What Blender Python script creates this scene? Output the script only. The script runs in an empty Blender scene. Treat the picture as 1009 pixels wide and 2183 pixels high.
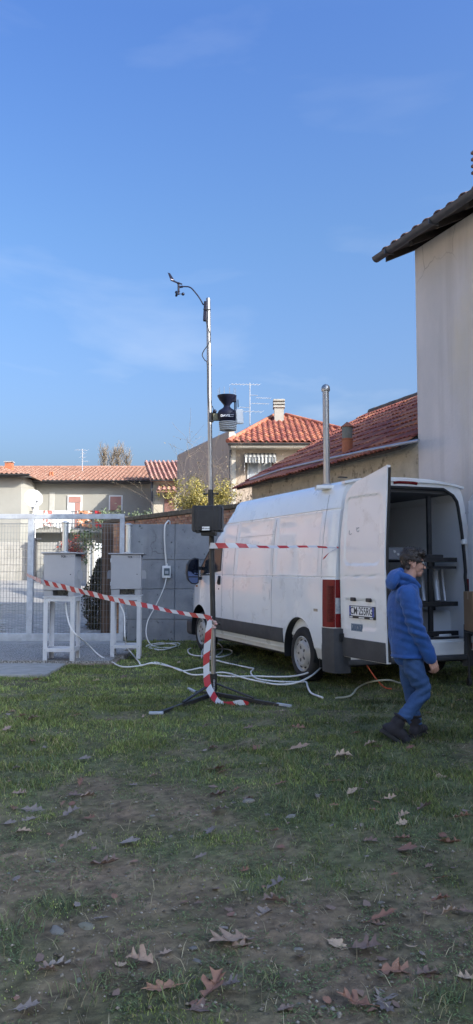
import bpy, bmesh, math, random
import numpy as np
from mathutils import Vector, Matrix, noise as mnoise
R = math.radians
random.seed(7); RNG = np.random.default_rng(7)
SC = bpy.context.scene
COL = SC.collection

# ---------------------------------------------------------------- camera
F, PW, PH = 1649.0, 1009, 2183          # focal length and frame in photo pixels
PITCH, CAMZ = R(4.2), 1.5
cd = bpy.data.cameras.new('camera'); cam = bpy.data.objects.new('camera', cd); COL.objects.link(cam)
cd.sensor_fit = 'VERTICAL'; cd.sensor_height = 24; cd.lens = F / PH * 24
cd.clip_start = 0.05; cd.clip_end = 3000
cam.location = (0, 0, CAMZ); cam.rotation_euler = (R(90) + PITCH, 0, 0)
SC.camera = cam

# ---------------------------------------------------------------- sky, sun, exposure
SUN_EL, SUN_AZ = R(26.5), R(125)           # azimuth clockwise from +Y: from behind right
SKY_STRENGTH, SUN_STRENGTH, EXPOSURE = 0.15, 2.75, 1.52
W = bpy.data.worlds.new('World'); SC.world = W; W.use_nodes = True
wn, wl = W.node_tree.nodes, W.node_tree.links
wn.clear()
w_out = wn.new('ShaderNodeOutputWorld'); w_bg = wn.new('ShaderNodeBackground')
w_sky = wn.new('ShaderNodeTexSky'); w_sky.sky_type = 'NISHITA'; w_sky.sun_disc = False
w_sky.sun_elevation = SUN_EL; w_sky.sun_rotation = SUN_AZ
w_sky.air_density = 1.0; w_sky.dust_density = 7.0; w_sky.ozone_density = 6.0
w_bg.inputs['Strength'].default_value = SKY_STRENGTH
# thin wispy clouds all round the sky
tc = wn.new('ShaderNodeTexCoord'); mp = wn.new('ShaderNodeMapping')
mp.inputs['Scale'].default_value = (1.6, 1.6, 5.2); mp.inputs['Location'].default_value = (18.7, 6.6, 25.3); mp.inputs['Rotation'].default_value = (0, R(-14), 0)
nz = wn.new('ShaderNodeTexNoise'); nz.inputs['Scale'].default_value = 2.3; nz.inputs['Detail'].default_value = 5
nz.inputs['Roughness'].default_value = 0.5; nz.inputs['Distortion'].default_value = 0.35
rp = wn.new('ShaderNodeValToRGB'); rp.color_ramp.elements[0].position = 0.56; rp.color_ramp.elements[1].position = 0.82
rp.color_ramp.elements[1].color = (0.24, 0.24, 0.24, 1)
mx = wn.new('ShaderNodeMix'); mx.data_type = 'RGBA'
mx.inputs['B'].default_value = (2.2, 2.4, 2.7, 1)
tint = wn.new('ShaderNodeMix'); tint.data_type = 'RGBA'; tint.blend_type = 'MULTIPLY'
tint.inputs['Factor'].default_value = 1.0
sz = wn.new('ShaderNodeSeparateXYZ'); er = wn.new('ShaderNodeValToRGB')          # slight blue grade by elevation, the same all round
wl.new(tc.outputs['Generated'], sz.inputs[0]); wl.new(sz.outputs['Z'], er.inputs[0]); wl.new(er.outputs[0], tint.inputs['B'])
el = er.color_ramp.elements; el[0].position = 0.0; el[0].color = (.77, .76, .76, 1); el[1].position = 0.80; el[1].color = (.80, .90, .97, 1)
for p_, c_ in ((.17, (.78, .76, .77)), (.40, (.64, .73, .78)), (.60, (.52, .655, .85))):
    e_ = el.new(p_); e_.color = (*c_, 1)
wl.new(tc.outputs['Generated'], mp.inputs['Vector']); wl.new(mp.outputs[0], nz.inputs['Vector'])
cf = wn.new('ShaderNodeMapRange'); cf.inputs[1].default_value = .20; cf.inputs[2].default_value = .42; cf.inputs[3].default_value = 1.35; cf.inputs[4].default_value = .45
cm_ = wn.new('ShaderNodeMath'); cm_.operation = 'MULTIPLY'
wl.new(nz.outputs[0], rp.inputs[0]); wl.new(rp.outputs[0], cm_.inputs[0]); wl.new(sz.outputs['Z'], cf.inputs[0]); wl.new(cf.outputs[0], cm_.inputs[1]); wl.new(cm_.outputs[0], mx.inputs['Factor'])
wl.new(w_sky.outputs[0], tint.inputs['A']); wl.new(tint.outputs['Result'], mx.inputs['A']); wl.new(mx.outputs['Result'], w_bg.inputs['Color'])
wl.new(w_bg.outputs[0], w_out.inputs['Surface'])
sd = bpy.data.lights.new('sun', 'SUN'); sun = bpy.data.objects.new('sun', sd); COL.objects.link(sun)
sd.energy = SUN_STRENGTH; sd.angle = R(0.53); sd.color = (1.0, 0.93, 0.82)
TO_SUN = Vector((math.sin(SUN_AZ) * math.cos(SUN_EL), math.cos(SUN_AZ) * math.cos(SUN_EL), math.sin(SUN_EL)))
sun.rotation_euler = TO_SUN.to_track_quat('Z', 'Y').to_euler(); sun.location = TO_SUN * 60
vs = SC.view_settings
vs.view_transform = 'Standard'; vs.look = 'None'; vs.exposure = EXPOSURE; vs.gamma = 1.0; vs.use_curve_mapping = False

# ---------------------------------------------------------------- geometry helpers
CAM = Vector((0, 0, CAMZ)); UPV = Vector((0, -math.sin(PITCH), math.cos(PITCH))); FWD = Vector((0, math.cos(PITCH), math.sin(PITCH)))
def ray(px, py): return FWD * F + Vector((1, 0, 0)) * (px - PW / 2) + UPV * (PH / 2 - py)
def G(px, py, z=0.0):
    d = ray(px, py); return CAM + d * ((z - CAMZ) / d.z)
def AY(px, py, Y):
    d = ray(px, py); return CAM + d * (Y / d.y)
THV = R(22.3)                            # heading of the van, the house wall and the shed
VA = Vector((-math.sin(THV), math.cos(THV), 0)); VR = Vector((math.cos(THV), math.sin(THV), 0)); VO = Vector((1.165, 9.62, 0))
def L(v, u, z=0.0): return VO + VR * v + VA * u + Vector((0, 0, z))
ML = Matrix.Translation(VO) @ Matrix.Rotation(THV, 4, 'Z')

FRAME = {}
def put(name, data, parent=None, mats=None):
    o = bpy.data.objects.new(name, data); COL.objects.link(o)
    if parent is not None: o.parent = parent
    for m in (mats or []): data.materials.append(m)
    return o
def tag(o, label=None, cat=None, group=None, kind=None):
    if label: o['label'] = label
    if cat: o['category'] = cat
    if group: o['group'] = group
    if kind: o['kind'] = kind
    return o
def thing(name, label, cat, loc=(0, 0, 0), rz=0.0, group=None):
    o = bpy.data.objects.new(name, None); COL.objects.link(o); o.empty_display_size = 0.1
    o.location = loc; o.rotation_euler = (0, 0, rz)
    FRAME[o.name] = Matrix.Translation(Vector(loc)) @ Matrix.Rotation(rz, 4, 'Z')
    return tag(o, label, cat, group)
def copy_tree(o, loc=None, rz=None, label=None, parent=None):
    c = o.copy(); COL.objects.link(c)
    if parent is not None: c.parent = parent
    for ch in list(o.children): copy_tree(ch, parent=c)
    if loc is not None: c.location = loc
    if rz is not None: c.rotation_euler = (0, 0, rz)
    if label: c['label'] = label
    return c

class B:
    """collects geometry for ONE mesh; world=True means given in world space"""
    def __init__(s): s.v = []; s.f = []; s.mi = []; s.cur = 0; s.uv = {}
    def add(s, vs, fs, M=None):
        n = len(s.v)
        s.v += [(M @ Vector(p)) if M is not None else Vector(p) for p in vs]
        s.f += [tuple(i + n for i in f) for f in fs]; s.mi += [s.cur] * len(fs); return n
    def box(s, a, b, M=None):
        x0, y0, z0 = a; x1, y1, z1 = b
        s.add([(x0, y0, z0), (x1, y0, z0), (x1, y1, z0), (x0, y1, z0), (x0, y0, z1), (x1, y0, z1), (x1, y1, z1), (x0, y1, z1)],
              [(0, 3, 2, 1), (4, 5, 6, 7), (0, 1, 5, 4), (1, 2, 6, 5), (2, 3, 7, 6), (3, 0, 4, 7)], M)
        return s
    def cbox(s, c, size, M=None):
        c = Vector(c); h = Vector(size) / 2
        return s.box(c - h, c + h, M)
    def tube(s, pts, r, n=8, cap=True, flat=1.0, M=None):
        pts = [Vector(p) for p in pts]; k = len(pts)
        rr = r if isinstance(r, (list, tuple)) else [r] * k
        t0 = (pts[1] - pts[0]).normalized()
        up = Vector((0, 0, 1)) if abs(t0.z) < 0.9 else Vector((1, 0, 0))
        nrm = (up - t0 * up.dot(t0)).normalized(); vs_ = []; prev = t0
        for i, p in enumerate(pts):
            t = ((pts[min(i + 1, k - 1)] - pts[max(i - 1, 0)])).normalized()
            if t.length < 1e-6: t = prev
            nrm = (nrm - t * nrm.dot(t)).normalized(); bn = t.cross(nrm); prev = t
            for j in range(n):
                a = 2 * math.pi * j / n
                vs_.append(p + nrm * math.cos(a) * rr[i] + bn * math.sin(a) * rr[i] * flat)
        fs = [(i * n + j, i * n + (j + 1) % n, (i + 1) * n + (j + 1) % n, (i + 1) * n + j) for i in range(k - 1) for j in range(n)]
        if cap: fs += [tuple(range(n))[::-1], tuple((k - 1) * n + j for j in range(n))]
        s.add(vs_, fs, M); return s
    def cyl(s, p0, p1, r0, r1=None, n=14, M=None): return s.tube([p0, p1], [r0, r0 if r1 is None else r1], n, M=M)
    def lathe(s, prof, org=(0, 0, 0), n=24, M=None):
        o = Vector(org); k = len(prof)
        vs_ = [o + Vector((r * math.cos(2 * math.pi * j / n), r * math.sin(2 * math.pi * j / n), z)) for r, z in prof for j in range(n)]
        fs = [(i * n + j, i * n + (j + 1) % n, (i + 1) * n + (j + 1) % n, (i + 1) * n + j) for i in range(k - 1) for j in range(n)]
        fs += [tuple(range(n))[::-1], tuple((k - 1) * n + j for j in range(n))]
        s.add(vs_, fs, M); return s
    def prism(s, poly, z0, z1, M=None):
        k = len(poly)
        s.add([(x, y, z0) for x, y in poly] + [(x, y, z1) for x, y in poly],
              [tuple(range(k))[::-1], tuple(range(k, 2 * k))] + [(i, (i + 1) % k, k + (i + 1) % k, k + i) for i in range(k)], M); return s
    def ball(s, c, r, n=12, m=8, M=None):
        r = (r, r, r) if not isinstance(r, (tuple, list)) else r
        c = Vector(c); vs_ = [c + Vector((0, 0, -r[2]))]
        for i in range(1, m):
            ph = -math.pi / 2 + math.pi * i / m
            for j in range(n):
                a = 2 * math.pi * j / n
                vs_.append(c + Vector((r[0] * math.cos(ph) * math.cos(a), r[1] * math.cos(ph) * math.sin(a), r[2] * math.sin(ph))))
        vs_.append(c + Vector((0, 0, r[2]))); fs = []
        for j in range(n):
            fs.append((0, 1 + (j + 1) % n, 1 + j)); e = 1 + (m - 2) * n
            fs.append((e + j, e + (j + 1) % n, len(vs_) - 1))
            for i in range(m - 2): fs.append((1 + i * n + j, 1 + i * n + (j + 1) % n, 1 + (i + 1) * n + (j + 1) % n, 1 + (i + 1) * n + j))
        s.add(vs_, fs, M); return s
    def grid(s, fn, nu, nv, M=None, flip=False):
        vs_ = [fn(i / nu, j / nv) for i in range(nu + 1) for j in range(nv + 1)]; w = nv + 1
        fs = [(i * w + j, (i + 1) * w + j, (i + 1) * w + j + 1, i * w + j + 1) for i in range(nu) for j in range(nv)]
        if flip: fs = [f[::-1] for f in fs]
        s.add(vs_, fs, M); return s
    def sheet(s, fn, nu, nv, th, M=None):
        """closed slab: surface fn(a,b) and a copy moved by vector th"""
        t = Vector(th); top = [Vector(fn(i / nu, j / nv)) for i in range(nu + 1) for j in range(nv + 1)]; w = nv + 1; N = len(top)
        fs = [(i * w + j, (i + 1) * w + j, (i + 1) * w + j + 1, i * w + j + 1) for i in range(nu) for j in range(nv)]
        fs += [tuple(N + q for q in f[::-1]) for f in fs]
        per = [i * w for i in range(nu + 1)] + [nu * w + j for j in range(1, w)] + [i * w + nv for i in range(nu - 1, -1, -1)] + [j for j in range(nv - 1, 0, -1)]
        for a, b in zip(per, per[1:] + per[:1]): fs.append((b, a, N + a, N + b))
        s.add(top + [p + t for p in top], fs, M); return s
    def mesh(s, name, smooth=None, M=None):
        me = bpy.data.meshes.new(name)
        me.from_pydata([(M @ p) if M is not None else p for p in s.v], [], s.f)
        if any(s.mi): me.polygons.foreach_set('material_index', s.mi)
        if smooth is not None:
            me.polygons.foreach_set('use_smooth', [True] * len(s.f))
            if smooth < 180: me.set_sharp_from_angle(angle=R(smooth))
        me.update(); return me
    def build(s, name, mat, parent=None, smooth=None, world=True, bevel=0.0, seg=2):
        M = None
        if world and parent is not None and parent.name in FRAME: M = FRAME[parent.name].inverted()
        o = put(name, s.mesh(name, smooth, M), parent, mat if isinstance(mat, (list, tuple)) else [mat])
        if parent is not None and parent.name in FRAME: FRAME[o.name] = FRAME[parent.name]
        if bevel:
            m = o.modifiers.new('bevel', 'BEVEL'); m.width = bevel; m.segments = seg; m.limit_method = 'ANGLE'; m.angle_limit = R(40)
        return o
def apply_mods(o):
    dg = bpy.context.evaluated_depsgraph_get(); me = bpy.data.meshes.new_from_object(o.evaluated_get(dg))
    o.modifiers.clear(); o.data = me; return o
def dup(o, parent=None, loc=None):
    c = o.copy(); COL.objects.link(c)
    if parent is not None: c.parent = parent
    if loc is not None: c.location = loc
    return c
def spline(pts, n=8):
    P = [Vector(p) for p in pts]; out = []
    for i in range(len(P) - 1):
        p0, p1, p2, p3 = P[max(i - 1, 0)], P[i], P[i + 1], P[min(i + 2, len(P) - 1)]
        for k in range(n):
            t = k / n
            out.append(0.5 * ((2 * p1) + (p2 - p0) * t + (2 * p0 - 5 * p1 + 4 * p2 - p3) * t * t + (3 * p1 - p0 - 3 * p2 + p3) * t ** 3))
    out.append(P[-1]); return out
def lerp(a, b, t): return a + (b - a) * t
def interp(x, xs, ys): return float(np.interp(x, xs, ys))
def text(name, body, h, M, mat, parent, depth=0.0006, sx=1.0, shear=0.0, align='CENTER', spacing=1.0, bold=0.0):
    cu = bpy.data.curves.new(name, 'FONT'); cu.body = body; cu.size = h / 0.7; cu.align_x = align; cu.align_y = 'CENTER'
    cu.extrude = depth; cu.shear = shear; cu.space_character = spacing; cu.offset = bold
    t = bpy.data.objects.new(name, cu); COL.objects.link(t)
    me = bpy.data.meshes.new_from_object(t.evaluated_get(bpy.context.evaluated_depsgraph_get()))
    bpy.data.objects.remove(t); bpy.data.curves.remove(cu)
    me.transform(Matrix.Scale(sx, 4, (1, 0, 0))); me.transform(M)
    if parent is not None and parent.name in FRAME: me.transform(FRAME[parent.name].inverted())
    me.materials.clear()
    return put(name, me, parent, [mat])
def axes(o, x, y, z=None):
    x = Vector(x).normalized(); y = Vector(y).normalized(); z = x.cross(y) if z is None else Vector(z)
    m = Matrix.Identity(4)
    for i in range(3): m[i][0], m[i][1], m[i][2], m[i][3] = x[i], y[i], z[i], o[i]
    return m

# ---------------------------------------------------------------- materials
def mat(name, c1, c2=None, rough=0.6, metal=0.0, scale=4.0, detail=5.0, mixlo=0.35, mixhi=0.65, bump=0.0, bscale=60.0, bdist=0.01,
        spots=None, spscale=2.0, splo=0.55, sphi=0.7, rnd=0.0, coat=0.0, spec=0.5, stretch=None, attr=None, rvar=0.0, sheen=0.0, trans=0.0, coords='Object', streak=None):
    m = bpy.data.materials.new(name); m.use_nodes = True; n, l = m.node_tree.nodes, m.node_tree.links
    bs = n['Principled BSDF']; co = n.new('ShaderNodeTexCoord').outputs[coords]
    if stretch:
        mpn = n.new('ShaderNodeMapping'); mpn.inputs['Scale'].default_value = stretch; l.new(co, mpn.inputs[0]); co = mpn.outputs[0]
    def noise_(sc, de=5.0, ro=0.6):
        q = n.new('ShaderNodeTexNoise'); q.inputs['Scale'].default_value = sc; q.inputs['Detail'].default_value = de; q.inputs['Roughness'].default_value = ro
        l.new(co, q.inputs['Vector']); return q.outputs[0]
    def rng_(o, a, b, lo=0.0, hi=1.0):
        q = n.new('ShaderNodeMapRange'); q.inputs[1].default_value = a; q.inputs[2].default_value = b; q.inputs[3].default_value = lo; q.inputs[4].default_value = hi
        l.new(o, q.inputs[0]); return q.outputs[0]
    def mix_(f, a, b, mode='MIX'):
        q = n.new('ShaderNodeMix'); q.data_type = 'RGBA'; q.blend_type = mode
        for sck, val in (('Factor', f), ('A', a), ('B', b)):
            if isinstance(val, (int, float)): q.inputs[sck].default_value = val
            elif isinstance(val, tuple): q.inputs[sck].default_value = (*val[:3], 1)
            else: l.new(val, q.inputs[sck])
        return q.outputs['Result']
    c = c1
    if c2: c = mix_(rng_(noise_(scale, detail), mixlo, mixhi), c1, c2)
    if spots: c = mix_(rng_(noise_(spscale, 7.0, 0.65), splo, sphi), c if not isinstance(c, tuple) else c, spots)
    if streak:                                             # weather streaks running down and hairline cracks
        sm_ = n.new('ShaderNodeMapping'); sm_.inputs['Scale'].default_value = (2.6, 2.6, .16); l.new(n.new('ShaderNodeTexCoord').outputs['Object'], sm_.inputs[0])
        q = n.new('ShaderNodeTexNoise'); q.inputs['Scale'].default_value = 1.6; q.inputs['Detail'].default_value = 6; l.new(sm_.outputs[0], q.inputs['Vector'])
        c = mix_(rng_(q.outputs[0], .5, .75, 0, .55), c, streak)
        vo = n.new('ShaderNodeTexVoronoi'); vo.feature = 'DISTANCE_TO_EDGE'; vo.inputs['Scale'].default_value = .55
        wq = n.new('ShaderNodeMix'); wq.data_type = 'RGBA'; wq.blend_type = 'ADD'; wq.inputs['Factor'].default_value = .35; wn_ = n.new('ShaderNodeTexNoise'); wn_.inputs['Scale'].default_value = 2.5; wn_.inputs['Detail'].default_value = 6
        l.new(co, wn_.inputs['Vector']); l.new(co, wq.inputs['A']); l.new(wn_.outputs['Color'], wq.inputs['B']); l.new(wq.outputs['Result'], vo.inputs['Vector'])
        cm = n.new('ShaderNodeMath'); cm.operation = 'MULTIPLY'; l.new(rng_(vo.outputs[0], 0, .006, 1, 0), cm.inputs[0]); l.new(rng_(noise_(.5, 2), .52, .6), cm.inputs[1])
        c = mix_(cm.outputs[0], c, tuple(k * .55 for k in streak))
    if attr:
        a = n.new('ShaderNodeAttribute'); a.attribute_name = attr; c = mix_(1.0, c, a.outputs['Color'], 'MULTIPLY')
    if rnd:
        oi = n.new('ShaderNodeObjectInfo'); v = rng_(oi.outputs['Random'], 0, 1, 1 - rnd, 1 + rnd)
        h = n.new('ShaderNodeHueSaturation'); l.new(v, h.inputs['Value'])
        hm = n.new('ShaderNodeMath'); hm.operation = 'MULTIPLY_ADD'; l.new(oi.outputs['Random'], hm.inputs[0]); hm.inputs[1].default_value = 0.02 * rnd * 4; hm.inputs[2].default_value = 0.5 - 0.01 * rnd * 4
        l.new(hm.outputs[0], h.inputs['Hue'])
        if isinstance(c, tuple): h.inputs['Color'].default_value = (*c, 1)
        else: l.new(c, h.inputs['Color'])
        c = h.outputs[0]
    if isinstance(c, tuple): bs.inputs['Base Color'].default_value = (*c, 1)
    else: l.new(c, bs.inputs['Base Color'])
    bs.inputs['Metallic'].default_value = metal; bs.inputs['Roughness'].default_value = rough
    bs.inputs['Specular IOR Level'].default_value = spec; bs.inputs['Coat Weight'].default_value = coat; bs.inputs['Coat Roughness'].default_value = 0.06
    if sheen: bs.inputs['Sheen Weight'].default_value = sheen
    if rvar: l.new(rng_(noise_(scale * 2.3, 6), 0.3, 0.7, rough - rvar, rough + rvar), bs.inputs['Roughness'])
    if bump:
        b = n.new('ShaderNodeBump'); b.inputs['Strength'].default_value = bump; b.inputs['Distance'].default_value = bdist
        l.new(noise_(bscale, 6.0, 0.65), b.inputs['Height']); l.new(b.outputs[0], bs.inputs['Normal'])
    if trans:
        tr = n.new('ShaderNodeBsdfTranslucent'); ms = n.new('ShaderNodeMixShader'); ms.inputs[0].default_value = trans
        if isinstance(c, tuple): tr.inputs[0].default_value = (*c, 1)
        else: l.new(c, tr.inputs[0])
        l.new(bs.outputs[0], ms.inputs[1]); l.new(tr.outputs[0], ms.inputs[2]); l.new(ms.outputs[0], n['Material Output'].inputs['Surface'])
    return m
def stripes(name, c1, c2, period, axis, rough=0.5, shear=(None, 0.0), trans=0.0):
    """flat printed stripes along a UV axis"""
    m = bpy.data.materials.new(name); m.use_nodes = True; n, l = m.node_tree.nodes, m.node_tree.links
    bs = n['Principled BSDF']; tcn = n.new('ShaderNodeTexCoord'); sp = n.new('ShaderNodeSeparateXYZ'); l.new(tcn.outputs['UV'], sp.inputs[0])
    a = n.new('ShaderNodeMath'); a.operation = 'MULTIPLY_ADD'; l.new(sp.outputs[1 - axis], a.inputs[0]); a.inputs[1].default_value = shear[1]; l.new(sp.outputs[axis], a.inputs[2])
    d = n.new('ShaderNodeMath'); d.operation = 'DIVIDE'; l.new(a.outputs[0], d.inputs[0]); d.inputs[1].default_value = period
    fr = n.new('ShaderNodeMath'); fr.operation = 'FRACT'; l.new(d.outputs[0], fr.inputs[0])
    gt = n.new('ShaderNodeMath'); gt.operation = 'GREATER_THAN'; l.new(fr.outputs[0], gt.inputs[0]); gt.inputs[1].default_value = 0.5
    q = n.new('ShaderNodeMix'); q.data_type = 'RGBA'; q.inputs['A'].default_value = (*c1, 1); q.inputs['B'].default_value = (*c2, 1)
    l.new(gt.outputs[0], q.inputs['Factor']); l.new(q.outputs['Result'], bs.inputs['Base Color']); bs.inputs['Roughness'].default_value = rough
    if trans:
        tr = n.new('ShaderNodeBsdfTranslucent'); ms_ = n.new('ShaderNodeMixShader'); ms_.inputs[0].default_value = trans; l.new(q.outputs['Result'], tr.inputs[0]); l.new(bs.outputs[0], ms_.inputs[1]); l.new(tr.outputs[0], ms_.inputs[2]); l.new(ms_.outputs[0], n['Material Output'].inputs['Surface'])
    return m
# ---------------------------------------------------------------- shared materials
mConc = mat('cast_concrete', (0.30, 0.31, 0.32), (0.20, 0.21, 0.23), 0.85, scale=2.2, spots=(0.06, 0.064, 0.068), spscale=9.0, splo=0.60, sphi=0.68, streak=(.17, .175, .185), bump=0.6, bscale=45, bdist=0.012)
mGalv = mat('galvanised_steel', (0.50, 0.53, 0.57), (0.38, 0.40, 0.44), 0.55, 0.25, scale=8, bump=0.05, bscale=80)
mSteel = mat('brushed_stainless', (0.42, 0.405, 0.39), (0.33, 0.315, 0.30), 0.42, 1.0, scale=20, stretch=(1, 1, 0.1))
mBlackP = mat('black_plastic', (0.018, 0.018, 0.02), (0.03, 0.03, 0.033), 0.45, scale=8)
mBlackM = mat('black_metal', (0.02, 0.02, 0.022), (0.035, 0.034, 0.033), 0.5, 0.2, scale=14)
mRub = mat('rubber', (0.012, 0.012, 0.013), (0.025, 0.024, 0.023), 0.8, scale=6)
mBrick = mat('old_brick', (0.36, 0.17, 0.10), (0.46, 0.28, 0.18), 0.9, scale=6, spots=(0.40, 0.34, 0.27), spscale=7, splo=0.56, sphi=0.7, bump=0.6, bscale=30, bdist=0.01, rnd=0.28)
mMortar = mat('weathered_mortar', (0.30, 0.25, 0.20), (0.20, 0.15, 0.11), 0.95, scale=5, bump=0.6, bscale=30)
mCope = mat('mossy_coping', (0.10, 0.085, 0.06), (0.17, 0.14, 0.10), 0.95, scale=5, spots=(0.05, 0.06, 0.03), spscale=6, bump=0.6, bscale=25, bdist=0.02)
mTan = mat('taupe_render', (0.45, 0.36, 0.28), (0.40, 0.32, 0.25), 0.9, scale=1.2, streak=(.33, .27, .22), bump=0.15, bscale=60)
mTanL = mat('pale_pilaster', (0.58, 0.53, 0.45), (0.52, 0.47, 0.40), 0.9, scale=2)
mCream = mat('cream_render', (0.34, 0.332, 0.295), (0.295, 0.287, 0.255), 0.9, scale=0.7, spots=(0.33, 0.315, 0.275), spscale=0.45, splo=0.5, sphi=0.7, bump=0.2, bscale=50)
mWhiteW = mat('pale_house_plaster', (0.66, 0.60, 0.555), (0.54, 0.50, 0.465), 0.9, scale=0.9, stretch=(1, 1, .55), spots=(0.62, 0.53, 0.37), spscale=0.4, splo=0.52, sphi=0.75, bump=0.35, bscale=22, bdist=0.015, streak=(0.40, 0.36, 0.32))
mRough = mat('rough_cast_render', (0.62, 0.54, 0.40), (0.48, 0.41, 0.30), 0.95, scale=3, spots=(0.24, 0.20, 0.15), spscale=4, splo=0.55, sphi=0.65, bump=1.0, bscale=18, bdist=0.05)
mTileR = mat('red_clay_tile', (0.36, 0.115, 0.068), (0.28, 0.09, 0.055), 0.8, scale=3, spots=(.20, .12, .085), spscale=5, splo=.58, sphi=.72, rnd=0.28, bump=0.2, bscale=60)
mTileD = mat('dark_clay_tile', (0.36, 0.11, 0.062), (0.25, 0.08, 0.05), 0.8, scale=2.5, spots=(0.15, 0.10, 0.07), spscale=3.5, splo=0.54, sphi=0.70, rnd=0.34, bump=0.25, bscale=50)
mTileF = mat('old_clay_tile', (0.34, 0.175, 0.12), (0.27, 0.135, 0.09), 0.85, scale=1.6, spots=(0.36, 0.25, 0.19), spscale=3, splo=0.5, sphi=0.7)
mTileP = mat('pale_clay_tile', (0.42, 0.22, 0.17), (0.30, 0.15, 0.12), 0.85, scale=2, rnd=0.2)
mTileG = mat('dull_house_tile', (0.20, 0.12, 0.10), (0.14, 0.09, 0.08), 0.85, scale=3, rnd=0.2)
mGutter = mat('painted_gutter', (0.085, 0.085, 0.09), (0.06, 0.06, 0.065), 0.5, 0.3, scale=5)
mWood = mat('dark_rafter_wood', (0.035, 0.027, 0.022), (0.055, 0.042, 0.034), 0.8, scale=10, stretch=(1, 6, 1))
mWhiteP = mat('white_paint', (0.74, 0.74, 0.73), (0.66, 0.66, 0.65), 0.5, scale=6)
mPink = mat('salmon_shutter', (0.42, 0.22, 0.18), (0.36, 0.185, 0.155), 0.7, scale=3)
mGlass = mat('window_glass', (0.025, 0.03, 0.036), None, 0.10, 0.0, spec=0.08)
mCurt = mat('net_curtain', (0.62, 0.64, 0.66), (0.42, 0.44, 0.47), 0.8, scale=8, stretch=(6, 1, 0.3))
mTerra = mat('terracotta', (0.44, 0.15, 0.07), (0.34, 0.12, 0.06), 0.8, scale=6)
mFenceC = mat('precast_concrete', (0.40, 0.385, 0.345), (0.32, 0.31, 0.275), 0.9, scale=2, bump=0.3, bscale=30)
mAgg = mat('exposed_aggregate', (0.40, 0.385, 0.36), (0.13, 0.12, 0.11), 0.9, scale=38, detail=3, mixlo=0.42, mixhi=0.58, bump=0.8, bscale=45, bdist=0.02, rnd=0.08)
mSlab = mat('smooth_concrete_slab', (0.33, 0.32, 0.30), (0.25, 0.245, 0.23), 0.9, scale=5, spots=(0.17, 0.165, 0.15), spscale=3, bump=0.3, bscale=50)
mPaver = mat('grey_pavers', (0.36, 0.345, 0.32), (0.26, 0.25, 0.23), 0.9, scale=8, rnd=0.16, bump=0.3, bscale=60)

# ---------------------------------------------------------------- ground
_T = RNG.random((256, 256))
def vn(x, y, s=0):
    x = np.asarray(x, float) + 37.1 * s; y = np.asarray(y, float) + 91.7 * s
    xi = np.floor(x).astype(int); yi = np.floor(y).astype(int); fx = x - xi; fy = y - yi
    fx = fx * fx * (3 - 2 * fx); fy = fy * fy * (3 - 2 * fy)
    a = _T[xi % 256, yi % 256]; b = _T[(xi + 1) % 256, yi % 256]; c = _T[xi % 256, (yi + 1) % 256]; d = _T[(xi + 1) % 256, (yi + 1) % 256]
    return (a * (1 - fx) + b * fx) * (1 - fy) + (c * (1 - fx) + d * fx) * fy - 0.5
def gz(x, y):
    """height of the lawn"""
    return 0.012 + 0.030 * vn(np.multiply(x, .6), np.multiply(y, .6), 1) + 0.022 * vn(np.multiply(x, 2.1), np.multiply(y, 2.1), 2) + 0.010 * vn(np.multiply(x, 7.), np.multiply(y, 7.), 3)
def gzf(x, y): return float(gz(x, y))
def PX(x, y, z=0.0):
    dz = np.asarray(z) - CAMZ; dep = y * FWD.y + dz * FWD.z
    return PW / 2 + F * x / dep, PH / 2 - F * (y * UPV.y + dz * UPV.z) / dep
GREEN = [(30, 1680, 120, 110, .55), (690, 1690, 130, 90, .45), (880, 1680, 170, 120, .5), (930, 1800, 140, 70, .35), (130, 1945, 55, 35, .75), (30, 2020, 75, 80, .65),
         (420, 1820, 110, 60, .14), (560, 1880, 70, 40, .2), (210, 1715, 130, 100, -.3), (420, 1720, 120, 90, -.18), (300, 2040, 200, 90, -.05), (640, 2060, 200, 120, -.1), (900, 2060, 160, 80, -.12), (860, 1900, 150, 50, -.1), (380, 2110, 60, 40, .2), (940, 2140, 50, 40, .2), (250, 1480, 300, 60, .2)]
def green(x, y):
    px, py = PX(x, y)
    g = np.interp(py, [1400, 1560, 1640, 1760, 1850, 2200], [1.0, .84, .56, .34, .30, .30])
    for cx, cy, rx, ry, val in GREEN: g = g + val * np.exp(-((px - cx) / rx) ** 2 - ((py - cy) / ry) ** 2)
    return np.clip(g + 0.75 * vn(x * 1.7, y * 1.7, 5) + 0.65 * vn(x * 5, y * 5, 6), 0, 1)
TERR = [(-300, -.06), (17.2, -.06), (17.3, -.03), (37.0, 0.96), (60, 0.99), (900, 1.0)]
def tz(y): return interp(y, [a for a, b in TERR], [b for a, b in TERR])
mTerr = mat('earth', (0.30, 0.285, 0.25), (0.24, 0.235, 0.19), 0.95, scale=0.3)
b = B()
vs_ = [(x, y, z) for y, z in TERR for x in (-900, -30, 30, 900)]
b.add(vs_, [(i * 4 + j, i * 4 + j + 1, i * 4 + j + 5, i * 4 + j + 4) for i in range(len(TERR) - 1) for j in range(3)])
tag(b.build('terrain', mTerr), kind='structure')

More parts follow.
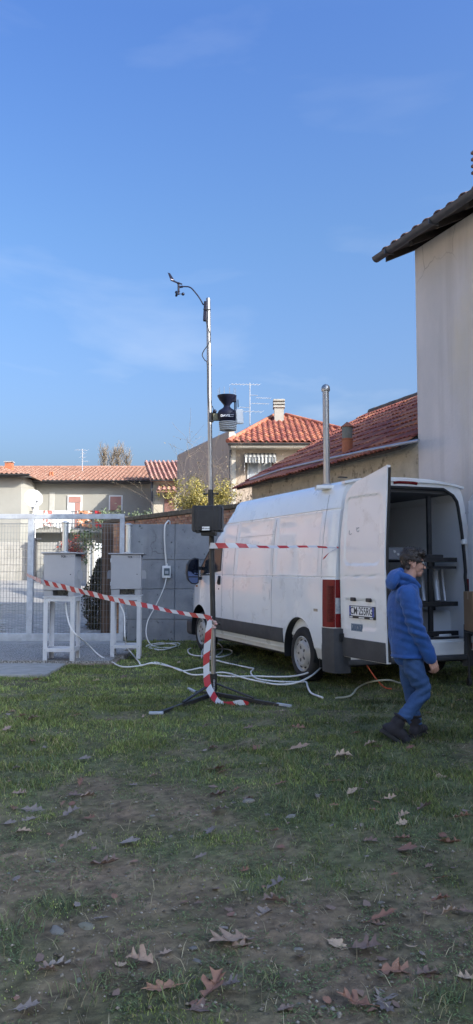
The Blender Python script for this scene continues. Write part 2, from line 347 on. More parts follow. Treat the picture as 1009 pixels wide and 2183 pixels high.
def np_mesh(name, verts, faces, nper, mats, cols=None, smooth=False):
    """fast mesh from numpy: faces flat index array with nper corners each (list of (array, n) allowed)"""
    me = bpy.data.meshes.new(name); me.vertices.add(len(verts)); me.vertices.foreach_set('co', np.asarray(verts, np.float32).ravel())
    fl = faces if isinstance(faces, list) else [(faces, nper)]
    idx = np.concatenate([np.asarray(f).ravel() for f, _ in fl]).astype(np.int32); tot = np.concatenate([np.full(np.asarray(f).size // k, k) for f, k in fl]).astype(np.int32)
    me.loops.add(len(idx)); me.loops.foreach_set('vertex_index', idx)
    me.polygons.add(len(tot)); st = np.zeros(len(tot), np.int32); st[1:] = np.cumsum(tot)[:-1]
    me.polygons.foreach_set('loop_start', st); me.polygons.foreach_set('loop_total', tot)
    if smooth: me.polygons.foreach_set('use_smooth', np.ones(len(tot), bool))
    me.update(calc_edges=True); me.validate()
    if cols is not None:
        at = me.color_attributes.new('tint', 'FLOAT_COLOR', 'POINT'); c4 = np.ones((len(verts), 4), np.float32); c4[:, :3] = cols; at.data.foreach_set('color', c4.ravel())
    for m in mats: me.materials.append(m)
    return me
# lawn sheet: fine relief, bare soil and moss colours from the patchiness of the turf
ys = np.concatenate([[-6, -2, 0.5, 1.5], 1.9 * np.exp(np.arange(0, 330) * 0.0066)]); ys = np.append(ys[ys < 17.2], 17.2)
xs = np.concatenate([[-9, -7.5], np.linspace(-6, 6, 430), [7.5, 9]])
X, Y = np.meshgrid(xs, ys); Z = gz(X, Y)
clod = np.clip(vn(X * 16, Y * 16, 8) + vn(X * 34, Y * 34, 9) * .8, 0, 1) * 0.022 + 0.010 * vn(X * 60, Y * 60, 10)
gr = green(X, np.maximum(Y, 1.6)); Z = Z + clod * np.clip(1.2 - gr, 0.2, 1)
soil = np.array([0.245, 0.180, 0.118]); moss = np.array([0.125, 0.135, 0.062])
t = np.clip(gr * 1.15 + 0.35 * vn(X * 9, Y * 9, 11), 0, 1)[..., None]
sv = (1 + 0.5 * vn(X * 3, Y * 3, 12) + 0.6 * vn(X * 24, Y * 24, 13) + .7 * vn(X * 55, Y * 55, 14))[..., None]
C = (soil * (1 - t) + moss * t) * sv
nx, ny = len(xs), len(ys); I = np.arange(nx * ny).reshape(ny, nx)
q = np.stack([I[:-1, :-1], I[:-1, 1:], I[1:, 1:], I[1:, :-1]], -1)
mSoil = mat('damp_soil', (1, 1, 1), (0.70, 0.70, 0.72), 0.95, scale=30, detail=8, attr='tint', bump=0.9, bscale=110, bdist=0.012, spec=0.25)
tag(put('ground', np_mesh('ground', np.stack([X, Y, Z], -1).reshape(-1, 3), q, 4, [mSoil], np.clip(C, 0, 1).reshape(-1, 3), True)), kind='structure')

# paved strip in front of the gate
pv = B().box((-9, 12.15, -.05), (-1.9, 14.95, 0.035)).build('pavement', mMortar); tag(pv, kind='structure'); FRAME['pavement'] = Matrix.Identity(4)
sm = B().box((0, 0, 0), (0.985, 0.685, 0.075)).mesh('paving_slab'); sm.materials.append(mAgg)
for j in range(4):
    for i in range(7):
        o = put('paving_slab', sm, pv); o.location = (-8.95 + i * 1.0 + (0.12 if j % 2 else 0), 12.16 + j * 0.697, 0.0 + random.uniform(-.006, .004)); o.rotation_euler = (random.uniform(-.003, .003), random.uniform(-.003, .003), random.uniform(-.002, .002))
gr_ = B().box((-9, 15.0, -.05), (-2.2, 15.62, 0.06)).build('gate_kerb', mSlab, bevel=.012); tag(gr_, kind='structure')
for k, (x0, x1) in enumerate(((-6.6, -4.6), (-4.58, -2.62))):
    tag(B().box((x0, 10.75, -.05), (x1, 12.02, 0.055)).build('concrete_slab', mSlab, bevel=.015),
        ('smooth grey concrete slab on the grass, the one reaching out of the frame', 'smooth grey concrete slab on the grass in front of the aggregate paving')[k], 'slab', 'concrete slabs by the paving')
# pavers of the yard behind the gate
yard = B().add([(-30, 17.32, -.02), (-2.0, 17.32, -.02), (-4.8, 37, .97), (-30, 37, .97)], [(0, 1, 2, 3)])
bb = B(); bb.add([(-40, 17.32, -.02), (-1.2, 17.32, -.02), (-4.6, 36.9, .965), (-40, 36.9, .965)], [(0, 1, 2, 3)])
mYard = mat('yard_paving', (0.33, 0.32, 0.295), (0.26, 0.25, 0.235), 0.9, scale=3, bump=0.3, bscale=40)
yd = tag(bb.build('courtyard', mYard), kind='structure'); FRAME['courtyard'] = Matrix.Identity(4)
pm = B().box((0, 0, 0), (0.212, 0.212, 0.035)).mesh('paver'); pm.materials.append(mPaver)
cnt = 0; rest = B(); sl = math.atan(0.05)
for j in range(34):
    for i in range(32):
        y = 17.4 + j * 0.222; x = -1.9 - i * 0.222 - (y - 17.4) * 0.17 + (0.11 if j % 2 else 0)
        px_, py_ = PX(x, y, 0.05 * (y - 17.3)); vis = -10 < px_ < 262
        z = 0.05 * (y - 17.3) - .012 + random.uniform(-.004, .004)
        if vis and cnt < 290:
            o = put('paver', pm, yd); o.location = (x, y, z); o.rotation_euler = (sl, random.uniform(-.012, .012), random.uniform(-.02, .02)); cnt += 1
        elif vis: rest.box((x, y, z), (x + .212, y + .212, z + .045))
o = rest.build('pavers', mPaver, yd); o['kind'] = 'stuff'

# ---------------------------------------------------------------- concrete boundary wall
wx0 = AY(272, 1200, 16.2).x
cw = thing('concrete_wall', 'grey cast concrete wall behind the van with pitted face and horizontal joints', 'wall', (wx0, 16.2, 0))
zs = [0.0, .45, 1.08, 1.69, 2.44]; cols_ = [wx0, AY(373, 1200, 16.2).x, 0.35, 1.9]
B().box((wx0 + .01, 16.225, -.2), (1.9, 16.39, 2.43)).build('core', mConc, cw)
for r in range(4):
    for c in range(3):
        e = 0.006; d = random.uniform(-.006, .006); sft = (0, .0, .0, 0)[r]
        B().box((cols_[c] + e, 16.2 + d, zs[r] - (.2 if r == 0 else 0) + e), (cols_[c + 1] - e, 16.23, zs[r + 1] - e)).build('concrete_panel', mConc, cw, bevel=.006)
# electric socket box with conduit on the wall
bc = AY(355, 1219, 16.1)
eb = thing('socket_box', 'white outdoor electrical box with dark breaker window on the concrete wall', 'electrical box', (bc.x, 16.15, bc.z))
B().cbox((bc.x, 16.14, bc.z), (.175, .10, .25)).build('housing', mWhiteP, eb, bevel=.01)
B().cbox((bc.x + .01, 16.088, bc.z), (.12, .015, .15)).build('window', mat('breaker_grey', (0.10, 0.13, 0.15), None, 0.25), eb, bevel=.006)
B().cbox((bc.x + .01, 16.08, bc.z - .01), (.07, .02, .06)).build('breaker', mat('breaker_white', (0.35, 0.37, 0.40)), eb, bevel=.004)
B().cyl((bc.x, 16.15, bc.z + .12), (bc.x, 16.15, bc.z + .17), .025).build('gland', mWhiteP, eb)
mCable = mat('white_cable', (0.78, 0.76, 0.72), (0.66, 0.64, 0.60), 0.6, scale=3)
c0 = [AY(355, 1205, 16.13), AY(352, 1170, 16.13), AY(351, 1130, 16.13), AY(354, 1116, 16.15), AY(362, 1112, 16.3), (AY(364, 1114, 16.5).x, 16.6, 2.2)]
tag(B().tube(spline(c0), .016, 6).build('supply_cable', mCable), 'white cable looping over the concrete wall top down to the electrical box', 'cable')
c1 = [AY(355, 1231, 16.1), AY(349, 1255, 16.05), AY(333, 1290, 15.95), AY(316, 1322, 15.85), AY(312, 1352, 15.7), G(322, 1374, .03), G(345, 1381, .03), G(378, 1378, .03), G(380, 1371, .03), G(340, 1374, .04), G(318, 1380, .03), G(350, 1385, .04), G(376, 1375, .04), G(340, 1371, .03), G(312, 1378, .03), G(338, 1386, .03)]
tag(B().tube(spline(c1), .011, 6).build('coiled_cable', mCable), 'white cable dropping from the electrical box to a loose coil by the wall', 'cable')

# ---------------------------------------------------------------- brick wall behind it
B0 = L(3.15, 10.15); B1 = Vector((-4.73, 27.6, 0)); bd = (B1 - B0); blen = bd.length; bd.normalize(); bn_ = Vector((bd.y * -1, bd.x, 0))
if bn_.y > 0: bn_ = -bn_
bw = thing('brick_wall', 'crumbling old brick boundary wall with mossy coping above the concrete wall', 'wall', B0)
MB_ = axes(B0, bd, -bn_, (0, 0, 1))       # x along the wall, y into it
B().box((0, .03, -.3), (blen, .30, 3.10), MB_).build('core', mMortar, bw)
bk = [B().box((0, 0, 0), (.245 * k, .1, .062)).mesh('brick') for k in (1, .93, 1.03)]
for m_ in bk: m_.materials.append(mBrick)
inv = FRAME[bw.name].inverted()
for r in range(8):
    z = 3.10 - (r + 1) * .0765; n = 0; x = -.13 if r % 2 else 0
    while x < blen - .2:
        if random.random() > .06:
            o = put('brick', random.choice(bk), bw); Mx = inv @ MB_ @ Matrix.Translation((max(x, 0), random.uniform(-.012, .016), z + random.uniform(-.004, .004))) @ Matrix.Rotation(random.uniform(-.02, .02), 4, 'Z')
            o.matrix_local = Mx
        x += .26
i = 0; x = 0
while x < blen - .1:
    w = random.uniform(.4, .8); B().box((x, -.06, 3.10 + random.uniform(0, .02)), (min(x + w, blen) - .01, .36, 3.24 + random.uniform(-.03, .03)), MB_).build('coping_stone', mCope, bw, bevel=.02); x += w
# brick pier and dark post just behind the gate
p0, p1 = AY(241, 1200, 17.0).x, AY(257, 1200, 17.0).x
bp = thing('brick_pier', 'narrow red brick pier behind the gate beside the dark shrub', 'pillar', (p0, 17, 0))
B().box((p0 + .01, 17.01, -.2), (p1 - .01, 17.24, 2.5)).build('core', mMortar, bp)
for r in range(32):
    z = .02 + r * .0775; h = (p1 - p0) / 2
    for k in ((0, 1) if r % 2 else (0,)):
        x0 = p0 + (k * h if r % 2 else 0) + random.uniform(-.004, .004); o = B().box((x0, 17 + random.uniform(-.008, .006), z), (x0 + (h - .008 if r % 2 else 2 * h), 17.25, z + .066)).build('brick', mBrick, bp)
a0, a1 = AY(218, 1200, 17.4).x, AY(241.5, 1200, 17.4).x
ob = thing('board_door', 'dark brown weathered timber boards beside the brick pier behind the gate', 'door', (a0, 17.4, 0))
mBoard = mat('brown_boards', (0.10, 0.065, 0.045), (0.16, 0.105, 0.075), 0.85, scale=5, stretch=(4, 4, .4), rnd=.2)
for k in range(3):
    w = (a1 - a0) / 3; B().box((a0 + k * w + .004, 17.4 + .004 * k, 0), (a0 + (k + 1) * w - .004, 17.44, 2.56 - .015 * k)).build('board', mBoard, ob)
B().box((a0 - .02, 17.45, -.1), (a1 + .02, 17.5, 2.4)).build('backing', mWood, ob)

# ---------------------------------------------------------------- steel mesh gate
YG = 15.85
def gx(px): return AY(px, 1200, YG).x
def gzz(py): return AY(200, py, YG).z
gt = thing('mesh_gate', 'galvanised sliding gate of square tube filled with wire mesh', 'gate', (gx(160), YG, 0))
zt0, zt1, zb0, zb1 = gzz(1106.5), gzz(1096), gzz(1368), gzz(1350)
xl, xr = -6.9, gx(265)
B().box((xl, YG - .04, zt0), (xr, YG + .04, zt1)).build('top_rail', mGalv, gt, bevel=.006)
B().box((xl, YG - .04, zb0), (xr, YG + .04, zb1)).build('bottom_rail', mGalv, gt, bevel=.006)
for a, c in ((gx(255.5), xr), (gx(59.5), gx(72)), (xl, xl + .12)):
    B().box((a, YG - .039, zb1), (c, YG + .039, zt0)).build('upright', mGalv, gt, bevel=.006)
wm = B(); x = xl + .1
while x < xr - .1:
    wm.box((x, YG - .006, zb1 - .01), (x + .004, YG + .006, zt0 - .10)); x += .062
z = zb1 + .06
while z < zt0 - .1:
    wm.box((xl + .1, YG + .006, z), (xr - .09, YG + .010, z + .004)); z += .132
wm.box((xl + .1, YG - .01, zt0 - .105), (xr - .09, YG + .01, zt0 - .09))
o = wm.build('wire_mesh', mat('mesh_wire', (0.22, 0.23, 0.24), None, 0.5, 0.5), gt); o['kind'] = 'stuff'
for px_ in (20, 150, 240):
    B().cyl((gx(px_), YG - .03, .095), (gx(px_), YG + .03, .095), .05).build('wheel', mBlackM, gt)
tag(B().box((-9, YG - .02, -.02), (-2.35, YG + .02, .048)).build('gate_rail', mat('rusty_rail', (0.14, 0.10, 0.08), (0.09, 0.08, 0.07), .7, .5)), 'thin steel ground rail under the sliding gate', 'rail')

# ---------------------------------------------------------------- roof tiles
PROF = {'double': [(0, 0), (.12, .8), (.25, 1), (.38, .8), (.5, 0), (.62, .8), (.75, 1), (.88, .8), (1, 0)],
        'barrel': [(0, 0), (.1, .6), (.28, 1), (.42, 1), (.6, .6), (.7, 0), (1, 0)]}
def tile_mesh(kind, tw, tl, h, lift=.028, th=.018):
    b = B(); pf = PROF[kind]; k = len(pf)
    top0 = [(x * tw, 0, z * h + lift) for x, z in pf]; top1 = [(x * tw, tl * 1.06, z * h) for x, z in pf]; low = [(x * tw, 0.002, z * h + lift - th) for x, z in pf]; lowb = [(x * tw, tl * .6, z * h - th * .4) for x, z in pf]
    b.add(top0 + top1 + low + lowb, [(i, i + 1, k + i + 1, k + i) for i in range(k - 1)] + [(2 * k + i, 2 * k + i + 1, i + 1, i) for i in range(k - 1)] + [(3 * k + i, 3 * k + i + 1, 2 * k + i + 1, 2 * k + i) for i in range(k - 1)])
    return b
def roof_tiles(parent, O, wv, sv, nc, nr, tw, tl, kind, h, m_, clip=None, stuff=False, jit=.006):
    wv = Vector(wv).normalized(); sv = Vector(sv).normalized(); nv = wv.cross(sv)
    if nv.z < 0: nv = -nv
    MT = axes(O, wv, sv, nv); tb = tile_mesh(kind, tw, tl, h); me = None; acc = B(); inv = FRAME[parent.name].inverted()
    if not stuff: me = tb.mesh('roof_tile'); me.materials.append(m_)
    for r in range(nr):
        for c in range(nc):
            P = MT @ Vector(((c + .5) * tw, (r + .5) * tl, 0))
            if clip and not clip(P): continue
            Mx = MT @ Matrix.Translation((c * tw + random.uniform(-jit, jit), r * tl + random.uniform(-jit, jit) * 2, random.uniform(0, jit))) @ Matrix.Rotation(random.uniform(-jit, jit) * 2, 4, 'Z')
            if stuff: acc.add(tb.v, tb.f, Mx)
            else:
                o = put('roof_tile', me, parent); o.matrix_local = inv @ Mx
    if stuff:
        o = acc.build('roof_tiles', m_, parent); o['kind'] = 'stuff'
def quadplate(b, pts, th):
    pts = [Vector(p) for p in pts]; n = (pts[1] - pts[0]).cross(pts[2] - pts[0]).normalized()
    if n.z < 0: n = -n
    k = len(pts); b.add(pts + [p - n * th for p in pts], [tuple(range(k)), tuple(range(k, 2 * k))[::-1]] + [((i + 1) % k, i, k + i, k + (i + 1) % k) for i in range(k)]); return b
def plane_hit(px, py, p, n):
    d = ray(px, py); p = Vector(p); n = Vector(n); return CAM + d * ((p - CAM).dot(n) / d.dot(n))

# ---------------------------------------------------------------- tall house on the right
hs = thing('tall_house', 'tall pale plastered house with dark eaves on the right beside the van', 'house', L(6, -2, 0), THV)
V0, U1 = 3.30, 2.74
HE = (plane_hit(1009, 440, L(V0 - .58, 0), VR).z + plane_hit(812, 549, L(V0 - .58, 0), VR).z) / 2 + .03   # gutter height
wt = HE + .10
b = B(); P = [(V0, U1), (V0, -26), (12, -26), (12, U1)]
RS = .50                                   # roof slope
b.add([L(v, u, -.2) for v, u in P] + [L(V0, U1, wt + .1), L(V0, -26, wt + .1), L(12, -26, wt + .1), L(12, U1, wt + .1), L(7.65, U1, wt + .1 + 4.35 * RS), L(7.65, -26, wt + .1 + 4.35 * RS)],
      [(0, 1, 5, 4), (1, 2, 6, 9, 5), (2, 3, 7, 6), (3, 0, 4, 8, 7)])
b.build('wall', mWhiteW, hs)
ev = V0 - .55; ez = HE + .02; RU = U1 + .22
def roofz(v): return ez + .10 + (min(v, 15.3 - v) - ev) * RS
sl_ = B(); quadplate(sl_, [L(ev, RU, roofz(ev)), L(7.65, RU, roofz(7.65)), L(7.65, -26.5, roofz(7.65)), L(ev, -26.5, roofz(ev))], .06); quadplate(sl_, [L(12.55, RU, roofz(12.55)), L(7.65, RU, roofz(7.65)), L(7.65, -26.5, roofz(7.65)), L(12.55, -26.5, roofz(12.55))], .06)
sl_.build('roof', mWood, hs)
for k in range(18):
    u = U1 + .10 - k * .72
    b = B(); b.add([L(v_, u_, roofz(v_) - dz) for v_ in (ev + .06, 4.4) for u_ in (u, u + .09) for dz in (.065, .175)], [(0, 1, 3, 2), (4, 6, 7, 5), (0, 4, 5, 1), (2, 3, 7, 6), (1, 5, 7, 3), (0, 2, 6, 4)])
    b.build('rafter', mWood, hs)
b = B()
def half_gutter(b, p0, p1, out, r, n=7, t=.006):
    p0 = Vector(p0); p1 = Vector(p1); out = Vector(out)
    for p in ((p0, p1),):
        ring = [out * (-math.cos(math.pi * j / n) * r) + Vector((0, 0, -math.sin(math.pi * j / n) * r)) for j in range(n + 1)]
        ring2 = [q * (1 - t / r * 1.5) for q in ring][::-1]; R_ = ring + ring2; k = len(R_)
        b.add([p0 + q for q in R_] + [p1 + q for q in R_], [(i, (i + 1) % k, k + (i + 1) % k, k + i) for i in range(k)] + [tuple(range(n + 1))[::-1], tuple(k + i for i in range(n + 1))])
half_gutter(b, L(ev - .09, RU + .05, HE + .06), L(ev - .09, -26.5, HE + .06), VR, .085)
b.build('gutter', mGutter, hs, smooth=50)
for k in range(8): B().box((-.092, -.012, -.095), (.092, .012, -.004), axes(L(ev - .09, U1 - .15 - k * 1.25, HE + .06), VR, VA)).build('gutter_bracket', mGutter, hs)
nv_ = math.sqrt(1 + RS * RS)
roof_tiles(hs, L(ev - .06, RU - 45 * .30, roofz(ev - .06) + .005), VA, VR + Vector((0, 0, RS)), 45, 4, .30, .40, 'barrel', .042, mTileG)
b = B(); quadplate(b, [L(ev + 1.4, RU, roofz(ev + 1.4) + .03), L(7.65, RU, roofz(7.65) + .05), L(7.65, -26.5, roofz(7.65) + .05), L(ev + 1.4, -26.5, roofz(ev + 1.4) + .03)], .03); b.build('upper_roof', mTileG, hs)
# layered chimney on the roof
cp_ = plane_hit(1003, 340, L(V0 + 1.35, 0), VR); cz = cp_.z; cu_ = (cp_ - VO).dot(VA) - .30
mCh = mat('chimney_render', (0.20, 0.13, 0.11), (0.27, 0.18, 0.15), .9, scale=6)
MC = axes(L(V0 + 1.35, cu_, 0), VR, VA)
ch = B().box((.05, -.25, cz - 1.6), (.55, .25, cz - .35), MC).build('chimney', mCh, hs)
for k in range(4): B().box((.0, -.30, cz - .30 + k * .13), (.60, .30, cz - .30 + k * .13 + .055), MC).build('cap_slab', mTileG, ch, bevel=.015)
B().box((.12, -.18, cz - .36), (.48, .18, cz + .18), MC).build('flue', mCh, ch)

# ---------------------------------------------------------------- low shed with the dark tiled roof
sh = thing('low_shed', 'low outbuilding with dark red tiled roof and rough cast wall behind the van', 'outbuilding', L(6, 6, 0), THV)
UF = 10.1; SE = V0 - .40
sz0 = (plane_hit(895, 948, L(SE, 0), VR).z + plane_hit(538, 1030, L(SE, 0), VR).z) / 2
rdg = plane_hit(792, 880, L(0, UF), VA); SRV = (rdg - VO).dot(VR); SSL = (rdg.z - sz0) / (SRV - SE)
def shz(v): return sz0 + (min(v, 2 * SRV - v) - SE) * SSL
b = B(); wz = shz(V0) - .05; VB = 2 * SRV - V0
b.add([L(V0, UF - .05, -.2), L(V0, U1 + .004, -.2), L(VB, U1 + .004, -.2), L(VB, UF - .05, -.2), L(V0, UF - .05, wz), L(V0, U1 + .004, wz), L(VB, U1 + .004, wz), L(VB, UF - .05, wz), L(SRV, UF - .05, shz(SRV) - .05), L(SRV, U1 + .004, shz(SRV) - .05)],
      [(0, 1, 5, 4), (1, 2, 6, 9, 5), (2, 3, 7, 6), (3, 0, 4, 8, 7)])
b.build('wall', mRough, sh)
b = B(); UE = U1 + .01
quadplate(b, [L(SE + .03, UF + .12, shz(SE + .03)), L(SRV, UF + .12, shz(SRV)), L(SRV, UE, shz(SRV)), L(SE + .03, UE, shz(SE + .03))], .05)
quadplate(b, [L(2 * SRV - SE, UF + .12, shz(SE)), L(SRV, UF + .12, shz(SRV)), L(SRV, UE, shz(SRV)), L(2 * SRV - SE, UE, shz(SE))], .05)
b.build('roof', mWood, sh)
slen = (SRV - SE) * math.sqrt(1 + SSL ** 2); nr_ = 11; nc_ = 26
roof_tiles(sh, L(SE - .06, UE, shz(SE - .06) + .012), VA, VR + Vector((0, 0, SSL)), nc_, nr_, (UF + .12 - UE) / nc_, (slen + .02) / nr_, 'double', .038, mTileD, jit=.013)
rm = B(); rm.tube([(0, 0, 0), (0, .36, .012)], [.115, .10], 10, M=None); rme = rm.mesh('ridge_tile', smooth=60); rme.materials.append(mat('mossy_ridge', (0.16, 0.10, 0.075), (0.10, 0.09, 0.07), .9, scale=8, rnd=.2))
for k in range(22):
    o = put('ridge_tile', rme, sh); o.matrix_local = FRAME[sh.name].inverted() @ axes(L(SRV, UE + k * .335, shz(SRV) + .01), -VR * -1, VA) @ Matrix.Rotation(random.uniform(-.02, .02), 4, 'X')
nsh = Vector((0, 0, 1)) - VR * SSL; nsh.normalize(); psh = L(SE, 0, sz0)
gp = [plane_hit(px_, py_, psh + nsh * .08, nsh) for px_, py_ in ((534, 1023), (600, 1001), (700, 978), (800, 957), (893, 939))]
tag(B().tube(gp, .028, 8).build('roof_pipe', mat('zinc_pipe', (0.42, 0.43, 0.46), (0.33, 0.34, 0.36), .45, .6), smooth=60), 'thin grey metal pipe lying along the dark red shed roof', 'pipe')
vb = plane_hit(741, 962, psh + nsh * .05, nsh); s_ = vb.y / F
vt = thing('roof_vent', 'terracotta vent pipe with grey collar and pointed cap on the shed roof', 'vent', vb)
B().lathe([(11.5 * s_, -.2), (12 * s_, 24 * s_), (13 * s_, 24.5 * s_), (13 * s_, 27 * s_)], vb, 18).build('base', mTerra, vt, smooth=40)
B().lathe([(10.5 * s_, 26 * s_), (11.5 * s_, 40 * s_), (11.5 * s_, 52 * s_)], vb, 18).build('collar', mat('lichened_pipe', (0.17, 0.18, 0.15), (0.25, 0.24, 0.20), .9, scale=9), vt, smooth=40)
B().lathe([(14 * s_, 52 * s_), (14 * s_, 53 * s_), (2 * s_, 63 * s_), (.5 * s_, 64 * s_)], vb, 18).build('cap', mTerra, vt, smooth=30)
# bare bricks showing at the shed corner
for k in range(3): B().box((-.018, .02 + .0, 0), (.02, .26 - .09 * (k % 2), .065), axes(L(V0, U1 + .03, 2.42 + k * .08), VR, VA)).build('brick', mBrick, sh)

# ---------------------------------------------------------------- taupe house with the bright red roof
YT = 30.0
def tx(px, Y=YT): return AY(px, 1000, Y).x
te = AY(600, 945, YT - .5).z
th_ = thing('taupe_house', 'taupe house with bright red hipped roof and white square chimney', 'house', (1.5, 33, 0))
xa, xb_ = tx(489), 5.4
side = Vector((xa, YT, 0)); far_ = side - VR * 0 + VA * 6.6
pz0 = AY(487, 919, YT).z; pz1 = AY(375, 971, far_.y).z
b = B()
b.prism([(xa + .02, YT), (xb_, YT), (xb_, YT + 8), (far_.x + .02, YT + 8), (far_.x + .02, far_.y)], 0.2, te - .05)
b.build('wall', mTan, th_)
b = B(); wv_ = VR * .22
b.add([side + Vector((0, 0, .2)), far_ + Vector((0, 0, .2)), far_ + Vector((0, 0, pz1)), side + Vector((0, 0, pz0))] + [p + wv_ for p in (side + Vector((0, .02, .2)), far_ + Vector((0, 0, .2)), far_ + Vector((0, 0, pz1)), side + Vector((0, .02, pz0)))],
      [(0, 1, 2, 3), (4, 7, 6, 5), (0, 3, 7, 4), (3, 2, 6, 7), (2, 1, 5, 6), (1, 0, 4, 5)])
b.build('side_wall', mTan, th_)
b = B(); d_ = Vector((0, 0, 1)); b.tube([side + d_ * (pz0 + .03) + wv_ * .4, far_ + d_ * (pz1 + .03) + wv_ * .4], .05, 6); b.build('flashing', mGalv, th_)
B().box((tx(489) - .01, YT - .06, .2), (tx(503), YT - .002, pz0 - .1)).build('pilaster', mTanL, th_)
ex0, ex1 = tx(486, YT - .5), 5.9; ap = AY(588, 886, YT + 4.0); apx2 = AY(606, 888, YT + 4.0).x
B().box((ex0 + .12, YT - .55, te - .16), (ex1, YT + .1, te - .08)).build('soffit', mTanL, th_)
b = B(); half_gutter(b, (ex0, YT - .6, te), (ex1, YT - .6, te), (0, 1, 0), .08); b.box((ex0 + .1, YT - .52, te - .10), (ex1, YT - .49, te + .01)); b.build('gutter', mGutter, th_, smooth=50)
B().tube([(tx(492), YT - .12, te - .2), (tx(492), YT - .12, .3)], .045, 8).build('downpipe', mGutter, th_)
e0, e1, e2, e3 = Vector((ex0, YT - .55, te + .03)), Vector((ex1, YT - .55, te + .03)), Vector((ex1, YT + 8.5, te + .03)), Vector((ex0, YT + 8.5, te + .03)); A1 = Vector((ap.x, YT + 4, ap.z)); A2 = Vector((apx2, YT + 4, ap.z))
b = B(); quadplate(b, [e0, e1, A2, A1], .05); quadplate(b, [e1, e2, A2], .05); quadplate(b, [e2, e3, A1, A2], .05); quadplate(b, [e3, e0, A1], .05); b.build('roof', mTileR, th_)
sv_ = (Vector(((0), 4.55, ap.z - te - .03))).normalized()
def clipT(P):
    t = (P.y - e0.y) / 4.55
    return lerp(ex0, A1.x, t) - .03 < P.x < min(lerp(ex1, A2.x, t) + .03, tx(725) + .2 + 2)
roof_tiles(th_, e0 + Vector((0, -.02, .005)), (1, 0, 0), sv_, 27, 13, .232, .385, 'barrel', .055, mTileR, clip=clipT, jit=.010)
hm = B().tube([(0, 0, 0), (0, .36, .012)], [.10, .085], 8).mesh('hip_tile', smooth=60); hm.materials.append(mTileR)
for E, A in ((e0, A1), (e1, A2)):
    dd = (A - E); n = int(dd.length / .34); dd.normalize()
    for k in range(n):
        o = put('hip_tile', hm, th_); o.matrix_local = FRAME[th_.name].inverted() @ axes(E + dd * (k * .34) + Vector((0, 0, .05)), dd.cross(Vector((0, 0, 1))), dd)
cx0, cx1 = AY(584, 900, YT + 2.8).x, AY(607, 900, YT + 2.8).x; czt, czb = AY(595, 851, YT + 2.8).z, AY(595, 917, YT + 2.8).z
mChW = mat('chimney_white', (0.36, 0.345, 0.31), (0.29, 0.28, 0.25), .9, scale=4)
ch = B().box((cx0 + .03, YT + 2.8, czb - .6), (cx1 - .03, YT + 3.2, czt - .24)).build('chimney', mChW, th_)
for k in range(3): B().box((cx0 - .02, YT + 2.74, czt - .36 + k * .14), (cx1 + .02, YT + 3.26, czt - .36 + k * .14 + .075)).build('cap_slab', mChW, ch, bevel=.01)
B().box((cx0 + .06, YT + 2.84, czt - .25), (cx1 - .06, YT + 3.16, czt + .02)).build('flue', mChW, ch)
B().box((cx0 - .15, YT + 2.6, czb - .22), (cx1 + .15, YT + 3.4, czb - .03)).build('flashing', mChW, ch)
wx0_, wx1_, wz0, wz1 = tx(528), tx(579), AY(550, 1031, YT).z, AY(550, 985, YT).z
wf = B().box((wx0_, YT - .05, wz0), (wx1_, YT - .002, wz1)).build('window', mWhiteP, th_)
for k in range(2):
    w = (wx1_ - wx0_) / 2; B().box((wx0_ + k * w + .06, YT - .065, wz0 + .06), (wx0_ + (k + 1) * w - .06, YT - .051, wz1 - .06)).build('pane', mat('painted_reflection_pane', (0.36, 0.39, 0.42), (0.27, 0.29, 0.32), .3, scale=6), wf)  # pale pane colour stands in for the bright reflection in the glass
B().box((wx1_ + .0, YT - .04, wz0), (wx1_ + .12, YT - .003, wz1)).build('shutter', mat('brown_shutter', (0.15, 0.10, 0.075)), th_)
B().box((wx0_ - .1, YT - .12, wz0 - .08), (wx1_ + .15, YT - .003, wz0 - .01)).build('sill', mTanL, th_)
aw = thing('striped_awning', 'black and white striped awning over the taupe house window', 'awning', (tx(555), YT, wz1))
mAw = stripes('awning_stripes', (0.10, 0.105, 0.11), (0.40, 0.395, 0.37), .155, 0, .8)
def uvs(me, fn):
    uv = me.uv_layers.new(name='UVMap')
    for lp in me.loops: uv.data[lp.index].uv = fn(me.vertices[lp.vertex_index].co)
ax0, ax1, az0, az1 = tx(521), tx(588), AY(550, 987, YT - .5).z, AY(550, 974, YT - .5).z
b = B(); b.sheet(lambda a, c: Vector((lerp(ax0, ax1, a), YT - .5 - .02 * math.sin(a * 60), lerp(az0 + (.025 if int(a * 22) % 2 else 0), az1, c))), 44, 2, (0, .015, 0)); b.sheet(lambda a, c: Vector((lerp(ax0, ax1, a), lerp(YT - .51, YT - .02, c), lerp(az1, az1 + .22, c))), 4, 2, (0, 0, -.012))
o = b.build('valance', mAw, aw); uvs(o.data, lambda c: (c.x + 5, c.z))
for sx in (ax0, ax1 - .015):
    o = B().box((sx, YT - .48, AY(550, 1008 if sx == ax0 else 992, YT).z), (sx + .02, YT - .03, az1)).build('side_flap', mAw, aw); uvs(o.data, lambda c: (c.z + 5, c.x))
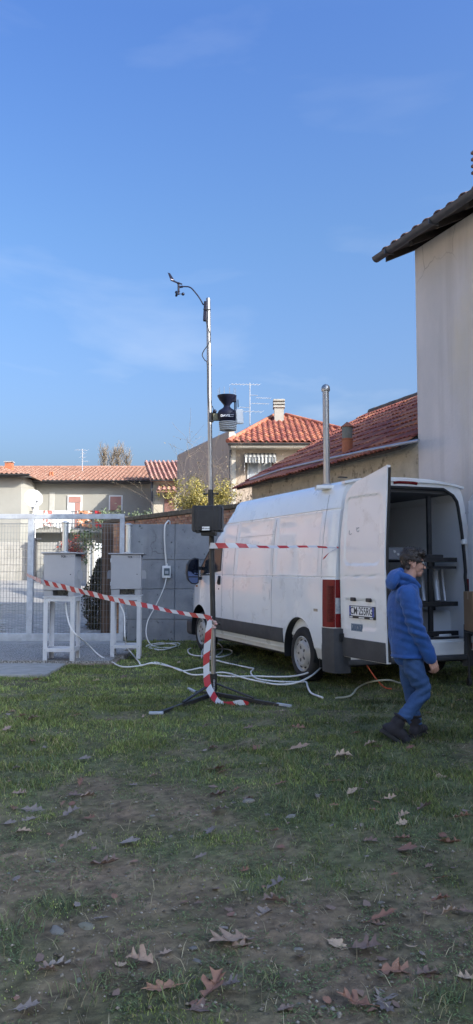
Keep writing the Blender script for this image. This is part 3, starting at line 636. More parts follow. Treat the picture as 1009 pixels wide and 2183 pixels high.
def antenna(name, label, px, pyb, pyt, Y, bars, group='roof aerials'):
    p0 = AY(px, pyb, Y); p1 = AY(px, pyt, Y); m_ = mat('aerial_metal', (0.45, 0.46, 0.48), None, .5, .5); t = thing(name, label, 'aerial', p0, 0, group); s = Y / F
    B().cyl(p0 - Vector((0, 0, .5)), p1, .022 if Y < 40 else .03, n=6).build('mast', m_, t)
    for (dx0, dx1, py, nel, el) in bars:
        a = AY(px + dx0, py, Y); c = AY(px + dx1, py + (1 if dx1 > dx0 else 0), Y); b = B().cyl(a, c, .012, n=5)
        for k in range(nel):
            q = a.lerp(c, k / max(nel - 1, 1)); b.cyl(q - Vector((el * .25, el, el * .35)), q + Vector((el * .25, el, el * .35)), .006, n=4)
        b.build('antenna_arm', m_, t)
    return t
antenna('television_aerial', 'tall television aerial with four arms above the red hipped roof', 533, 906, 816, YT + 4.2, [(-40, 20, 819, 9, .35), (0, 17, 842, 1, .1), (14, 44, 848, 7, .18), (4, 40, 860, 8, .18), (-17, 26, 877, 5, .4), (-22, 0, 868, 2, .2)])
antenna('television_aerial', 'thin television aerial standing on the long low house roof', 176, 998, 957, 48, [(-13, 10, 959, 4, .3), (0, 6, 966, 2, .3), (0, 12, 983, 4, .2), (-3, 5, 974, 2, .3)])

# ---------------------------------------------------------------- long low house in the distance
YF = 45.0
def fx_(px, Y=YF): return AY(px, 1050, Y).x
def fz_(py, Y=YF): return AY(200, py, Y).z
lh = thing('long_house', 'long cream house with old tiled roof, balcony and salmon shutters beyond the yard', 'house', (-9, 48, 1))
x0, x1 = fx_(0) - 9, fx_(327); ze = fz_(1028); zr = fz_(997, YF + 5)
B().box((x0, YF, .8), (x1, YF + 9, ze + .1)).build('wall', mCream, lh)
b = B(); quadplate(b, [(x0, YF - .65, ze), (x1, YF - .65, ze), (x1, YF + 5, zr), (x0, YF + 5, zr)], .05); quadplate(b, [(x0, YF + 10.6, ze), (x1, YF + 10.6, ze), (x1, YF + 5, zr), (x0, YF + 5, zr)], .05); b.build('roof', mTileF, lh)
svf = Vector((0, 5.65, zr - ze))
roof_tiles(lh, (x0 + 8.2, YF - .66, ze + .01), (1, 0, 0), svf, 42, 16, .262, svf.length / 16, 'barrel', .055, mTileF, stuff=True)
b = B(); half_gutter(b, (x0, YF - .72, ze + .03), (x1, YF - .72, ze + .03), (0, 1, 0), .085); b.box((x0, YF - .62, ze - .12), (x1, YF - .1, ze - .07)); b.build('gutter', mGutter, lh)
b = B().tube([(x0, YF + 5, zr + .02), (x1, YF + 5, zr + .02)], .11, 8); b.build('ridge', mTileF, lh)
for k, (pa, pb, pt, pbm, kind) in enumerate(((52, 83, 1058, 1128, 'door'), (145, 176, 1056, 1128, 'door'), (233, 262, 1056, 1088, 'shut'))):
    a, c, zt, zb = fx_(pa), fx_(pb), fz_(pt), fz_(pbm)
    wf = B().box((a, YF - .06, zb), (c, YF - .003, zt)).build('window', mWhiteP, lh)
    if kind == 'shut': B().box((a + .08, YF - .085, zb), (c - .08, YF - .061, zt - .08)).build('shutter', mPink, wf)
    else:
        B().box((a + .08, YF - .085, zt - .42), (c - .08, YF - .061, zt - .08)).build('shutter', mPink, wf)
        w = (c - a) / 2
        for q in range(2): B().box((a + .08 + q * (w - .06), YF - .08, zb + .1), (a + w - .06 + q * (w - .06) + .02, YF - .061, zt - .44)).build('pane', mCurt if (k == 0 or q == 0) else mPink, wf)
bz = fz_(1129, YF - 1.2); bl = fx_(48, YF - 1.2); br = fx_(222, YF - 1.2)
bal = B().box((bl, YF - 1.25, bz - .16), (br, YF - .002, bz)).build('balcony', mat('balcony_slab', (0.34, 0.32, 0.28), (0.26, 0.25, 0.22), .9, scale=2), lh)
rb = B(); rb.box((bl, YF - 1.22, bz + 1.0), (br, YF - 1.18, bz + 1.04)); rb.box((bl, YF - 1.22, bz + .08), (br, YF - 1.18, bz + .11)); x = bl
while x < br: rb.box((x, YF - 1.21, bz), (x + .018, YF - 1.19, bz + 1.0)); x += .13
rb.build('railing', mGutter, bal)
B().tube([(fx_(47.5), YF - .1, ze), (fx_(47.5), YF - .1, 1)], .05, 6).build('downpipe', mGutter, lh)
for k, px_ in enumerate((107, 112.5)):
    q = AY(px_, 1020, YF + 1.2); B().cyl((q.x, q.y, fz_(1024, YF + 1.2)), (q.x, q.y, fz_(1006, YF + 1.2)), .075, n=10).build('vent_pipe', mTerra, lh)
B().box((fx_(106), YF - .03, bz + .02), (fx_(117), YF - .003, ze - .6)).build('pilaster', mat('patch_render', (0.47, 0.46, 0.42), (0.40, 0.39, 0.36), .9, scale=2), lh)
# laundry on the balcony rail: each piece its own
mats_l = {'white': mat('white_cotton', (0.80, 0.80, 0.78), (0.72, 0.72, 0.72), .9, scale=5), 'red': mat('red_cloth', (0.50, 0.04, 0.05), (0.42, 0.03, 0.04), .9), 'print': mat('red_print', (0.72, 0.66, 0.62), (0.45, 0.14, 0.12), .9, scale=6, detail=1, mixlo=.5, mixhi=.55), 'pat': mat('patterned_cloth', (0.55, 0.24, 0.12), (0.03, 0.03, 0.03), .9, scale=4, detail=2, mixlo=.48, mixhi=.54, spots=(0.7, 0.66, 0.6), spscale=5, splo=.58, sphi=.6)}
for px0, px1, py1, kind, lab in ((71, 92, 1126, 'white', 'white cloth hanging leftmost on the far balcony rail'), (93.5, 113, 1122, 'print', 'white cloth with red print hanging on the far balcony rail'), (115, 131, 1124, 'white', 'narrow white sheet hanging beside the red printed cloth on the balcony'), (132, 151, 1135, 'white', 'longest white sheet hanging from the far balcony rail'), (165, 197, 1125, 'pat', 'orange and black patterned blanket hanging on the far balcony'), (203, 217, 1125, 'red', 'bright red cloth hanging at the end of the far balcony')):
    a, c = AY(px0, 1100, YF - 1.25).x, AY(px1, 1100, YF - 1.25).x; zb = AY(px0, py1, YF - 1.25).z; ztop = bz + 1.06; ph = random.random() * 6
    b = B(); b.sheet(lambda s, t: Vector((lerp(a, c, s) + .015 * math.sin(9 * t + ph), YF - 1.24 - .035 - .03 * math.sin(s * 14 + ph) * t, lerp(ztop, zb + .05 * math.sin(s * 5 + ph), t))), 14, 6, (0, .012, 0)); b.sheet(lambda s, t: Vector((lerp(a, c, s), lerp(YF - 1.275, YF - 1.14, t), ztop)), 4, 1, (0, 0, .012))
    tag(b.build('laundry_cloth', mats_l[kind], smooth=40), lab, 'laundry', 'laundry on the balcony rail')
# block at the left of it
lb = thing('corner_house', 'plain grey cream house block with small brick chimney at the left edge', 'house', (-13.5, 44, 1)); YL = 42.0
xe = AY(45.5, 1050, YL).x; zl = AY(20, 1014, YL).z
B().box((xe - 9, YL, .8), (xe, YL + 6, zl)).build('wall', mCream, lb)
xo = AY(63, 1012, YL - .5).x; ra = AY(-5, 989, YL + 3)
b = B(); quadplate(b, [(xo - 10, YL - .6, zl), (xo, YL - .6, zl), (ra.x - 1, YL + 3, ra.z), (xo - 10, YL + 3, ra.z)], .05); quadplate(b, [(xo, YL - .6, zl), (xo, YL + 6.4, zl), (ra.x - 1, YL + 3, ra.z)], .05); b.build('roof', mTileF, lb)
b = B(); half_gutter(b, (xo - 10, YL - .66, zl + .02), (xo + .05, YL - .66, zl + .02), (0, 1, 0), .08); b.box((xo - 10, YL - .6, zl - .1), (xo, YL, zl - .05)); b.build('gutter', mGutter, lb)
svl = Vector((0, 3.6, ra.z - zl))
roof_tiles(lb, (xo - 3.9, YL - .62, zl + .01), (1, 0, 0), svl, 15, 11, .262, svl.length / 11, 'barrel', .055, mTileF, stuff=True, clip=lambda P: P.x < lerp(xo, ra.x - 1, (P.y - YL + .6) / 3.6))
q = AY(20, 1000, YL + 1.5); b = B().box((q.x - .2, YL + 1.3, q.z - .5), (q.x + .2, YL + 1.7, AY(20, 986, YL + 1.5).z)); ch = b.build('chimney', mTerra, lb); B().box((q.x - .25, YL + 1.25, AY(20, 986.5, YL + 1.5).z), (q.x + .25, YL + 1.75, AY(20, 984, YL + 1.5).z)).build('cap_slab', mConc, ch)
# small house right of it
rh = thing('small_house', 'small cream house with pale striped tile roof and a door canopy', 'house', (-5.5, 43, 1)); YR = 41.0
xa_, xb2 = AY(328, 1050, YR).x, AY(396, 1050, YR).x; zr0, zr1 = AY(350, 1024, YR - .4).z, AY(340, 985, YR + 3.4).z
B().box((xa_, YR, .8), (xb2 + 1, YR + 3.9, zr0 + .05)).build('wall', mat('warm_cream', (0.52, 0.47, 0.37), (0.45, 0.40, 0.32), .9, scale=1), rh)
r0 = AY(308, 985, YR + 3.4).x
b = B(); quadplate(b, [(xa_ - .12, YR - .45, zr0), (xb2 + 1.2, YR - .45, zr0), (xb2 + 1.2, YR + 3.4, zr1), (r0, YR + 3.4, zr1)], .08); b.build('roof', mTileP, rh)
svr = Vector(((r0 - xa_ + .12), 3.85, zr1 - zr0))
roof_tiles(rh, (xa_ - .14, YR - .47, zr0 + .01), (1, 0, 0), svr, 14, 10, .25, svr.length / 10, 'barrel', .10, mTileP)
b = B(); half_gutter(b, (xa_ - .1, YR - .5, zr0 + .02), (xb2 + 1.2, YR - .5, zr0 + .02), (0, 1, 0), .08); b.build('gutter', mGutter, rh)
B().tube([(xa_ - .08, YR - .1, zr0), (xa_ - .08, YR - .1, 1)], .07, 6).build('downpipe', mGutter, rh)
ca, cc, cz0, cz1 = AY(334, 1047, YR - .7).x, AY(390, 1047, YR - .7).x, AY(350, 1047, YR - .7).z, AY(350, 1037, YR).z
b = B(); quadplate(b, [(ca, YR - .7, cz0), (cc, YR - .7, cz0), (cc, YR - .01, cz1), (ca, YR - .01, cz1)], .06); cn = b.build('canopy', mTileP, rh)
svc = Vector((0, .7, cz1 - cz0)); FRAME[cn.name] = FRAME[rh.name]; roof_tiles(cn, (ca, YR - .71, cz0 + .01), (1, 0, 0), svc, 6, 2, .25, svc.length / 2, 'barrel', .08, mTileP)
B().box((AY(351, 1050, YR).x, YR - .05, 1.0), (AY(373, 1050, YR).x, YR - .003, AY(360, 1049, YR).z)).build('door', mat('rust_door', (0.25, 0.13, 0.10), (0.20, 0.10, 0.08), .7, scale=4), rh)
for px_ in (338, 352): B().cyl(AY(px_, 1058, YR - .05), AY(px_, 1047, YR - .55), .03, n=6).build('bracket', mWood, rh)
# salmon house off to the left across the yard; the van side mirrors it
sa = thing('salmon_house', 'salmon plastered house across the yard beyond the left edge of the frame', 'house', (-22, 30, .5))
B().box((-33, 24, .3), (-18.5, 36, 7.2)).build('wall', mat('salmon_render', (0.52, 0.29, 0.18), (0.46, 0.25, 0.16), .9, scale=1), sa)
b = B(); quadplate(b, [(-18.0, 23.4, 7.2), (-18.0, 36.6, 7.2), (-25.7, 36.6, 9.4), (-25.7, 23.4, 9.4)], .1); quadplate(b, [(-33.4, 23.4, 7.2), (-33.4, 36.6, 7.2), (-25.7, 36.6, 9.4), (-25.7, 23.4, 9.4)], .1); b.build('roof', mTileF, sa)
for k in range(4):
    for z0_ in (1.6, 4.6):
        wf = B().box((-18.499, 25.2 + k * 2.8, z0_), (-18.44, 26.5 + k * 2.8, z0_ + 1.5)).build('window', mWhiteP, sa); B().box((-18.439, 25.3 + k * 2.8, z0_ + .1), (-18.42, 26.4 + k * 2.8, z0_ + 1.4)).build('pane', mGlass, wf)

# cream terrace added out of frame: its sunlit wall bounces warm light back
ct = thing('bounce_terrace', 'added long cream terrace, unseen left of the frame, bouncing warm sunlight', 'house', (-20, -4, 0))
B().box((-25, -24, -.2), (-15.5, 15, 6.6)).build('wall', mat('terrace_render', (0.62, 0.56, 0.46), (0.56, 0.50, 0.41), .9, scale=1), ct)
b = B(); quadplate(b, [(-15.0, -24.5, 6.55), (-15.0, 15.5, 6.55), (-20.2, 15.5, 8.4), (-20.2, -24.5, 8.4)], .1); quadplate(b, [(-25.5, -24.5, 6.55), (-25.5, 15.5, 6.55), (-20.2, 15.5, 8.4), (-20.2, -24.5, 8.4)], .1); b.build('roof', mTileF, ct)
for k in range(9):
    for z0_ in (1.0, 4.1):
        wf = B().box((-15.499, -21.5 + k * 4, z0_), (-15.44, -20.3 + k * 4, z0_ + 1.5)).build('window', mWhiteP, ct); B().box((-15.439, -21.4 + k * 4, z0_ + .1), (-15.42, -20.4 + k * 4, z0_ + 1.4)).build('pane', mGlass, wf)

# ---------------------------------------------------------------- precast fence, satellite dish
YP = 36.8
pf = thing('precast_fence', 'sunlit pale precast concrete fence of stacked slabs across the yard', 'fence', (-9, YP, .9))
zb_, zt_ = AY(100, 1236, YP).z, AY(100, 1156, YP).z
posts = [-300, -160, -20, 63, 128, 193]; rows = 5; hh = (zt_ - zb_) / rows
for k, px_ in enumerate(posts):
    x = AY(px_, 1200, YP).x; B().box((x - .08, YP - .05, zb_ - .4), (x + .08, YP + .12, zt_ + .04)).build('post', mFenceC, pf, bevel=.02)
    if k + 1 < len(posts):
        xn = AY(posts[k + 1], 1200, YP).x
        for r in range(rows): B().box((x + .085, YP + random.uniform(-.005, .005), zb_ - (.3 if r == 0 else 0) + r * hh + .006), (xn - .085, YP + .06, zb_ + (r + 1) * hh - .006)).build('concrete_slab', mFenceC, pf, bevel=.015)
pw = thing('white_wall', 'low white rendered garden wall with grey posts beside the dark shrub', 'wall', (AY(204, 1200, 33).x, 33, .8))
a, c = AY(189, 1200, 33).x, AY(219, 1200, 33).x
B().box((a, 33, .5), (c + 1.2, 33.15, AY(200, 1158, 33).z)).build('panel', mat('white_render', (0.66, 0.67, 0.66), (0.56, 0.57, 0.57), .9, scale=2), pw)
for q in (a - .05, a + .16): B().box((q, 32.93, .5), (q + .09, 33.2, AY(200, 1152, 33).z)).build('post', mFenceC, pw)
gp_ = thing('gate_post', 'dark square gate post standing in a gap of the pale precast fence', 'post', (AY(74, 1200, 36.5).x, 36.5, 1))
B().box((AY(70.5, 1200, 36.5).x, 36.4, .8), (AY(77.5, 1200, 36.5).x, 36.6, AY(74, 1150, 36.5).z)).build('shaft', mGutter, gp_)
B().box((AY(68, 1200, 36.5).x, 36.35, AY(74, 1150, 36.5).z), (AY(86, 1200, 36.5).x, 36.65, AY(74, 1147, 36.5).z)).build('cap', mGutter, gp_)
dc = AY(72, 1062, 36.3); ds = 36.3 / F
dish = thing('satellite_dish', 'large white satellite dish on a pole in front of the long house', 'satellite dish', (dc.x, 36.3, 1))
nd = (Vector((0.30, -0.95, 0.30)) + Vector((0.25, 0, 0))).normalized(); xd = nd.cross(Vector((0, 0, 1))).normalized(); MD = axes(dc, xd, nd.cross(xd) * -1, nd)
b = B(); pr = [(r * 20 * ds, (r * r - 1) * 3.2 * ds) for r in (0.02, .25, .5, .75, .92, 1.0)]; pr2 = [(r, z - .02) for r, z in pr[::-1]]
b.lathe(pr + pr2, (0, 0, 0), 32, MD); b.build('reflector', mat('dish_white', (0.58, 0.58, 0.575), None, .6), dish, smooth=60)
B().tube([MD @ Vector((0, -19 * ds, 0)), MD @ Vector((0, -16 * ds, 22 * ds))], .02, 6).build('feed_arm', mGalv, dish)
B().ball(MD @ Vector((0, -15 * ds, 23 * ds)), .05).build('feed_horn', mGutter, dish)
B().tube([dc - nd * .1, dc - nd * .25 - Vector((0, 0, .3)), Vector((AY(74, 1097, 36.45).x, 36.45, AY(74, 1097, 36.45).z)), Vector((AY(74, 1150, 36.48).x, 36.48, AY(74, 1150, 36.48).z))], .05, 8).build('pole', mat('dish_pole', (0.7, 0.7, 0.68), None, .5), dish)
# ---------------------------------------------------------------- white van (local frame: x right, y forward, z up; origin rear left corner)
van = thing('van', 'white high roof panel van with its rear doors open parked on the grass', 'van', VO, THV)
VW, VL = 2.24, 5.82; WR, WF = 0.90, 4.88; CX = VW / 2
mVan = mat('white_van_paint', (0.84, 0.84, 0.82), (0.80, 0.80, 0.785), 0.30, scale=1.2, coat=0.75, spec=0.5, spots=(0.58, 0.55, 0.49), spscale=3.2, splo=0.57, sphi=0.85, rvar=0.05)
mClad = mat('grey_black_cladding', (0.042, 0.043, 0.048), (0.062, 0.064, 0.068), 0.6, scale=5, bump=0.08, bscale=300, bdist=.002)
mDark = mat('shadow_gap_rubber', (0.015, 0.015, 0.016), None, 0.7)
mRed = mat('red_lens', (0.21, 0.006, 0.008), (0.16, 0.005, 0.007), 0.3, coat=0.05, spec=.2, scale=3)
mRedD = mat('ribbed_red_lens', (0.10, 0.006, 0.006), (0.14, 0.009, 0.007), 0.35, spec=.2, scale=20)
mGapShade = mat('gap_shade_grey', (0.36, 0.36, 0.365), None, 0.7)  # grey strips laid on the body in place of shaded panel gaps
mClear = mat('clear_lens', (0.28, 0.30, 0.32), (0.42, 0.44, 0.46), 0.1, coat=0.8, scale=30)
mLin = mat('van_lining', (0.84, 0.84, 0.84), (0.80, 0.80, 0.80), 0.6, scale=2)
mRim = mat('painted_steel_wheel', (0.50, 0.49, 0.46), (0.40, 0.385, 0.35), 0.5, 0.25, scale=6, spots=(0.24, 0.20, 0.16), spscale=7, splo=.6, sphi=.8)
PRO = [(CX, .34), (.30, .34), (.07, .345), (.055, .365), (.03, .46), (.012, .485), (.002, .60), (0, .72), (0, .85), (0, 1.0), (.002, 1.15), (.005, 1.30), (.008, 1.378), (.022, 1.386), (.022, 1.398), (.012, 1.408), (.016, 1.50), (.024, 1.62), (.036, 1.75), (.052, 1.90), (.070, 2.05), (.092, 2.20), (.098, 2.236), (.113, 2.244), (.113, 2.256), (.104, 2.266), (.118, 2.34), (.136, 2.42), (.16, 2.50), (.19, 2.56), (.26, 2.615), (.40, 2.65), (.70, 2.68), (CX, 2.69)]
_zs = [z for s, z in PRO[3:30]]; _ss = [s for s, z in PRO[3:30]]
def inset(z): return float(np.interp(z, _zs, _ss))
def wmul(u): return float(np.interp(u, [0, .03, .08, .16, .30, 4.3, 4.9, 5.2, 5.45, 5.65, 5.78, 5.82], [.945, .965, .985, .997, 1, 1, .992, .965, .92, .84, .72, .64]))
def Hroof(u): return float(np.interp(u, [0, .05, 3.1, 3.35, 3.55, 3.75, 4.55, 4.86, 5.05, 5.35, 5.55, 5.72, 5.82], [2.66, 2.69, 2.70, 2.68, 2.60, 2.44, 1.86, 1.56, 1.43, 1.30, 1.12, .86, .60]))
def wob(u, z): return (0.004 * mnoise.noise(Vector((u * 1.1, z * 1.4, 3.3))) + 0.0025 * mnoise.noise(Vector((u * 2.6, z * 3.0, 9.1)))) * min(max((u - .12) / .2, 0), 1) * min(max((4.5 - u) / .2, 0), 1) if .5 < z < 2.5 else 0.0
def rec(u, z):
    if not 1.41 < z < 2.235: return 0.0
    return sum(.011 * min(max((u - a) / .03, 0), 1) * min(max((c - u) / .03, 0), 1) for a, c in ((.36, 1.68), (1.80, 3.14)))
def half(u, z): return (CX - inset(z)) * wmul(u) + wob(u, z) - rec(u, z)
def sx(u, z): return CX - half(u, z)                      # x of the left side
def roof_x(u, x):                                        # roof height at x
    e = CX - abs(x - CX); zz = float(np.interp(e, [s for s, z in PRO[29:]], [z for s, z in PRO[29:]])); return min(zz, Hroof(u))
US = sorted(set([0, .015, .03, .05, .08, .12, .16, .22, .30] + [round(.30 + .10 * i, 3) for i in range(1, 55)] + [.36, .375, .39, 1.65, 1.665, 1.68, 1.815, 1.83, 3.11, 3.125, 3.14, 5.75, 5.79, 5.82]))
US = [u for u in US if u <= VL]
def section(u):
    pts = []; H = Hroof(u); w = wmul(u)
    for k, (s, z) in enumerate(PRO):
        hx = (CX - s) * w; zz = z
        if z > H - .18 and H < 2.6:
            t = (z - (H - .18)) / .36; zz = H - .18 + .18 * (1 - math.exp(-max(t, 0) * 2.2)) ; zz = min(zz, H); hx *= 1 - .10 * min(max(t, 0), 1) * (1 if s < CX else 0)
        wb = wob(u, z) - rec(u, z)
        pts.append((hx + wb if s < CX else 0.0, zz))
    left = [Vector((CX - a, u, z)) for a, z in pts]; right = [Vector((CX + a, u, z)) for a, z in pts[-2:0:-1]]
    return left + right
def opening(u, grow=0.0):
    """rear door opening loop with the same vertex count as a section"""
    n0 = len(PRO); pts = []
    x0 = .175 - grow; z0, z1 = .575 - grow, 2.555 + grow
    for s, z in PRO:
        t = (z - .34) / (2.69 - .34)
        zz = z0 + (z1 - z0) * min(max((z - .46) / (2.50 - .46), 0), 1)
        xx = max(x0 + inset(min(zz, 2.5)) * 1.0, s if z > 2.56 or z < .36 else 0)
        if zz > z1 - .22: 
            q = (zz - (z1 - .22)) / .22; xx = max(xx, x0 + inset(zz) + .16 * q ** 3)
        if zz < z0 + .08: xx = max(xx, x0 + .05 * ((z0 + .08 - zz) / .08) ** 2)
        pts.append((max(CX - xx, 0.0) if s < CX else 0.0, zz))
    # spread floor and roof points
    left = [Vector((CX - a, u, z)) for a, z in pts]; right = [Vector((CX + a, u, z)) for a, z in pts[-2:0:-1]]
    return left + right
b = B(); rings = [section(u) for u in US]; n = len(rings[0])
inner = [opening(0.0), opening(.035), opening(.04, .05)] + [opening(u, .06) for u in (.3, .8, 1.4, 2.0, 2.6, 2.9)]
allr = inner[::-1] + rings
for r in allr: b.v += r
for i in range(len(allr) - 1): b.f += [(i * n + j, i * n + (j + 1) % n, (i + 1) * n + (j + 1) % n, (i + 1) * n + j) for j in range(n)]
b.f.append(tuple(range(n))[::-1]); e = (len(allr) - 1) * n; b.f.append(tuple(e + j for j in range(n)))
b.mi = [0] * len(b.f)
def fix_normals(o):
    q = bmesh.new(); q.from_mesh(o.data); bmesh.ops.remove_doubles(q, verts=q.verts, dist=1e-5); bmesh.ops.recalc_face_normals(q, faces=q.faces); q.to_mesh(o.data); q.free()
body = b.build('body', mVan, van, smooth=28, world=False)
cut = B()
for wy in (WR, WF):
    for x0, x1 in ((-.2, .40), (VW - .40, VW + .2)):
        k = 40; pl = [(wy + .445 * math.cos(2 * math.pi * i / k) * (1.0), .40 + .455 * math.sin(2 * math.pi * i / k)) for i in range(k)]
        cut.add([(x0, y, z) for y, z in pl] + [(x1, y, z) for y, z in pl], [tuple(range(k)), tuple(range(k, 2 * k))[::-1]] + [((i + 1) % k, i, k + i, k + (i + 1) % k) for i in range(k)])
fix_normals(body); co = cut.build('cutter', mDark, None); fix_normals(co); co.matrix_world = ML
bpy.context.view_layer.update()
bm_ = body.modifiers.new('arches', 'BOOLEAN'); bm_.operation = 'DIFFERENCE'; bm_.object = co; bm_.solver = 'EXACT'
apply_mods(body); bpy.data.objects.remove(co)
body.data.materials.clear(); body.data.materials.append(mVan)
body.data.set_sharp_from_angle(angle=R(28))
def vpart(b, name, m_, parent=None, smooth=None, bevel=0, seg=2): return b.build(name, m_, parent or van, smooth, world=False, bevel=bevel, seg=seg)
def side_patch(u0, u1, z0, z1, off, nu=24, nz=6, depth=.02, b=None, fn=None):
    """slab that follows the left side of the body, standing off proud"""
    b = b or B(); zf = fn or (lambda a, t: lerp(z0, z1, t))
    b.sheet(lambda a, t: Vector((sx(lerp(u0, u1, a), zf(a, t)) - off, lerp(u0, u1, a), zf(a, t))), nu, nz, (depth, 0, 0)); return b
def mirror_x(b):
    c = B(); c.v = [Vector((VW - p.x, p.y, p.z)) for p in b.v]; c.f = [f[::-1] for f in b.f]; c.mi = b.mi; return c
# arch liners, sill cladding, painted panel-gap shade on both sides
for mir in (False, True):
    f_ = mirror_x if mir else (lambda q: q)
    for u0, u1 in ((WR + .47, 1.741), (1.749, 3.216), (3.224, 3.726), (3.734, WF - .47)):
        vpart(f_(side_patch(u0, u1, .47, .675, .016, 10, 4, .03)), 'side_moulding', mClad, smooth=50)
    vpart(f_(side_patch(.30, WR - .475, .47, .50, .004, 4, 1, .02)), 'sill_trim', mVan)
    vpart(f_(side_patch(WR + .48, WF - .48, .335, .40, .008, 20, 2, .04)), 'sill', mat('sill_paint', (0.66, 0.63, 0.54), (0.55, 0.51, 0.43), .5, scale=3, coat=.3))
    sill_r = lambda u0, u1, z0, z1, nu, nz: vpart(f_(side_patch(u0, u1, z0, z1, .004, nu, nz, .008)), 'door_gap_shade', mGapShade)
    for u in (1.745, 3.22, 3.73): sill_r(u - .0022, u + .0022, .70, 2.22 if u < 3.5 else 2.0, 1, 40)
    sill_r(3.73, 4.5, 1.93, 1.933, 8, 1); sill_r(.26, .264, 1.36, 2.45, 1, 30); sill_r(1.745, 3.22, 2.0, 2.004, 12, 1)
    for u in (WR, WF):
        k = 30
        ln = B(); ln.sheet(lambda a, t: Vector((lerp(sx(u, .8) + .006, sx(u, .8) + .37, t), u + .436 * math.cos(lerp(-.25, math.pi + .25, a)), .40 + .446 * math.sin(lerp(-.25, math.pi + .25, a)))), 30, 3, (0, 0, .008))
        vpart(f_(ln), 'arch_liner', mDark, smooth=60)
        bk_ = B().box((sx(u, .8) + .36, u - .46, .3), (sx(u, .8) + .40, u + .46, .87)); vpart(f_(bk_), 'arch_liner', mDark)
    # cab window with its seal
    wp = [(4.02, 1.40), (4.90, 1.40), (4.86, 1.50), (4.55, 1.80), (4.50, 1.845), (4.02, 1.885)]
    def winp(a, t):
        y = lerp(3.80, 4.84, a); zt = float(np.interp(y, [3.80, 4.30, 4.45, 4.84], [1.92, 1.88, 1.81, 1.50])); zb = float(np.interp(y, [3.80, 4.10, 4.25, 4.84], [1.47, 1.45, 1.40, 1.38]))
        return lerp(zb, zt, t)
    vpart(f_(side_patch(3.80, 4.84, 0, 0, .005, 16, 8, .012, fn=winp)), 'side_window', mGlass, smooth=60)
    g = B(); 
    for f0 in (lambda a: winp(a, 1), lambda a: winp(a, 0)):
        g.tube([Vector((sx(lerp(3.80, 4.84, a / 16), f0(a / 16)) - .004, lerp(3.80, 4.84, a / 16), f0(a / 16))) for a in range(17)], .008, 6)
    g.tube([Vector((sx(3.80, z) - .004, 3.80, z)) for z in np.linspace(1.47, 1.92, 8)], .008, 6); g.tube([Vector((sx(4.40, z) - .005, 4.40, z)) for z in np.linspace(1.40, 1.83, 6)], .010, 6)
    vpart(f_(g), 'window_seal', mDark, smooth=60)
    # door handle, key lock, side repeater, filler
    h = vpart(f_(side_patch(3.80, 3.91, 1.23, 1.38, .012, 4, 4, .03)), 'door_handle', mDark, bevel=.006); 
    vpart(f_(B().tube([(sx(3.9, 1.34) - .022, 3.83, 1.355), (sx(3.9, 1.3) - .026, 3.855, 1.30), (sx(3.9, 1.26) - .022, 3.88, 1.25)], .012, 6)), 'grip', mClad, h)
    vpart(f_(B().cyl((sx(3.87, 1.16) - .004, 3.87, 1.16), (sx(3.87, 1.16) + .01, 3.87, 1.16), .014)), 'lock', mDark)
    vpart(f_(side_patch(5.02, 5.12, 1.17, 1.20, .008, 3, 2, .02)), 'indicator', mat('amber_lens', (0.45, 0.16, 0.04), None, .2))
    # door mirror
    mi_ = B(); MX = lambda dx, dy, dz: Vector((sx(4.70, 1.45) - .05 - dx, 4.72 + dy, 1.43 + dz))
    prof = [(.02, -.19), (.02, .26), (.10, .275), (.19, .24), (.245, .15), (.26, .0), (.235, -.14), (.17, -.20), (.08, -.215)]
    mi_.add([MX(x, 0, z) for x, z in prof] + [MX(.02 + (x - .02) * .92, .13 , z * .9 + .01) for x, z in prof], [tuple(range(len(prof)))[::-1], tuple(range(len(prof), 2 * len(prof)))] + [(i, (i + 1) % len(prof), len(prof) + (i + 1) % len(prof), len(prof) + i) for i in range(len(prof))])
    mo = vpart(f_(mi_), 'door_mirror', mBlackP, bevel=.018, seg=3)
    mg = mat('mirror_glass', (0.16, 0.22, 0.42), None, .03, 1.0); p_ = [(.045, -.065), (.045, .235), (.10, .25), (.175, .22), (.222, .14), (.236, .0), (.228, -.065)]  # mirror tinted blue to stand in for the deep sky it reflects
    g = B(); g.add([MX(x, -.006, z) for x, z in p_] + [MX(x, .004, z) for x, z in p_], [tuple(range(7)), tuple(range(7, 14))[::-1]] + [((i + 1) % 7, i, 7 + i, 7 + (i + 1) % 7) for i in range(7)]); vpart(f_(g), 'mirror_glass', mg, mo)
    p_ = [(.045, -.165), (.045, -.085), (.225, -.085), (.21, -.135), (.16, -.18), (.08, -.19)]
    g = B(); g.add([MX(x, -.006, z) for x, z in p_] + [MX(x, .004, z) for x, z in p_], [tuple(range(6)), tuple(range(6, 12))[::-1]] + [((i + 1) % 6, i, 6 + i, 6 + (i + 1) % 6) for i in range(6)]); vpart(f_(g), 'wide_angle_glass', mg, mo)
    for dz in (-.10, .08): vpart(f_(B().box(tuple(MX(.03, .03, dz - .03)), tuple(MX(-.10, .09, dz + .03)))), 'mirror_arm', mBlackP, mo)
    # headlamp and front corner
    hl = B(); hl.sheet(lambda a, t: Vector((sx(lerp(5.42, 5.74, a), .95) - .012 + .0, lerp(5.42, 5.74, a), lerp(.80, 1.10 - .16 * a, t))), 8, 4, (.03, 0, 0)); vpart(f_(hl), 'headlamp', mClear, smooth=60)
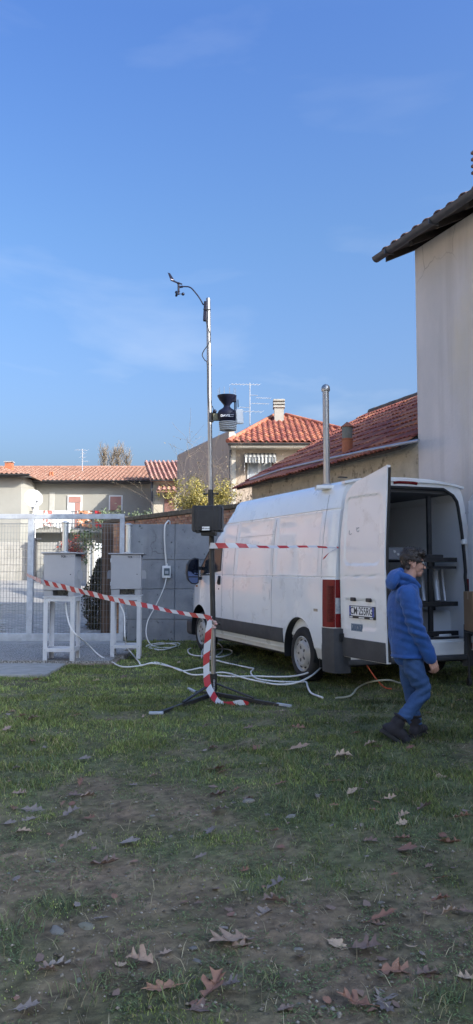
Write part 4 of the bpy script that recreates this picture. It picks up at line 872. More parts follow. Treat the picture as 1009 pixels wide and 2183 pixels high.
    # rear lamp on the corner pillar: wraps the corner and faces the rear
    def lamp_pt(a, z, off=0.0):
        # a 0: on the side, 1: at the door hinge edge
        us = [.20, .10, .045, .015, -.002, -.006, -.008]; xs_ = [sx(.20, z), sx(.10, z), sx(.045, z), sx(.015, z) + .01, .09 + inset(z), .13 + inset(z), .168 + inset(z)]
        return Vector((np.interp(a, np.linspace(0, 1, 7), xs_), np.interp(a, np.linspace(0, 1, 7), us), z)) + Vector((-(1 - a) * .7, -a, 0)).normalized() * (.012 + off)
    lp = B().sheet(lambda a, t: lamp_pt(a, lerp(.775, 1.365, t)), 12, 8, (.02, .03, 0)); lm_ = vpart(f_(lp), 'tail_lamp', mRed, smooth=50, bevel=.004)
    rb_ = B().sheet(lambda a, t: lamp_pt(lerp(.16, .46, a), lerp(.84, 1.29, t), .005), 4, 8, (.01, .015, 0)); vpart(f_(rb_), 'indicator_lens', mRedD, lm_)
    for k in range(22):
        z = lerp(.85, 1.28, k / 21); vpart(f_(B().tube([lamp_pt(a, z, .007) for a in (.24, .32, .40, .45)], .0045, 4)), 'rib', mRedD, lm_) if k % 1 == 0 else None
    rv = B().sheet(lambda a, t: lamp_pt(lerp(.56, .88, a), lerp(.945, 1.14, t), .006), 4, 6, (.01, .02, 0)); rv_ = vpart(f_(rv), 'reversing_lens', mClear, lm_)
    for z, z2 in ((.84, .935), (1.15, 1.29)): vpart(f_(B().sheet(lambda a, t: lamp_pt(lerp(.56, .90, a), lerp(z, z2, t), .004), 4, 4, (.01, .02, 0))), 'brake_lens', mRed, lm_)
    # rear bumper corner
    def bp_(a, t):
        z = lerp(.22, .765, t); k = np.linspace(0, 1, 7); tap = .028 * (1 - t) ** 2
        x = np.interp(a, k, [-.018, -.026, -.022, .005, .07, .14, .20]) + tap; y = np.interp(a, k, [.22, .12, .02, -.055, -.085, -.095, -.095]) + tap * .8
        o_ = .010 * (1 / (1 + math.exp(-(t - .60) * 40))) ; return Vector((x + o_ * (1 - a), y + o_ * a, z))
    bc_ = vpart(f_(B().sheet(bp_, 14, 14, (.05, .06, 0))), 'bumper_corner', mClad, smooth=40)
    vpart(f_(B().cbox((.155, -.098, .485), (.055, .014, .085))), 'reflector', mRed, bc_, bevel=.006)
    vpart(f_(B().cbox((.125, -.095, .66), (.12, .012, .10))), 'hinge_recess', mDark, bc_, bevel=.006)
    # hinges
    for z in (1.86, .66):
        hg = vpart(f_(B().box((.135 + inset(z), -.055, z - .035), (.20 + inset(z), .0, z + .035))), 'hinge', mVan, bevel=.012)
        vpart(f_(B().box((.11 + inset(z), -.012, z - .06), (.165 + inset(z), .006, z + .06))), 'hinge_plate', mVan, hg, bevel=.004)
    # mud guard
    vpart(f_(B().box((.06, WR - .50, .24), (.36, WR - .48, .45))), 'mud_flap', mRub)
# centre bumper, step, underbody
vpart(B().box((.19, -.115, .31), (VW - .19, -.02, .375)), 'bumper', mClad, bevel=.02, seg=3)
vpart(B().box((.19, -.03, .372), (VW - .19, .06, .545)), 'rear_sill', mVan, bevel=.008)
vpart(B().box((.27, .045, .54), (VW - .27, .10, .60)), 'threshold', mBlackP, bevel=.006)
vpart(B().box((.2, .1, .27), (VW - .2, 5.6, .345)), 'underbody', mDark)
vpart(B().box((.06, 5.45, .25), (VW - .06, 5.80, .55)), 'front_bumper', mClad, bevel=.08, seg=3)
# windscreen and bonnet shut line
wsn = B().sheet(lambda a, t: Vector((lerp(.30, VW - .30, a), lerp(3.80, 4.80, t), float(np.interp(lerp(3.80, 4.80, t), [3.75, 4.55, 4.86], [2.44, 1.86, 1.56])) + .012 - .02 * (2 * a - 1) ** 2)), 8, 8, (0, 0, -.01)); vpart(wsn, 'windscreen', mGlass, smooth=60)
vpart(B().box((.6, VL - .005, .62), (VW - .6, VL + .02, .80)), 'grille', mBlackP, bevel=.01)
# interior: floor, linings, bulkhead, shelf rack
vpart(B().box((.12, .06, .545), (VW - .12, 2.88, .585)), 'cargo_floor', mat('worn_floor', (0.33, 0.33, 0.34), (0.25, 0.25, 0.26), .7, scale=5))
lin = B(); lin.sheet(lambda a, t: Vector((VW - .135 - inset(lerp(.6, 2.40, t)), lerp(.07, 2.85, a), lerp(.6, 2.40, t))), 6, 10, (.012, 0, 0)); vpart(lin, 'side_lining', mLin, smooth=60)
lin = B(); lin.sheet(lambda a, t: Vector((.135 + inset(lerp(.6, 2.40, t)), lerp(.07, 2.85, a), lerp(.6, 2.40, t))), 6, 10, (-.012, 0, 0)); vpart(lin, 'side_lining', mLin, smooth=60)
for x0_ in (.10, VW - .47): vpart(B().box((x0_, WR - .50, .58), (x0_ + .37, WR + .50, .92)), 'wheel_box', mLin, bevel=.03)
vpart(B().box((.25, 2.80, .59), (VW - .25, 2.84, 2.5)), 'bulkhead', mat('grey_bulkhead', (0.42, 0.42, 0.42), (0.36, 0.36, 0.36), .7, scale=2))
vpart(B().box((.30, .05, 2.50), (VW - .30, 2.8, 2.545)), 'ceiling', mat('dark_headlining', (0.12, 0.12, 0.125), None, .9))
vpart(B().box((.25, 1.75, .59), (1.45, 1.80, 1.95)), 'partition', mat('grey_partition', (0.26, 0.25, 0.24), None, .7))
# door seal around the opening
ol = opening(-.004, .0); n0 = len(ol); keep = ol
vpart(B().tube([Vector((p.x, -.010, p.z)) for p in keep[3:-2]], .022, 8), 'door_seal', mDark, smooth=60)
# third brake lamp and roof lip
vpart(B().sheet(lambda a, t: Vector((lerp(.94, 1.30, a), -.012 - .02 * math.sin(math.pi * t), lerp(2.605, 2.665, t) - .01 * (2 * a - 1) ** 4)), 10, 4, (0, .05, 0)), 'brake_lamp', mRed, smooth=60, bevel=.006)
vpart(B().sheet(lambda a, t: Vector((lerp(.20, VW - .20, a), lerp(-.03, .05, t), 2.60 + .06 * (1 - (2 * a - 1) ** 4))), 14, 2, (0, 0, -.03)), 'roof_lip', mVan, smooth=40)
for x in (.42, 1.25, 1.72): vpart(B().cbox((x, .4, 2.705), (.12, .05, .012)), 'roof_strip', mDark)
# wheels
def wheel(y, left=True):
    s = -1 if left else 1; xo = .055 if left else VW - .055; t = Matrix.Translation((xo, y, .365)) @ Matrix.Rotation(R(90) * (-1 if left else 1), 4, 'Y') @ Matrix.Rotation(R(17), 4, 'Z')
    r = .362
    ty = B().lathe([(.225, -.20), (.31, -.205), (.345, -.19), (r, -.16), (r, -.05), (.352, -.022), (.33, -.004), (.29, .004), (.245, .0), (.232, -.012), (.226, -.06)], (0, 0, 0), 48, t); w = vpart(ty, 'wheel', mRub, smooth=40)
    tr = B()
    for k in range(48):
        a = 2 * math.pi * k / 48
        for zz in (-.17, -.12, -.07): tr.cbox((0, 0, 0), (.006, .018, .04), t @ Matrix.Rotation(a, 4, 'Z') @ Matrix.Translation((r + .001, .012 * (zz * 20 % 2 - 1), zz)))
    o = vpart(tr, 'tread', mRub, w); o['kind'] = 'stuff'
    rm_ = B().lathe([(.232, -.03), (.236, -.004), (.226, .002), (.218, -.012), (.205, -.045), (.185, -.035), (.165, -.006), (.150, .004), (.128, .006), (.122, .000), (.06, .0), (.055, .008), (.02, .010), (.005, .010)], (0, 0, 0), 48, t); rim = vpart(rm_, 'rim', mRim, w, smooth=32)
    for k in range(10):
        a = 2 * math.pi * k / 10; vpart(B().lathe([(.019, -.01), (.019, .004), (.001, .004)], (0, 0, 0), 12, t @ Matrix.Rotation(a, 4, 'Z') @ Matrix.Translation((.178, 0, -.026)) @ Matrix.Rotation(R(-28), 4, 'Y') @ Matrix.Scale(1.35, 4, (0, 1, 0))), 'vent_hole', mDark, rim)
    for k in range(5):
        a = 2 * math.pi * k / 5; vpart(B().lathe([(.017, -.004), (.017, .0085), (.001, .0085)], (0, 0, 0), 12, t @ Matrix.Rotation(a, 4, 'Z') @ Matrix.Translation((.086, 0, -.003)) @ Matrix.Scale(1.5, 4, (1, 0, 0))), 'lug_recess', mat('lug_grey', (0.10, 0.095, 0.09), None, .6), rim)
    return w
for y in (WR, WF): wheel(y, True); wheel(y, False)
# rear doors
DW = .935
def door(hx, s, ang, name_label):
    """s=+1 left door (extends to +x when closed); local door frame: a along the door, q outward, z up"""
    hv = Vector((hx, -.03, 0)); d = Matrix.Rotation(ang, 4, 'Z') @ Vector((s, 0, 0)); q = Matrix.Rotation(ang, 4, 'Z') @ Vector((0, -1, 0))
    MDo = axes(hv, d, q, (0, 0, 1))
    def ins(z): return inset(min(z, 2.5)) - inset(1.86) if z > 1.2 else 0
    def top(a): return 2.535 + .155 * a ** .85 - .09 * max(0, 1 - a / .12) ** 2
    def sdf(x, z, cx, cz, hx_, hz, r):
        dx, dz = abs(x - cx) - hx_ + r, abs(z - cz) - hz + r
        return math.hypot(max(dx, 0), max(dz, 0)) + min(max(dx, dz), 0) - r
    def sm(x): x = min(max(x, 0), 1); return x * x * (3 - 2 * x)
    def off(x, z):
        o = .045 + .02 * math.sin(math.pi * min(max((z - .4) / 2.2, 0), 1)) - .03 * sm((z - 1.5) / 1.1) 
        w0 = .10 + .05 * sm((z - 1.5)); d1 = sdf(x, z, .47, 1.96, .375, .42, .10); o -= .013 * sm(-d1 / .02)
        d2 = sdf(x, z, .42, .965, .33, .18, .05); o -= .010 * sm(-d2 / .02)
        d3 = abs(z - 1.405 - .01 * x); o -= .008 * sm(1 - d3 / .012)
        return o
    def pt(a, t):
        zt = top(a); z = lerp(.43, zt, t); x0 = .01 + max(ins(z), 0) * 1.0 + (.10 * max(0, (z - 2.35) / .2) ** 2 if z > 2.35 else 0); x = lerp(x0, DW, a)
        return MDo @ Vector((x, off(x, z), z))
    b = B().sheet(pt, 44, 120, tuple(q * -.05)); dr = vpart(b, 'rear_door', mVan, smooth=30)
    if name_label: dr['label'] = name_label
    vpart(B().box((.0, .0, 0), (.0, 0, 0)) if False else B().tube([MDo @ Vector((DW + .004, off(DW, z) - .03, z)) for z in np.linspace(.45, 2.66, 24)], .016, 6, flat=1.6), 'door_edge_seal', mDark, dr, smooth=60)
    lw = B().sheet(lambda a, t: MDo @ Vector((lerp(.035, DW - .02, a), off(lerp(.035, DW, a), lerp(.435, .665, t)) + .018, lerp(.435 , .665, t))), 10, 6, tuple(q * -.025)); vpart(lw, 'door_moulding', mClad, dr, bevel=.006)
    for x in (.30, .62):
        vpart(B().cbox((x, off(x, 1.13) + .016, 1.135), (.085, .035, .045), MDo), 'number_plate_lamp', mBlackP, dr, bevel=.008)
    inn = B().sheet(lambda a, t: MDo @ Vector((lerp(.10, DW - .08, a), off(.5, lerp(.55, 2.4, t)) - .062, lerp(.55, 2.4, t))), 4, 6, tuple(q * .01)); vpart(inn, 'inner_lining', mLin, dr)
    return dr, MDo, off
ANG_L = R(-87)
dl, MDo, doff = door(.175, 1, ANG_L, None)
dr2, _, _ = door(VW - .175, -1, R(90), None)
# number plate, badge and printed marks on the left door
def dface(x, z, o=0.0): return MDo @ Vector((x, doff(x, z) + o, z))
_fx = (MDo.to_3x3() @ Vector((1, 0, 0))); _q = (MDo.to_3x3() @ Vector((0, 1, 0)))
XD = _fx * 1.0; 
def dplane(x, z, o): return axes(dface(x, z, o), XD, (0, 0, 1), _q)
mPl = mat('plate_white', (0.80, 0.80, 0.79), None, .4); mPlB = mat('plate_blue', (0.035, 0.07, 0.35), None, .4); mInk = mat('black_ink', (0.015, 0.015, 0.018), None, .5)
pz = 0.985; fr = vpart(B().cbox((0, 0, 0), (.53, .15, .018), dplane(.475, pz, .012)), 'number_plate', mBlackP, dl, bevel=.004)
vpart(B().cbox((0, .012, .011), (.508, .11, .004), dplane(.475, pz, .012)), 'plate_face', mPl, fr)
for x in (-.236, .236): vpart(B().cbox((x, .012, .0118), (.036, .11, .004), dplane(.475, pz, .012)), 'plate_band', mPlB, fr)
for x, t_ in ((-.238, 'I'), (.238, '')):
    if t_: text('plate_mark', t_, .026, ML @ dplane(.475, pz, .012) @ Matrix.Translation((x, -.02, .0142)), mPl, fr)
text('plate_text', 'CM\u00b7255RG', .088, ML @ dplane(.475, pz, .012) @ Matrix.Translation((0, .011, .0135)), mInk, fr, sx=.80, bold=.0012)
for x in (-.22, 0, .20): vpart(B().cbox((x, -.062, .0105), (.06 if x else .11, .014, .004), dplane(.475, pz, .012)), 'frame_print', mPl, fr)
bd_ = vpart(B().cbox((0, 0, 0), (.235, .088, .008), dplane(.345, .80, .004)), 'badge', mat('badge_grey', (0.20, 0.27, 0.33), None, .4, .3), dl)
for k, ch_ in enumerate('FIAT'):
    vpart(B().prism([(-.024, -.034), (.018, -.034), (.026, .034), (-.016, .034)], .0045, .007, dplane(.345, .80, .004) @ Matrix.Translation((-.082 + k * .055, 0, 0))), 'badge_tile', mat('badge_blue', (0.07, 0.13, 0.22), None, .4), bd_)
    text('badge_letter', ch_, .045, ML @ dplane(.345, .80, .004) @ Matrix.Translation((-.081 + k * .055, 0, .0078)), mat('badge_silver', (0.45, 0.48, 0.5), None, .4, .4), bd_, sx=.6, shear=.1)
for x, k in ((.21, 0), (.37, 1)):
    vpart(B().tube(spline([dface(x - .025, 1.97 + k * .03, .001), dface(x - .025, 1.93 + k * .03, .001), dface(x, 1.915 + k * .03, .001), dface(x + .025, 1.93 + k * .03, .001)], 4), .005, 5), 'embossed_mark', mat('grey_mark', (0.42, 0.43, 0.44), None, .5), dl)
    if k: vpart(B().tube([dface(x - .02, 1.985, .001), dface(x + .02, 1.995, .001)], .006, 5), 'embossed_mark', mat('grey_mark2', (0.42, 0.43, 0.44), None, .5), dl)
# stickers and scratches on the side
vpart(side_patch(.34, .45, .955, .99, .002, 2, 2, .004), 'sticker', mat('beige_sticker', (0.42, 0.36, 0.28), (0.30, 0.26, 0.2), .6, scale=30))
for u0, u1, z, dz in ((1.82, 2.02, 1.86, .01), (1.84, 2.04, 1.29, .005), (1.84, 2.0, .905, -.01)):
    vpart(side_patch(u0, u1, 0, 0, .0012, 6, 1, .004, fn=lambda a, t: z + dz * a + lerp(0, .005, t) * math.sin(math.pi * a)), 'scratch', mat('scratch_grey', (0.36, 0.35, 0.33), None, .7))
vpart(B().tube([Vector((sx(u, z) - .0005, u, z)) for u, z in ((1.83, 1.21), (1.80, 1.14), (1.82, 1.05))], .003, 5), 'scratch', mat('scratch_grey2', (0.36, 0.35, 0.33), None, .7))

# ---------------------------------------------------------------- shelf rack and things inside the van (world via L)
def lb_(a, b_): return a
rk = thing('shelf_rack', 'black steel shelf rack standing inside the open van', 'rack', L(1.62, .25, .585), THV); RKM = ML
def rbox(b, a, c): b.box(a, c, ML); return b
for x, y in ((1.60, .16), (1.60, .62), (1.98, .62)):
    rbox(B(), (x - .03, y - .02, .586), (x + .03, y + .02, 2.47 if y < .3 else 1.60)).build('upright', mBlackM, rk)
for z, xl_ in ((.64, 1.1), (1.03, 1.05), (1.62, 1.2)):
    rbox(B(), (xl_, .12, z - .03), (2.02, .17, z + .03)).build('front_rail', mBlackM, rk)
    if z > .9: rbox(B(), (xl_, .17, z - .03), (2.02, .66, z - .005)).build('shelf', mBlackM, rk)
rbox(B(), (1.52, .118, 1.63), (1.80, .2, 1.69)).build('clamp', mBlackP, rk, bevel=.01)
rbox(B(), (1.15, .14, 1.50), (2.02, .18, 1.535), ).build('leaning_rail', mBlackM, rk)
rp_ = [(1.29, .036), (1.56, .032), (1.78, .042), (1.90, .020)]
mTubeG = mat('grey_tube', (0.50, 0.50, 0.50), (0.40, 0.40, 0.41), .4, .3)
labs = ['leftmost grey tube leaning on the van shelf beside the man', 'grey tube leaning on the van shelf just right of the black upright', 'thickest pale tube leaning on the van shelf', 'thinnest tube leaning at the right end of the van shelf']
for (x, r), lab in zip(rp_, labs):
    tag(B().tube([L(x, .24, 1.062), L(x + .085, .42, 1.50)], r, 10).build('tube', mTubeG, smooth=60), lab, 'tube', 'tubes leaning on the van shelf')
for a, c, lab in (((1.20, .30), (1.60, .33), 'grey panel'),): pass
tag(B().lathe([(.0, 0), (.13, 0), (.145, .02), (.14, .045), (.03, .05)], L(1.80, .22, .586), 20).build('lid', mWhiteP, smooth=40), 'white round plastic lid lying on the van floor by the rear sill', 'lid')
ib = thing('instrument_case', 'dark blue instrument case standing in the van behind the open door', 'case', L(.62, .9, .59), THV)
B().box((.30, .8, .59), (1.12, 1.5, 1.66), ML).build('shell', mat('navy_case', (0.02, 0.025, 0.06), (0.03, 0.035, 0.07), .5), ib, bevel=.02)
B().box((.36, .785, 1.40), (1.06, .80, 1.60), ML).build('panel', mBlackP, ib, bevel=.005)
b2 = thing('analyser', 'grey analyser unit on the upper shelf inside the van', 'instrument', L(1.30, .9, 1.63), THV)
B().box((1.17, .7, 1.626), (1.56, 1.25, 1.80), ML).build('shell', mat('grey_unit', (0.24, 0.25, 0.28), None, .5), b2, bevel=.01)
for k in range(2): B().cyl(L(1.40 + .06 * k, .699, 1.74 - .04 * k), L(1.40 + .06 * k, .68, 1.74 - .04 * k), .018).build('knob', mWhiteP, b2)
tag(B().tube(spline([L(.60, .5, 2.46), L(.66, .45, 2.40), L(.76, .42, 2.33), L(.84, .42, 2.2), L(.92, .42, 1.95), L(.96, .45, 1.66)]), .018, 8).build('hose', mBlackP, smooth=60), 'black hose hanging in an arc from the van ceiling', 'hose')
# exhaust stack on the roof
rf = Vector((AY(697, 1009, 10.05).x, 10.05, 0)); rl = (rf - VO); rv_, ru_ = rl.dot(VR), rl.dot(VA); rz = roof_x(ru_, rv_)
fl = thing('flue_pipe', 'tall stainless pipe with domed cap standing on the van roof', 'pipe', Vector((rf.x, rf.y, rz)))
zt_ = AY(694, 826, 10.05).z; tp = Vector((AY(694.5, 830, 10.05).x, 10.05, 0)) - Vector((rf.x, rf.y, 0)); s_ = 10.05 / F
base = Vector((rf.x, rf.y, rz - .02)); tpp = Vector((rf.x + tp.x, rf.y, zt_ - .03))
b = B().tube([base, tpp], 7.0 * s_, 20); b.build('pipe', mSteel, fl, smooth=50)
B().tube([base.lerp(tpp, .045), base.lerp(tpp, .06)], 8.0 * s_, 20).build('collar', mSteel, fl, smooth=40)
B().lathe([(.10, 0), (.10, .045), (.055, .06)], base, 20).build('flange', mGalv, fl, smooth=40)
B().cbox(base + Vector((.0, 0, .015)), (.30, .24, .05), ).build('base_plate', mVan, fl, bevel=.01)
B().lathe([(9 * s_, -.02), (9.6 * s_, .0), (9 * s_, .035), (6 * s_, .06), (1 * s_, .075)], tpp, 20).build('cap', mSteel, fl, smooth=60)
# carton and black trolley at the right edge
tq = AY(1030, 1300, 9.7)
tr_ = thing('trolley', 'black folding trolley at the right edge of the frame by the van', 'trolley', (tq.x + .02, 9.7, 0))
zc = AY(1005, 1341, 9.7).z; xL = AY(1001, 1300, 9.7).x
B().box((xL + .01, 9.55, zc - .06), (xL + .55, 9.95, zc - .03)).build('platform', mBlackP, tr_, bevel=.01)
for x in (xL + .04, xL + .5):
    for y in (9.6, 9.9): B().cyl((x, y, .1), (x, y, zc - .05), .018).build('leg', mBlackM, tr_); B().cyl((x - .02, y, .07), (x + .02, y, .07), .06).build('caster', mRub, tr_)
B().ball((xL + .035, 9.55, zc - .055), .05).build('knob', mBlackP, tr_)
bx = thing('cardboard_box', 'brown cardboard carton on the black trolley at the right edge', 'box', (xL + .25, 9.75, zc - .028))
mCard = mat('cardboard', (0.40, 0.27, 0.17), (0.34, 0.225, 0.14), .85, scale=4); zt2 = AY(1003, 1263, 9.6).z
B().box((xL, 9.56, zc - .028), (xL + .5, 9.94, zt2)).build('carton', mCard, bx, bevel=.004)
B().box((xL - .002, 9.72, zt2 - .09), (xL + .502, 9.78, zt2 + .002)).build('tape', mat('parcel_tape', (0.45, 0.33, 0.2), None, .3), bx)
for y in (9.56, 9.752): B().box((xL + .004, y + .002, zt2 + .0025), (xL + .496, y + .184, zt2 + .006)).build('flap', mCard, bx)
# ---------------------------------------------------------------- air samplers on white stands
mSamp = mat('pale_grey_enamel', (0.40, 0.395, 0.41), (0.36, 0.355, 0.37), 0.45, scale=3, coat=.2)
mSampD = mat('grey_enamel_housing', (0.36, 0.36, 0.375), (0.32, 0.32, 0.335), 0.5, scale=3)
mLeg = mat('white_steel_legs', (0.60, 0.60, 0.615), (0.54, 0.54, 0.555), 0.45, scale=5, bump=.03)
mAlu = mat('aluminium_tube', (0.60, 0.62, 0.62), (0.50, 0.52, 0.52), 0.38, 0.85, scale=10, stretch=(1, 1, .2))
def sampler(loc, rz, label):
    t = thing('air_sampler', label, 'air sampler', loc, rz, 'air samplers on white stands')
    def P(b, n, m_, p=None, **k): return b.build(n, m_, p or t, world=False, **k)
    for x in (-.245, .245):
        for y in (-.19, .19):
            b = B(); s = 1 if x < 0 else -1; w = 1 if y < 0 else -1
            b.box((min(x, x + s * .065), min(y, y + w * .004), 0), (max(x, x + s * .065), max(y, y + w * .004), 1.0)); b.box((min(x, x + s * .004), min(y + w * .0045, y + w * .055), 0), (max(x, x + s * .004), max(y + w * .0045, y + w * .055), 1.0))
            P(b, 'leg', mLeg)
    for z in (.17, .955):
        for y in (-.192, .186): P(B().box((-.24, y, z), (.24, y + .006, z + .055)), 'cross_rail', mLeg)
        for x in (-.247, .241): P(B().box((x, -.18, z), (x + .006, .18, z + .055)), 'cross_rail', mLeg)
    P(B().box((-.24, -.18, .20), (.24, .18, .206)), 'shelf', mLeg)
    P(B().box((-.262, -.205, 1.012), (.262, .205, 1.03)), 'table', mLeg, bevel=.003)
    # housing made of a ring round the slot so one can look through the lower window
    P(B().box((-.24, -.20, 1.032), (-.105, .19, 1.125)), 'base_housing', mSampD); P(B().box((.145, -.20, 1.032), (.24, .19, 1.125)), 'base_housing', mSampD)
    P(B().box((-.105, -.20, 1.032), (.145, .19, 1.042)), 'base_housing', mSampD); P(B().box((-.105, .10, 1.042), (.145, .185, 1.125)), 'display', mat('pale_display', (0.66, 0.67, 0.63), (0.30, 0.31, 0.30), .5, scale=24, detail=1, mixlo=.52, mixhi=.6))
    P(B().box((-.243, -.16, 1.127), (.243, .20, 1.70)), 'cabinet', mSamp, bevel=.004)
    d = P(B().box((-.247, -.21, 1.13), (.247, -.163, 1.695)), 'door', mSamp, bevel=.008)
    P(B().cyl((.18, -.208, 1.375), (.18, -.216, 1.375), .008), 'lock', mDark, d)
    for z in (1.22, 1.60): P(B().cyl((-.25, -.205, z - .03), (-.25, -.205, z + .03), .007), 'hinge', mGalv, d)
    for x in (-.215, .215):
        for z in (.06, .20, .93, .985): P(B().cyl((x, -.190, z), (x, -.200, z), .008, n=8), 'bolt', mGalv)
    for x in (-.255, .25): P(B().box((x, -.18, 1.66), (x + .006, .16, 1.69)), 'vent', mBlackP)
    P(B().box((-.29, -.235, 1.702), (.29, .22, 1.722)), 'lid', mSamp, bevel=.006); P(B().box((-.32, -.05, 1.694), (-.25, .19, 1.701)), 'lid_stay', mBlackP); P(B().box((.25, -.05, 1.694), (.32, .19, 1.701)), 'lid_stay', mBlackP)
    for s in (-1, 1):
        b = B(); b.prism([(-.10, 0), (.06, 0), (.06, .14), (-.06, .14), (-.10, .10)], 0, .004); M = axes((s * .30, .02, 1.31), (0, 1, 0), (0, 0, 1)) ; b2 = B(); b2.add(b.v, b.f, M); b2.box((min(s * .25, s * .304), -.04, 1.36), (max(s * .25, s * .304), .08, 1.366))
        bb = B(); bb.prism([(0, 0), (.078, 0), (.078, .10), (.058, .14), (0, .14)] if s > 0 else [(0, 0), (-.078, 0), (-.078, .10), (-.058, .14), (0, .14)], -.002, .002)
        b3 = B(); b3.add(bb.v, bb.f, axes((s * .244, -.02, 1.30), (1, 0, 0), (0, 0, 1))); P(b3, 'carry_handle', mSampD)
    P(B().lathe([(.075, 0), (.075, .012), (.052, .02)], (0.02, .02, 1.722), 20), 'tube_flange', mAlu, smooth=40)
    P(B().lathe([(.047, .0), (.047, .40), (.052, .402), (.052, .425), (.047, .427), (.047, .455), (.030, .46), (.030, .462)], (.02, .02, 1.735), 24), 'inlet_tube', mAlu, smooth=40)
    P(B().lathe([(.050, 0), (.050, .02)], (.02, .02, 2.0), 24), 'tube_band', mAlu, smooth=40)
    P(B().lathe([(.064, 0), (.064, .012), (.03, .03)], (.02, .02, 2.195), 20), 'rain_cap', mAlu, smooth=40)
    Wt = Matrix.Translation(Vector(loc)) @ Matrix.Rotation(rz, 4, 'Z')
    text('maker_name', 'TCR', .030, Wt @ axes((.062, -.2105, 1.655), (1, 0, 0), (0, 0, 1), (0, -1, 0)), mInk, d, bold=.0022, sx=.95); text('maker_name', 'TECORA', .028, Wt @ axes((.158, -.2105, 1.655), (1, 0, 0), (0, 0, 1), (0, -1, 0)), mat('grey_ink', (0.20, 0.20, 0.22), None, .5), d, sx=.95)
    return t
g1 = G(125.5, 1413, .04); g2 = G(265.5, 1404, .04)
sampler((g1.x, g1.y + .19, .036), R(-3), 'air sampler on a white stand in front of the mesh gate, left of its twin')
sampler((g2.x, g2.y + .19, .036), R(4), 'air sampler on a white stand at the end of the concrete wall')

# ---------------------------------------------------------------- weather mast on a black tripod
mb0 = G(456, 1487); MY = mb0.y
mast = thing('weather_mast', 'tall stainless mast with black tripod foot and black case', 'mast', mb0)
def MP(px, py, dy=0.0): return AY(px, py, MY + dy)
ms = MY / F
def mseg(n, pa, pb, r, m_, p=None): return B().cyl(MP(*pa), MP(*pb), r * ms, n=18).build(n, m_, p or mast, smooth=50)
mseg('upper_tube', (444, 637), (449.5, 1046), 4.7, mSteel); mseg('tube_collar', (446.3, 776), (446.4, 780), 5.2, mSteel)
B().ball(MP(444, 637), (4.7 * ms, 4.7 * ms, 2.5 * ms)).build('tube_cap', mSteel, mast, smooth=60)
mseg('coupling', (449.5, 1044), (450, 1082), 6.0, mBlackM); mseg('black_tube', (450, 1082), (454.5, 1322), 5.6, mBlackM)
mseg('lower_tube', (454.5, 1316), (455.5, 1442), 5.0, mSteel); mseg('hub', (455.5, 1436), (455.8, 1472), 7.5, mBlackM); mseg('ground_tube', (455.8, 1470), (456, 1500), 5.0, mBlackM)
for px_, py_ in ((450, 1053), (454.6, 1330)):
    c = MP(px_, py_); b = B().cyl(c - Vector((14 * ms, .01, 0)), c + Vector((14 * ms, -.01, 0)), 1.6 * ms, n=8); b.ball(c - Vector((14 * ms, .01, 0)), 3 * ms); b.ball(c + Vector((14 * ms, -.01, 0)), 3 * ms)
    b.build('clamp_screw', mBlackM, mast, smooth=50)
b = B(); 
for k in range(5): b.ball(MP(455 + (-4, 3, 5, -2, 2)[k], 1322 + k * 4, -.03), (4.2 * ms, 3 * ms, 3 * ms))
b.build('knot', mat('tape_knot', (0.62, 0.55, 0.50), (0.5, 0.2, 0.18), .6, scale=30), mast, smooth=60)
hub = MP(455.8, 1455)
feet = [(G(336, 1523, .02), G(322, 1523, .02)), (G(600, 1505, .02), G(618, 1508, .02)), (G(413, 1476, .02), G(403, 1471, .02))]
kn = [G(427, 1503, .04), G(488, 1498, .04), G(440, 1486, .04)]
for (f, tip), k_ in zip(feet, kn):
    top = hub + (k_ - hub).normalized() * .03; ctr = Vector((mb0.x, mb0.y, .045))
    d = (f - ctr); d.z = 0; d.normalize(); sd_ = d.cross(Vector((0, 0, 1)))
    lg = B(); 
    lg.box((0, -.022, -.022), ((f - ctr).length, .022, .022), axes(ctr - d * .02 + Vector((0, 0, 0)), (f - ctr + Vector((0, 0, .0))).normalized(), sd_)); leg = lg.build('leg', mBlackM, mast, bevel=.004)
    bt = (tip - f); B().box((-.06, -.018, -.016), (bt.length + .02, .018, .01), axes(f + Vector((0, 0, .012)), bt.normalized(), bt.normalized().cross(Vector((0, 0, 1))))).build('leg_foot', mGalv, leg, bevel=.004)
    st = ctr + d * ((k_ - ctr).length); st.z = .06
    B().box((0, -.017, -.008), ((st - hub).length, .017, .008), axes(hub, (st - hub).normalized(), sd_)).build('strut', mBlackM, leg, bevel=.003)
ch_ = B()
for k in range(9):
    c = MP(456.5, 1452, -.09).lerp(MP(456.5, 1483, -.09), k / 8); a = R(90) * (k % 2)
    ch_.tube([c + Vector((math.cos(a) * .009 * math.sin(q), math.sin(a) * .009 * math.sin(q), .017 * math.cos(q))) for q in np.linspace(0, 2 * math.pi, 9)], .003, 4, cap=False)
ch_.build('chain', mGalv, mast)
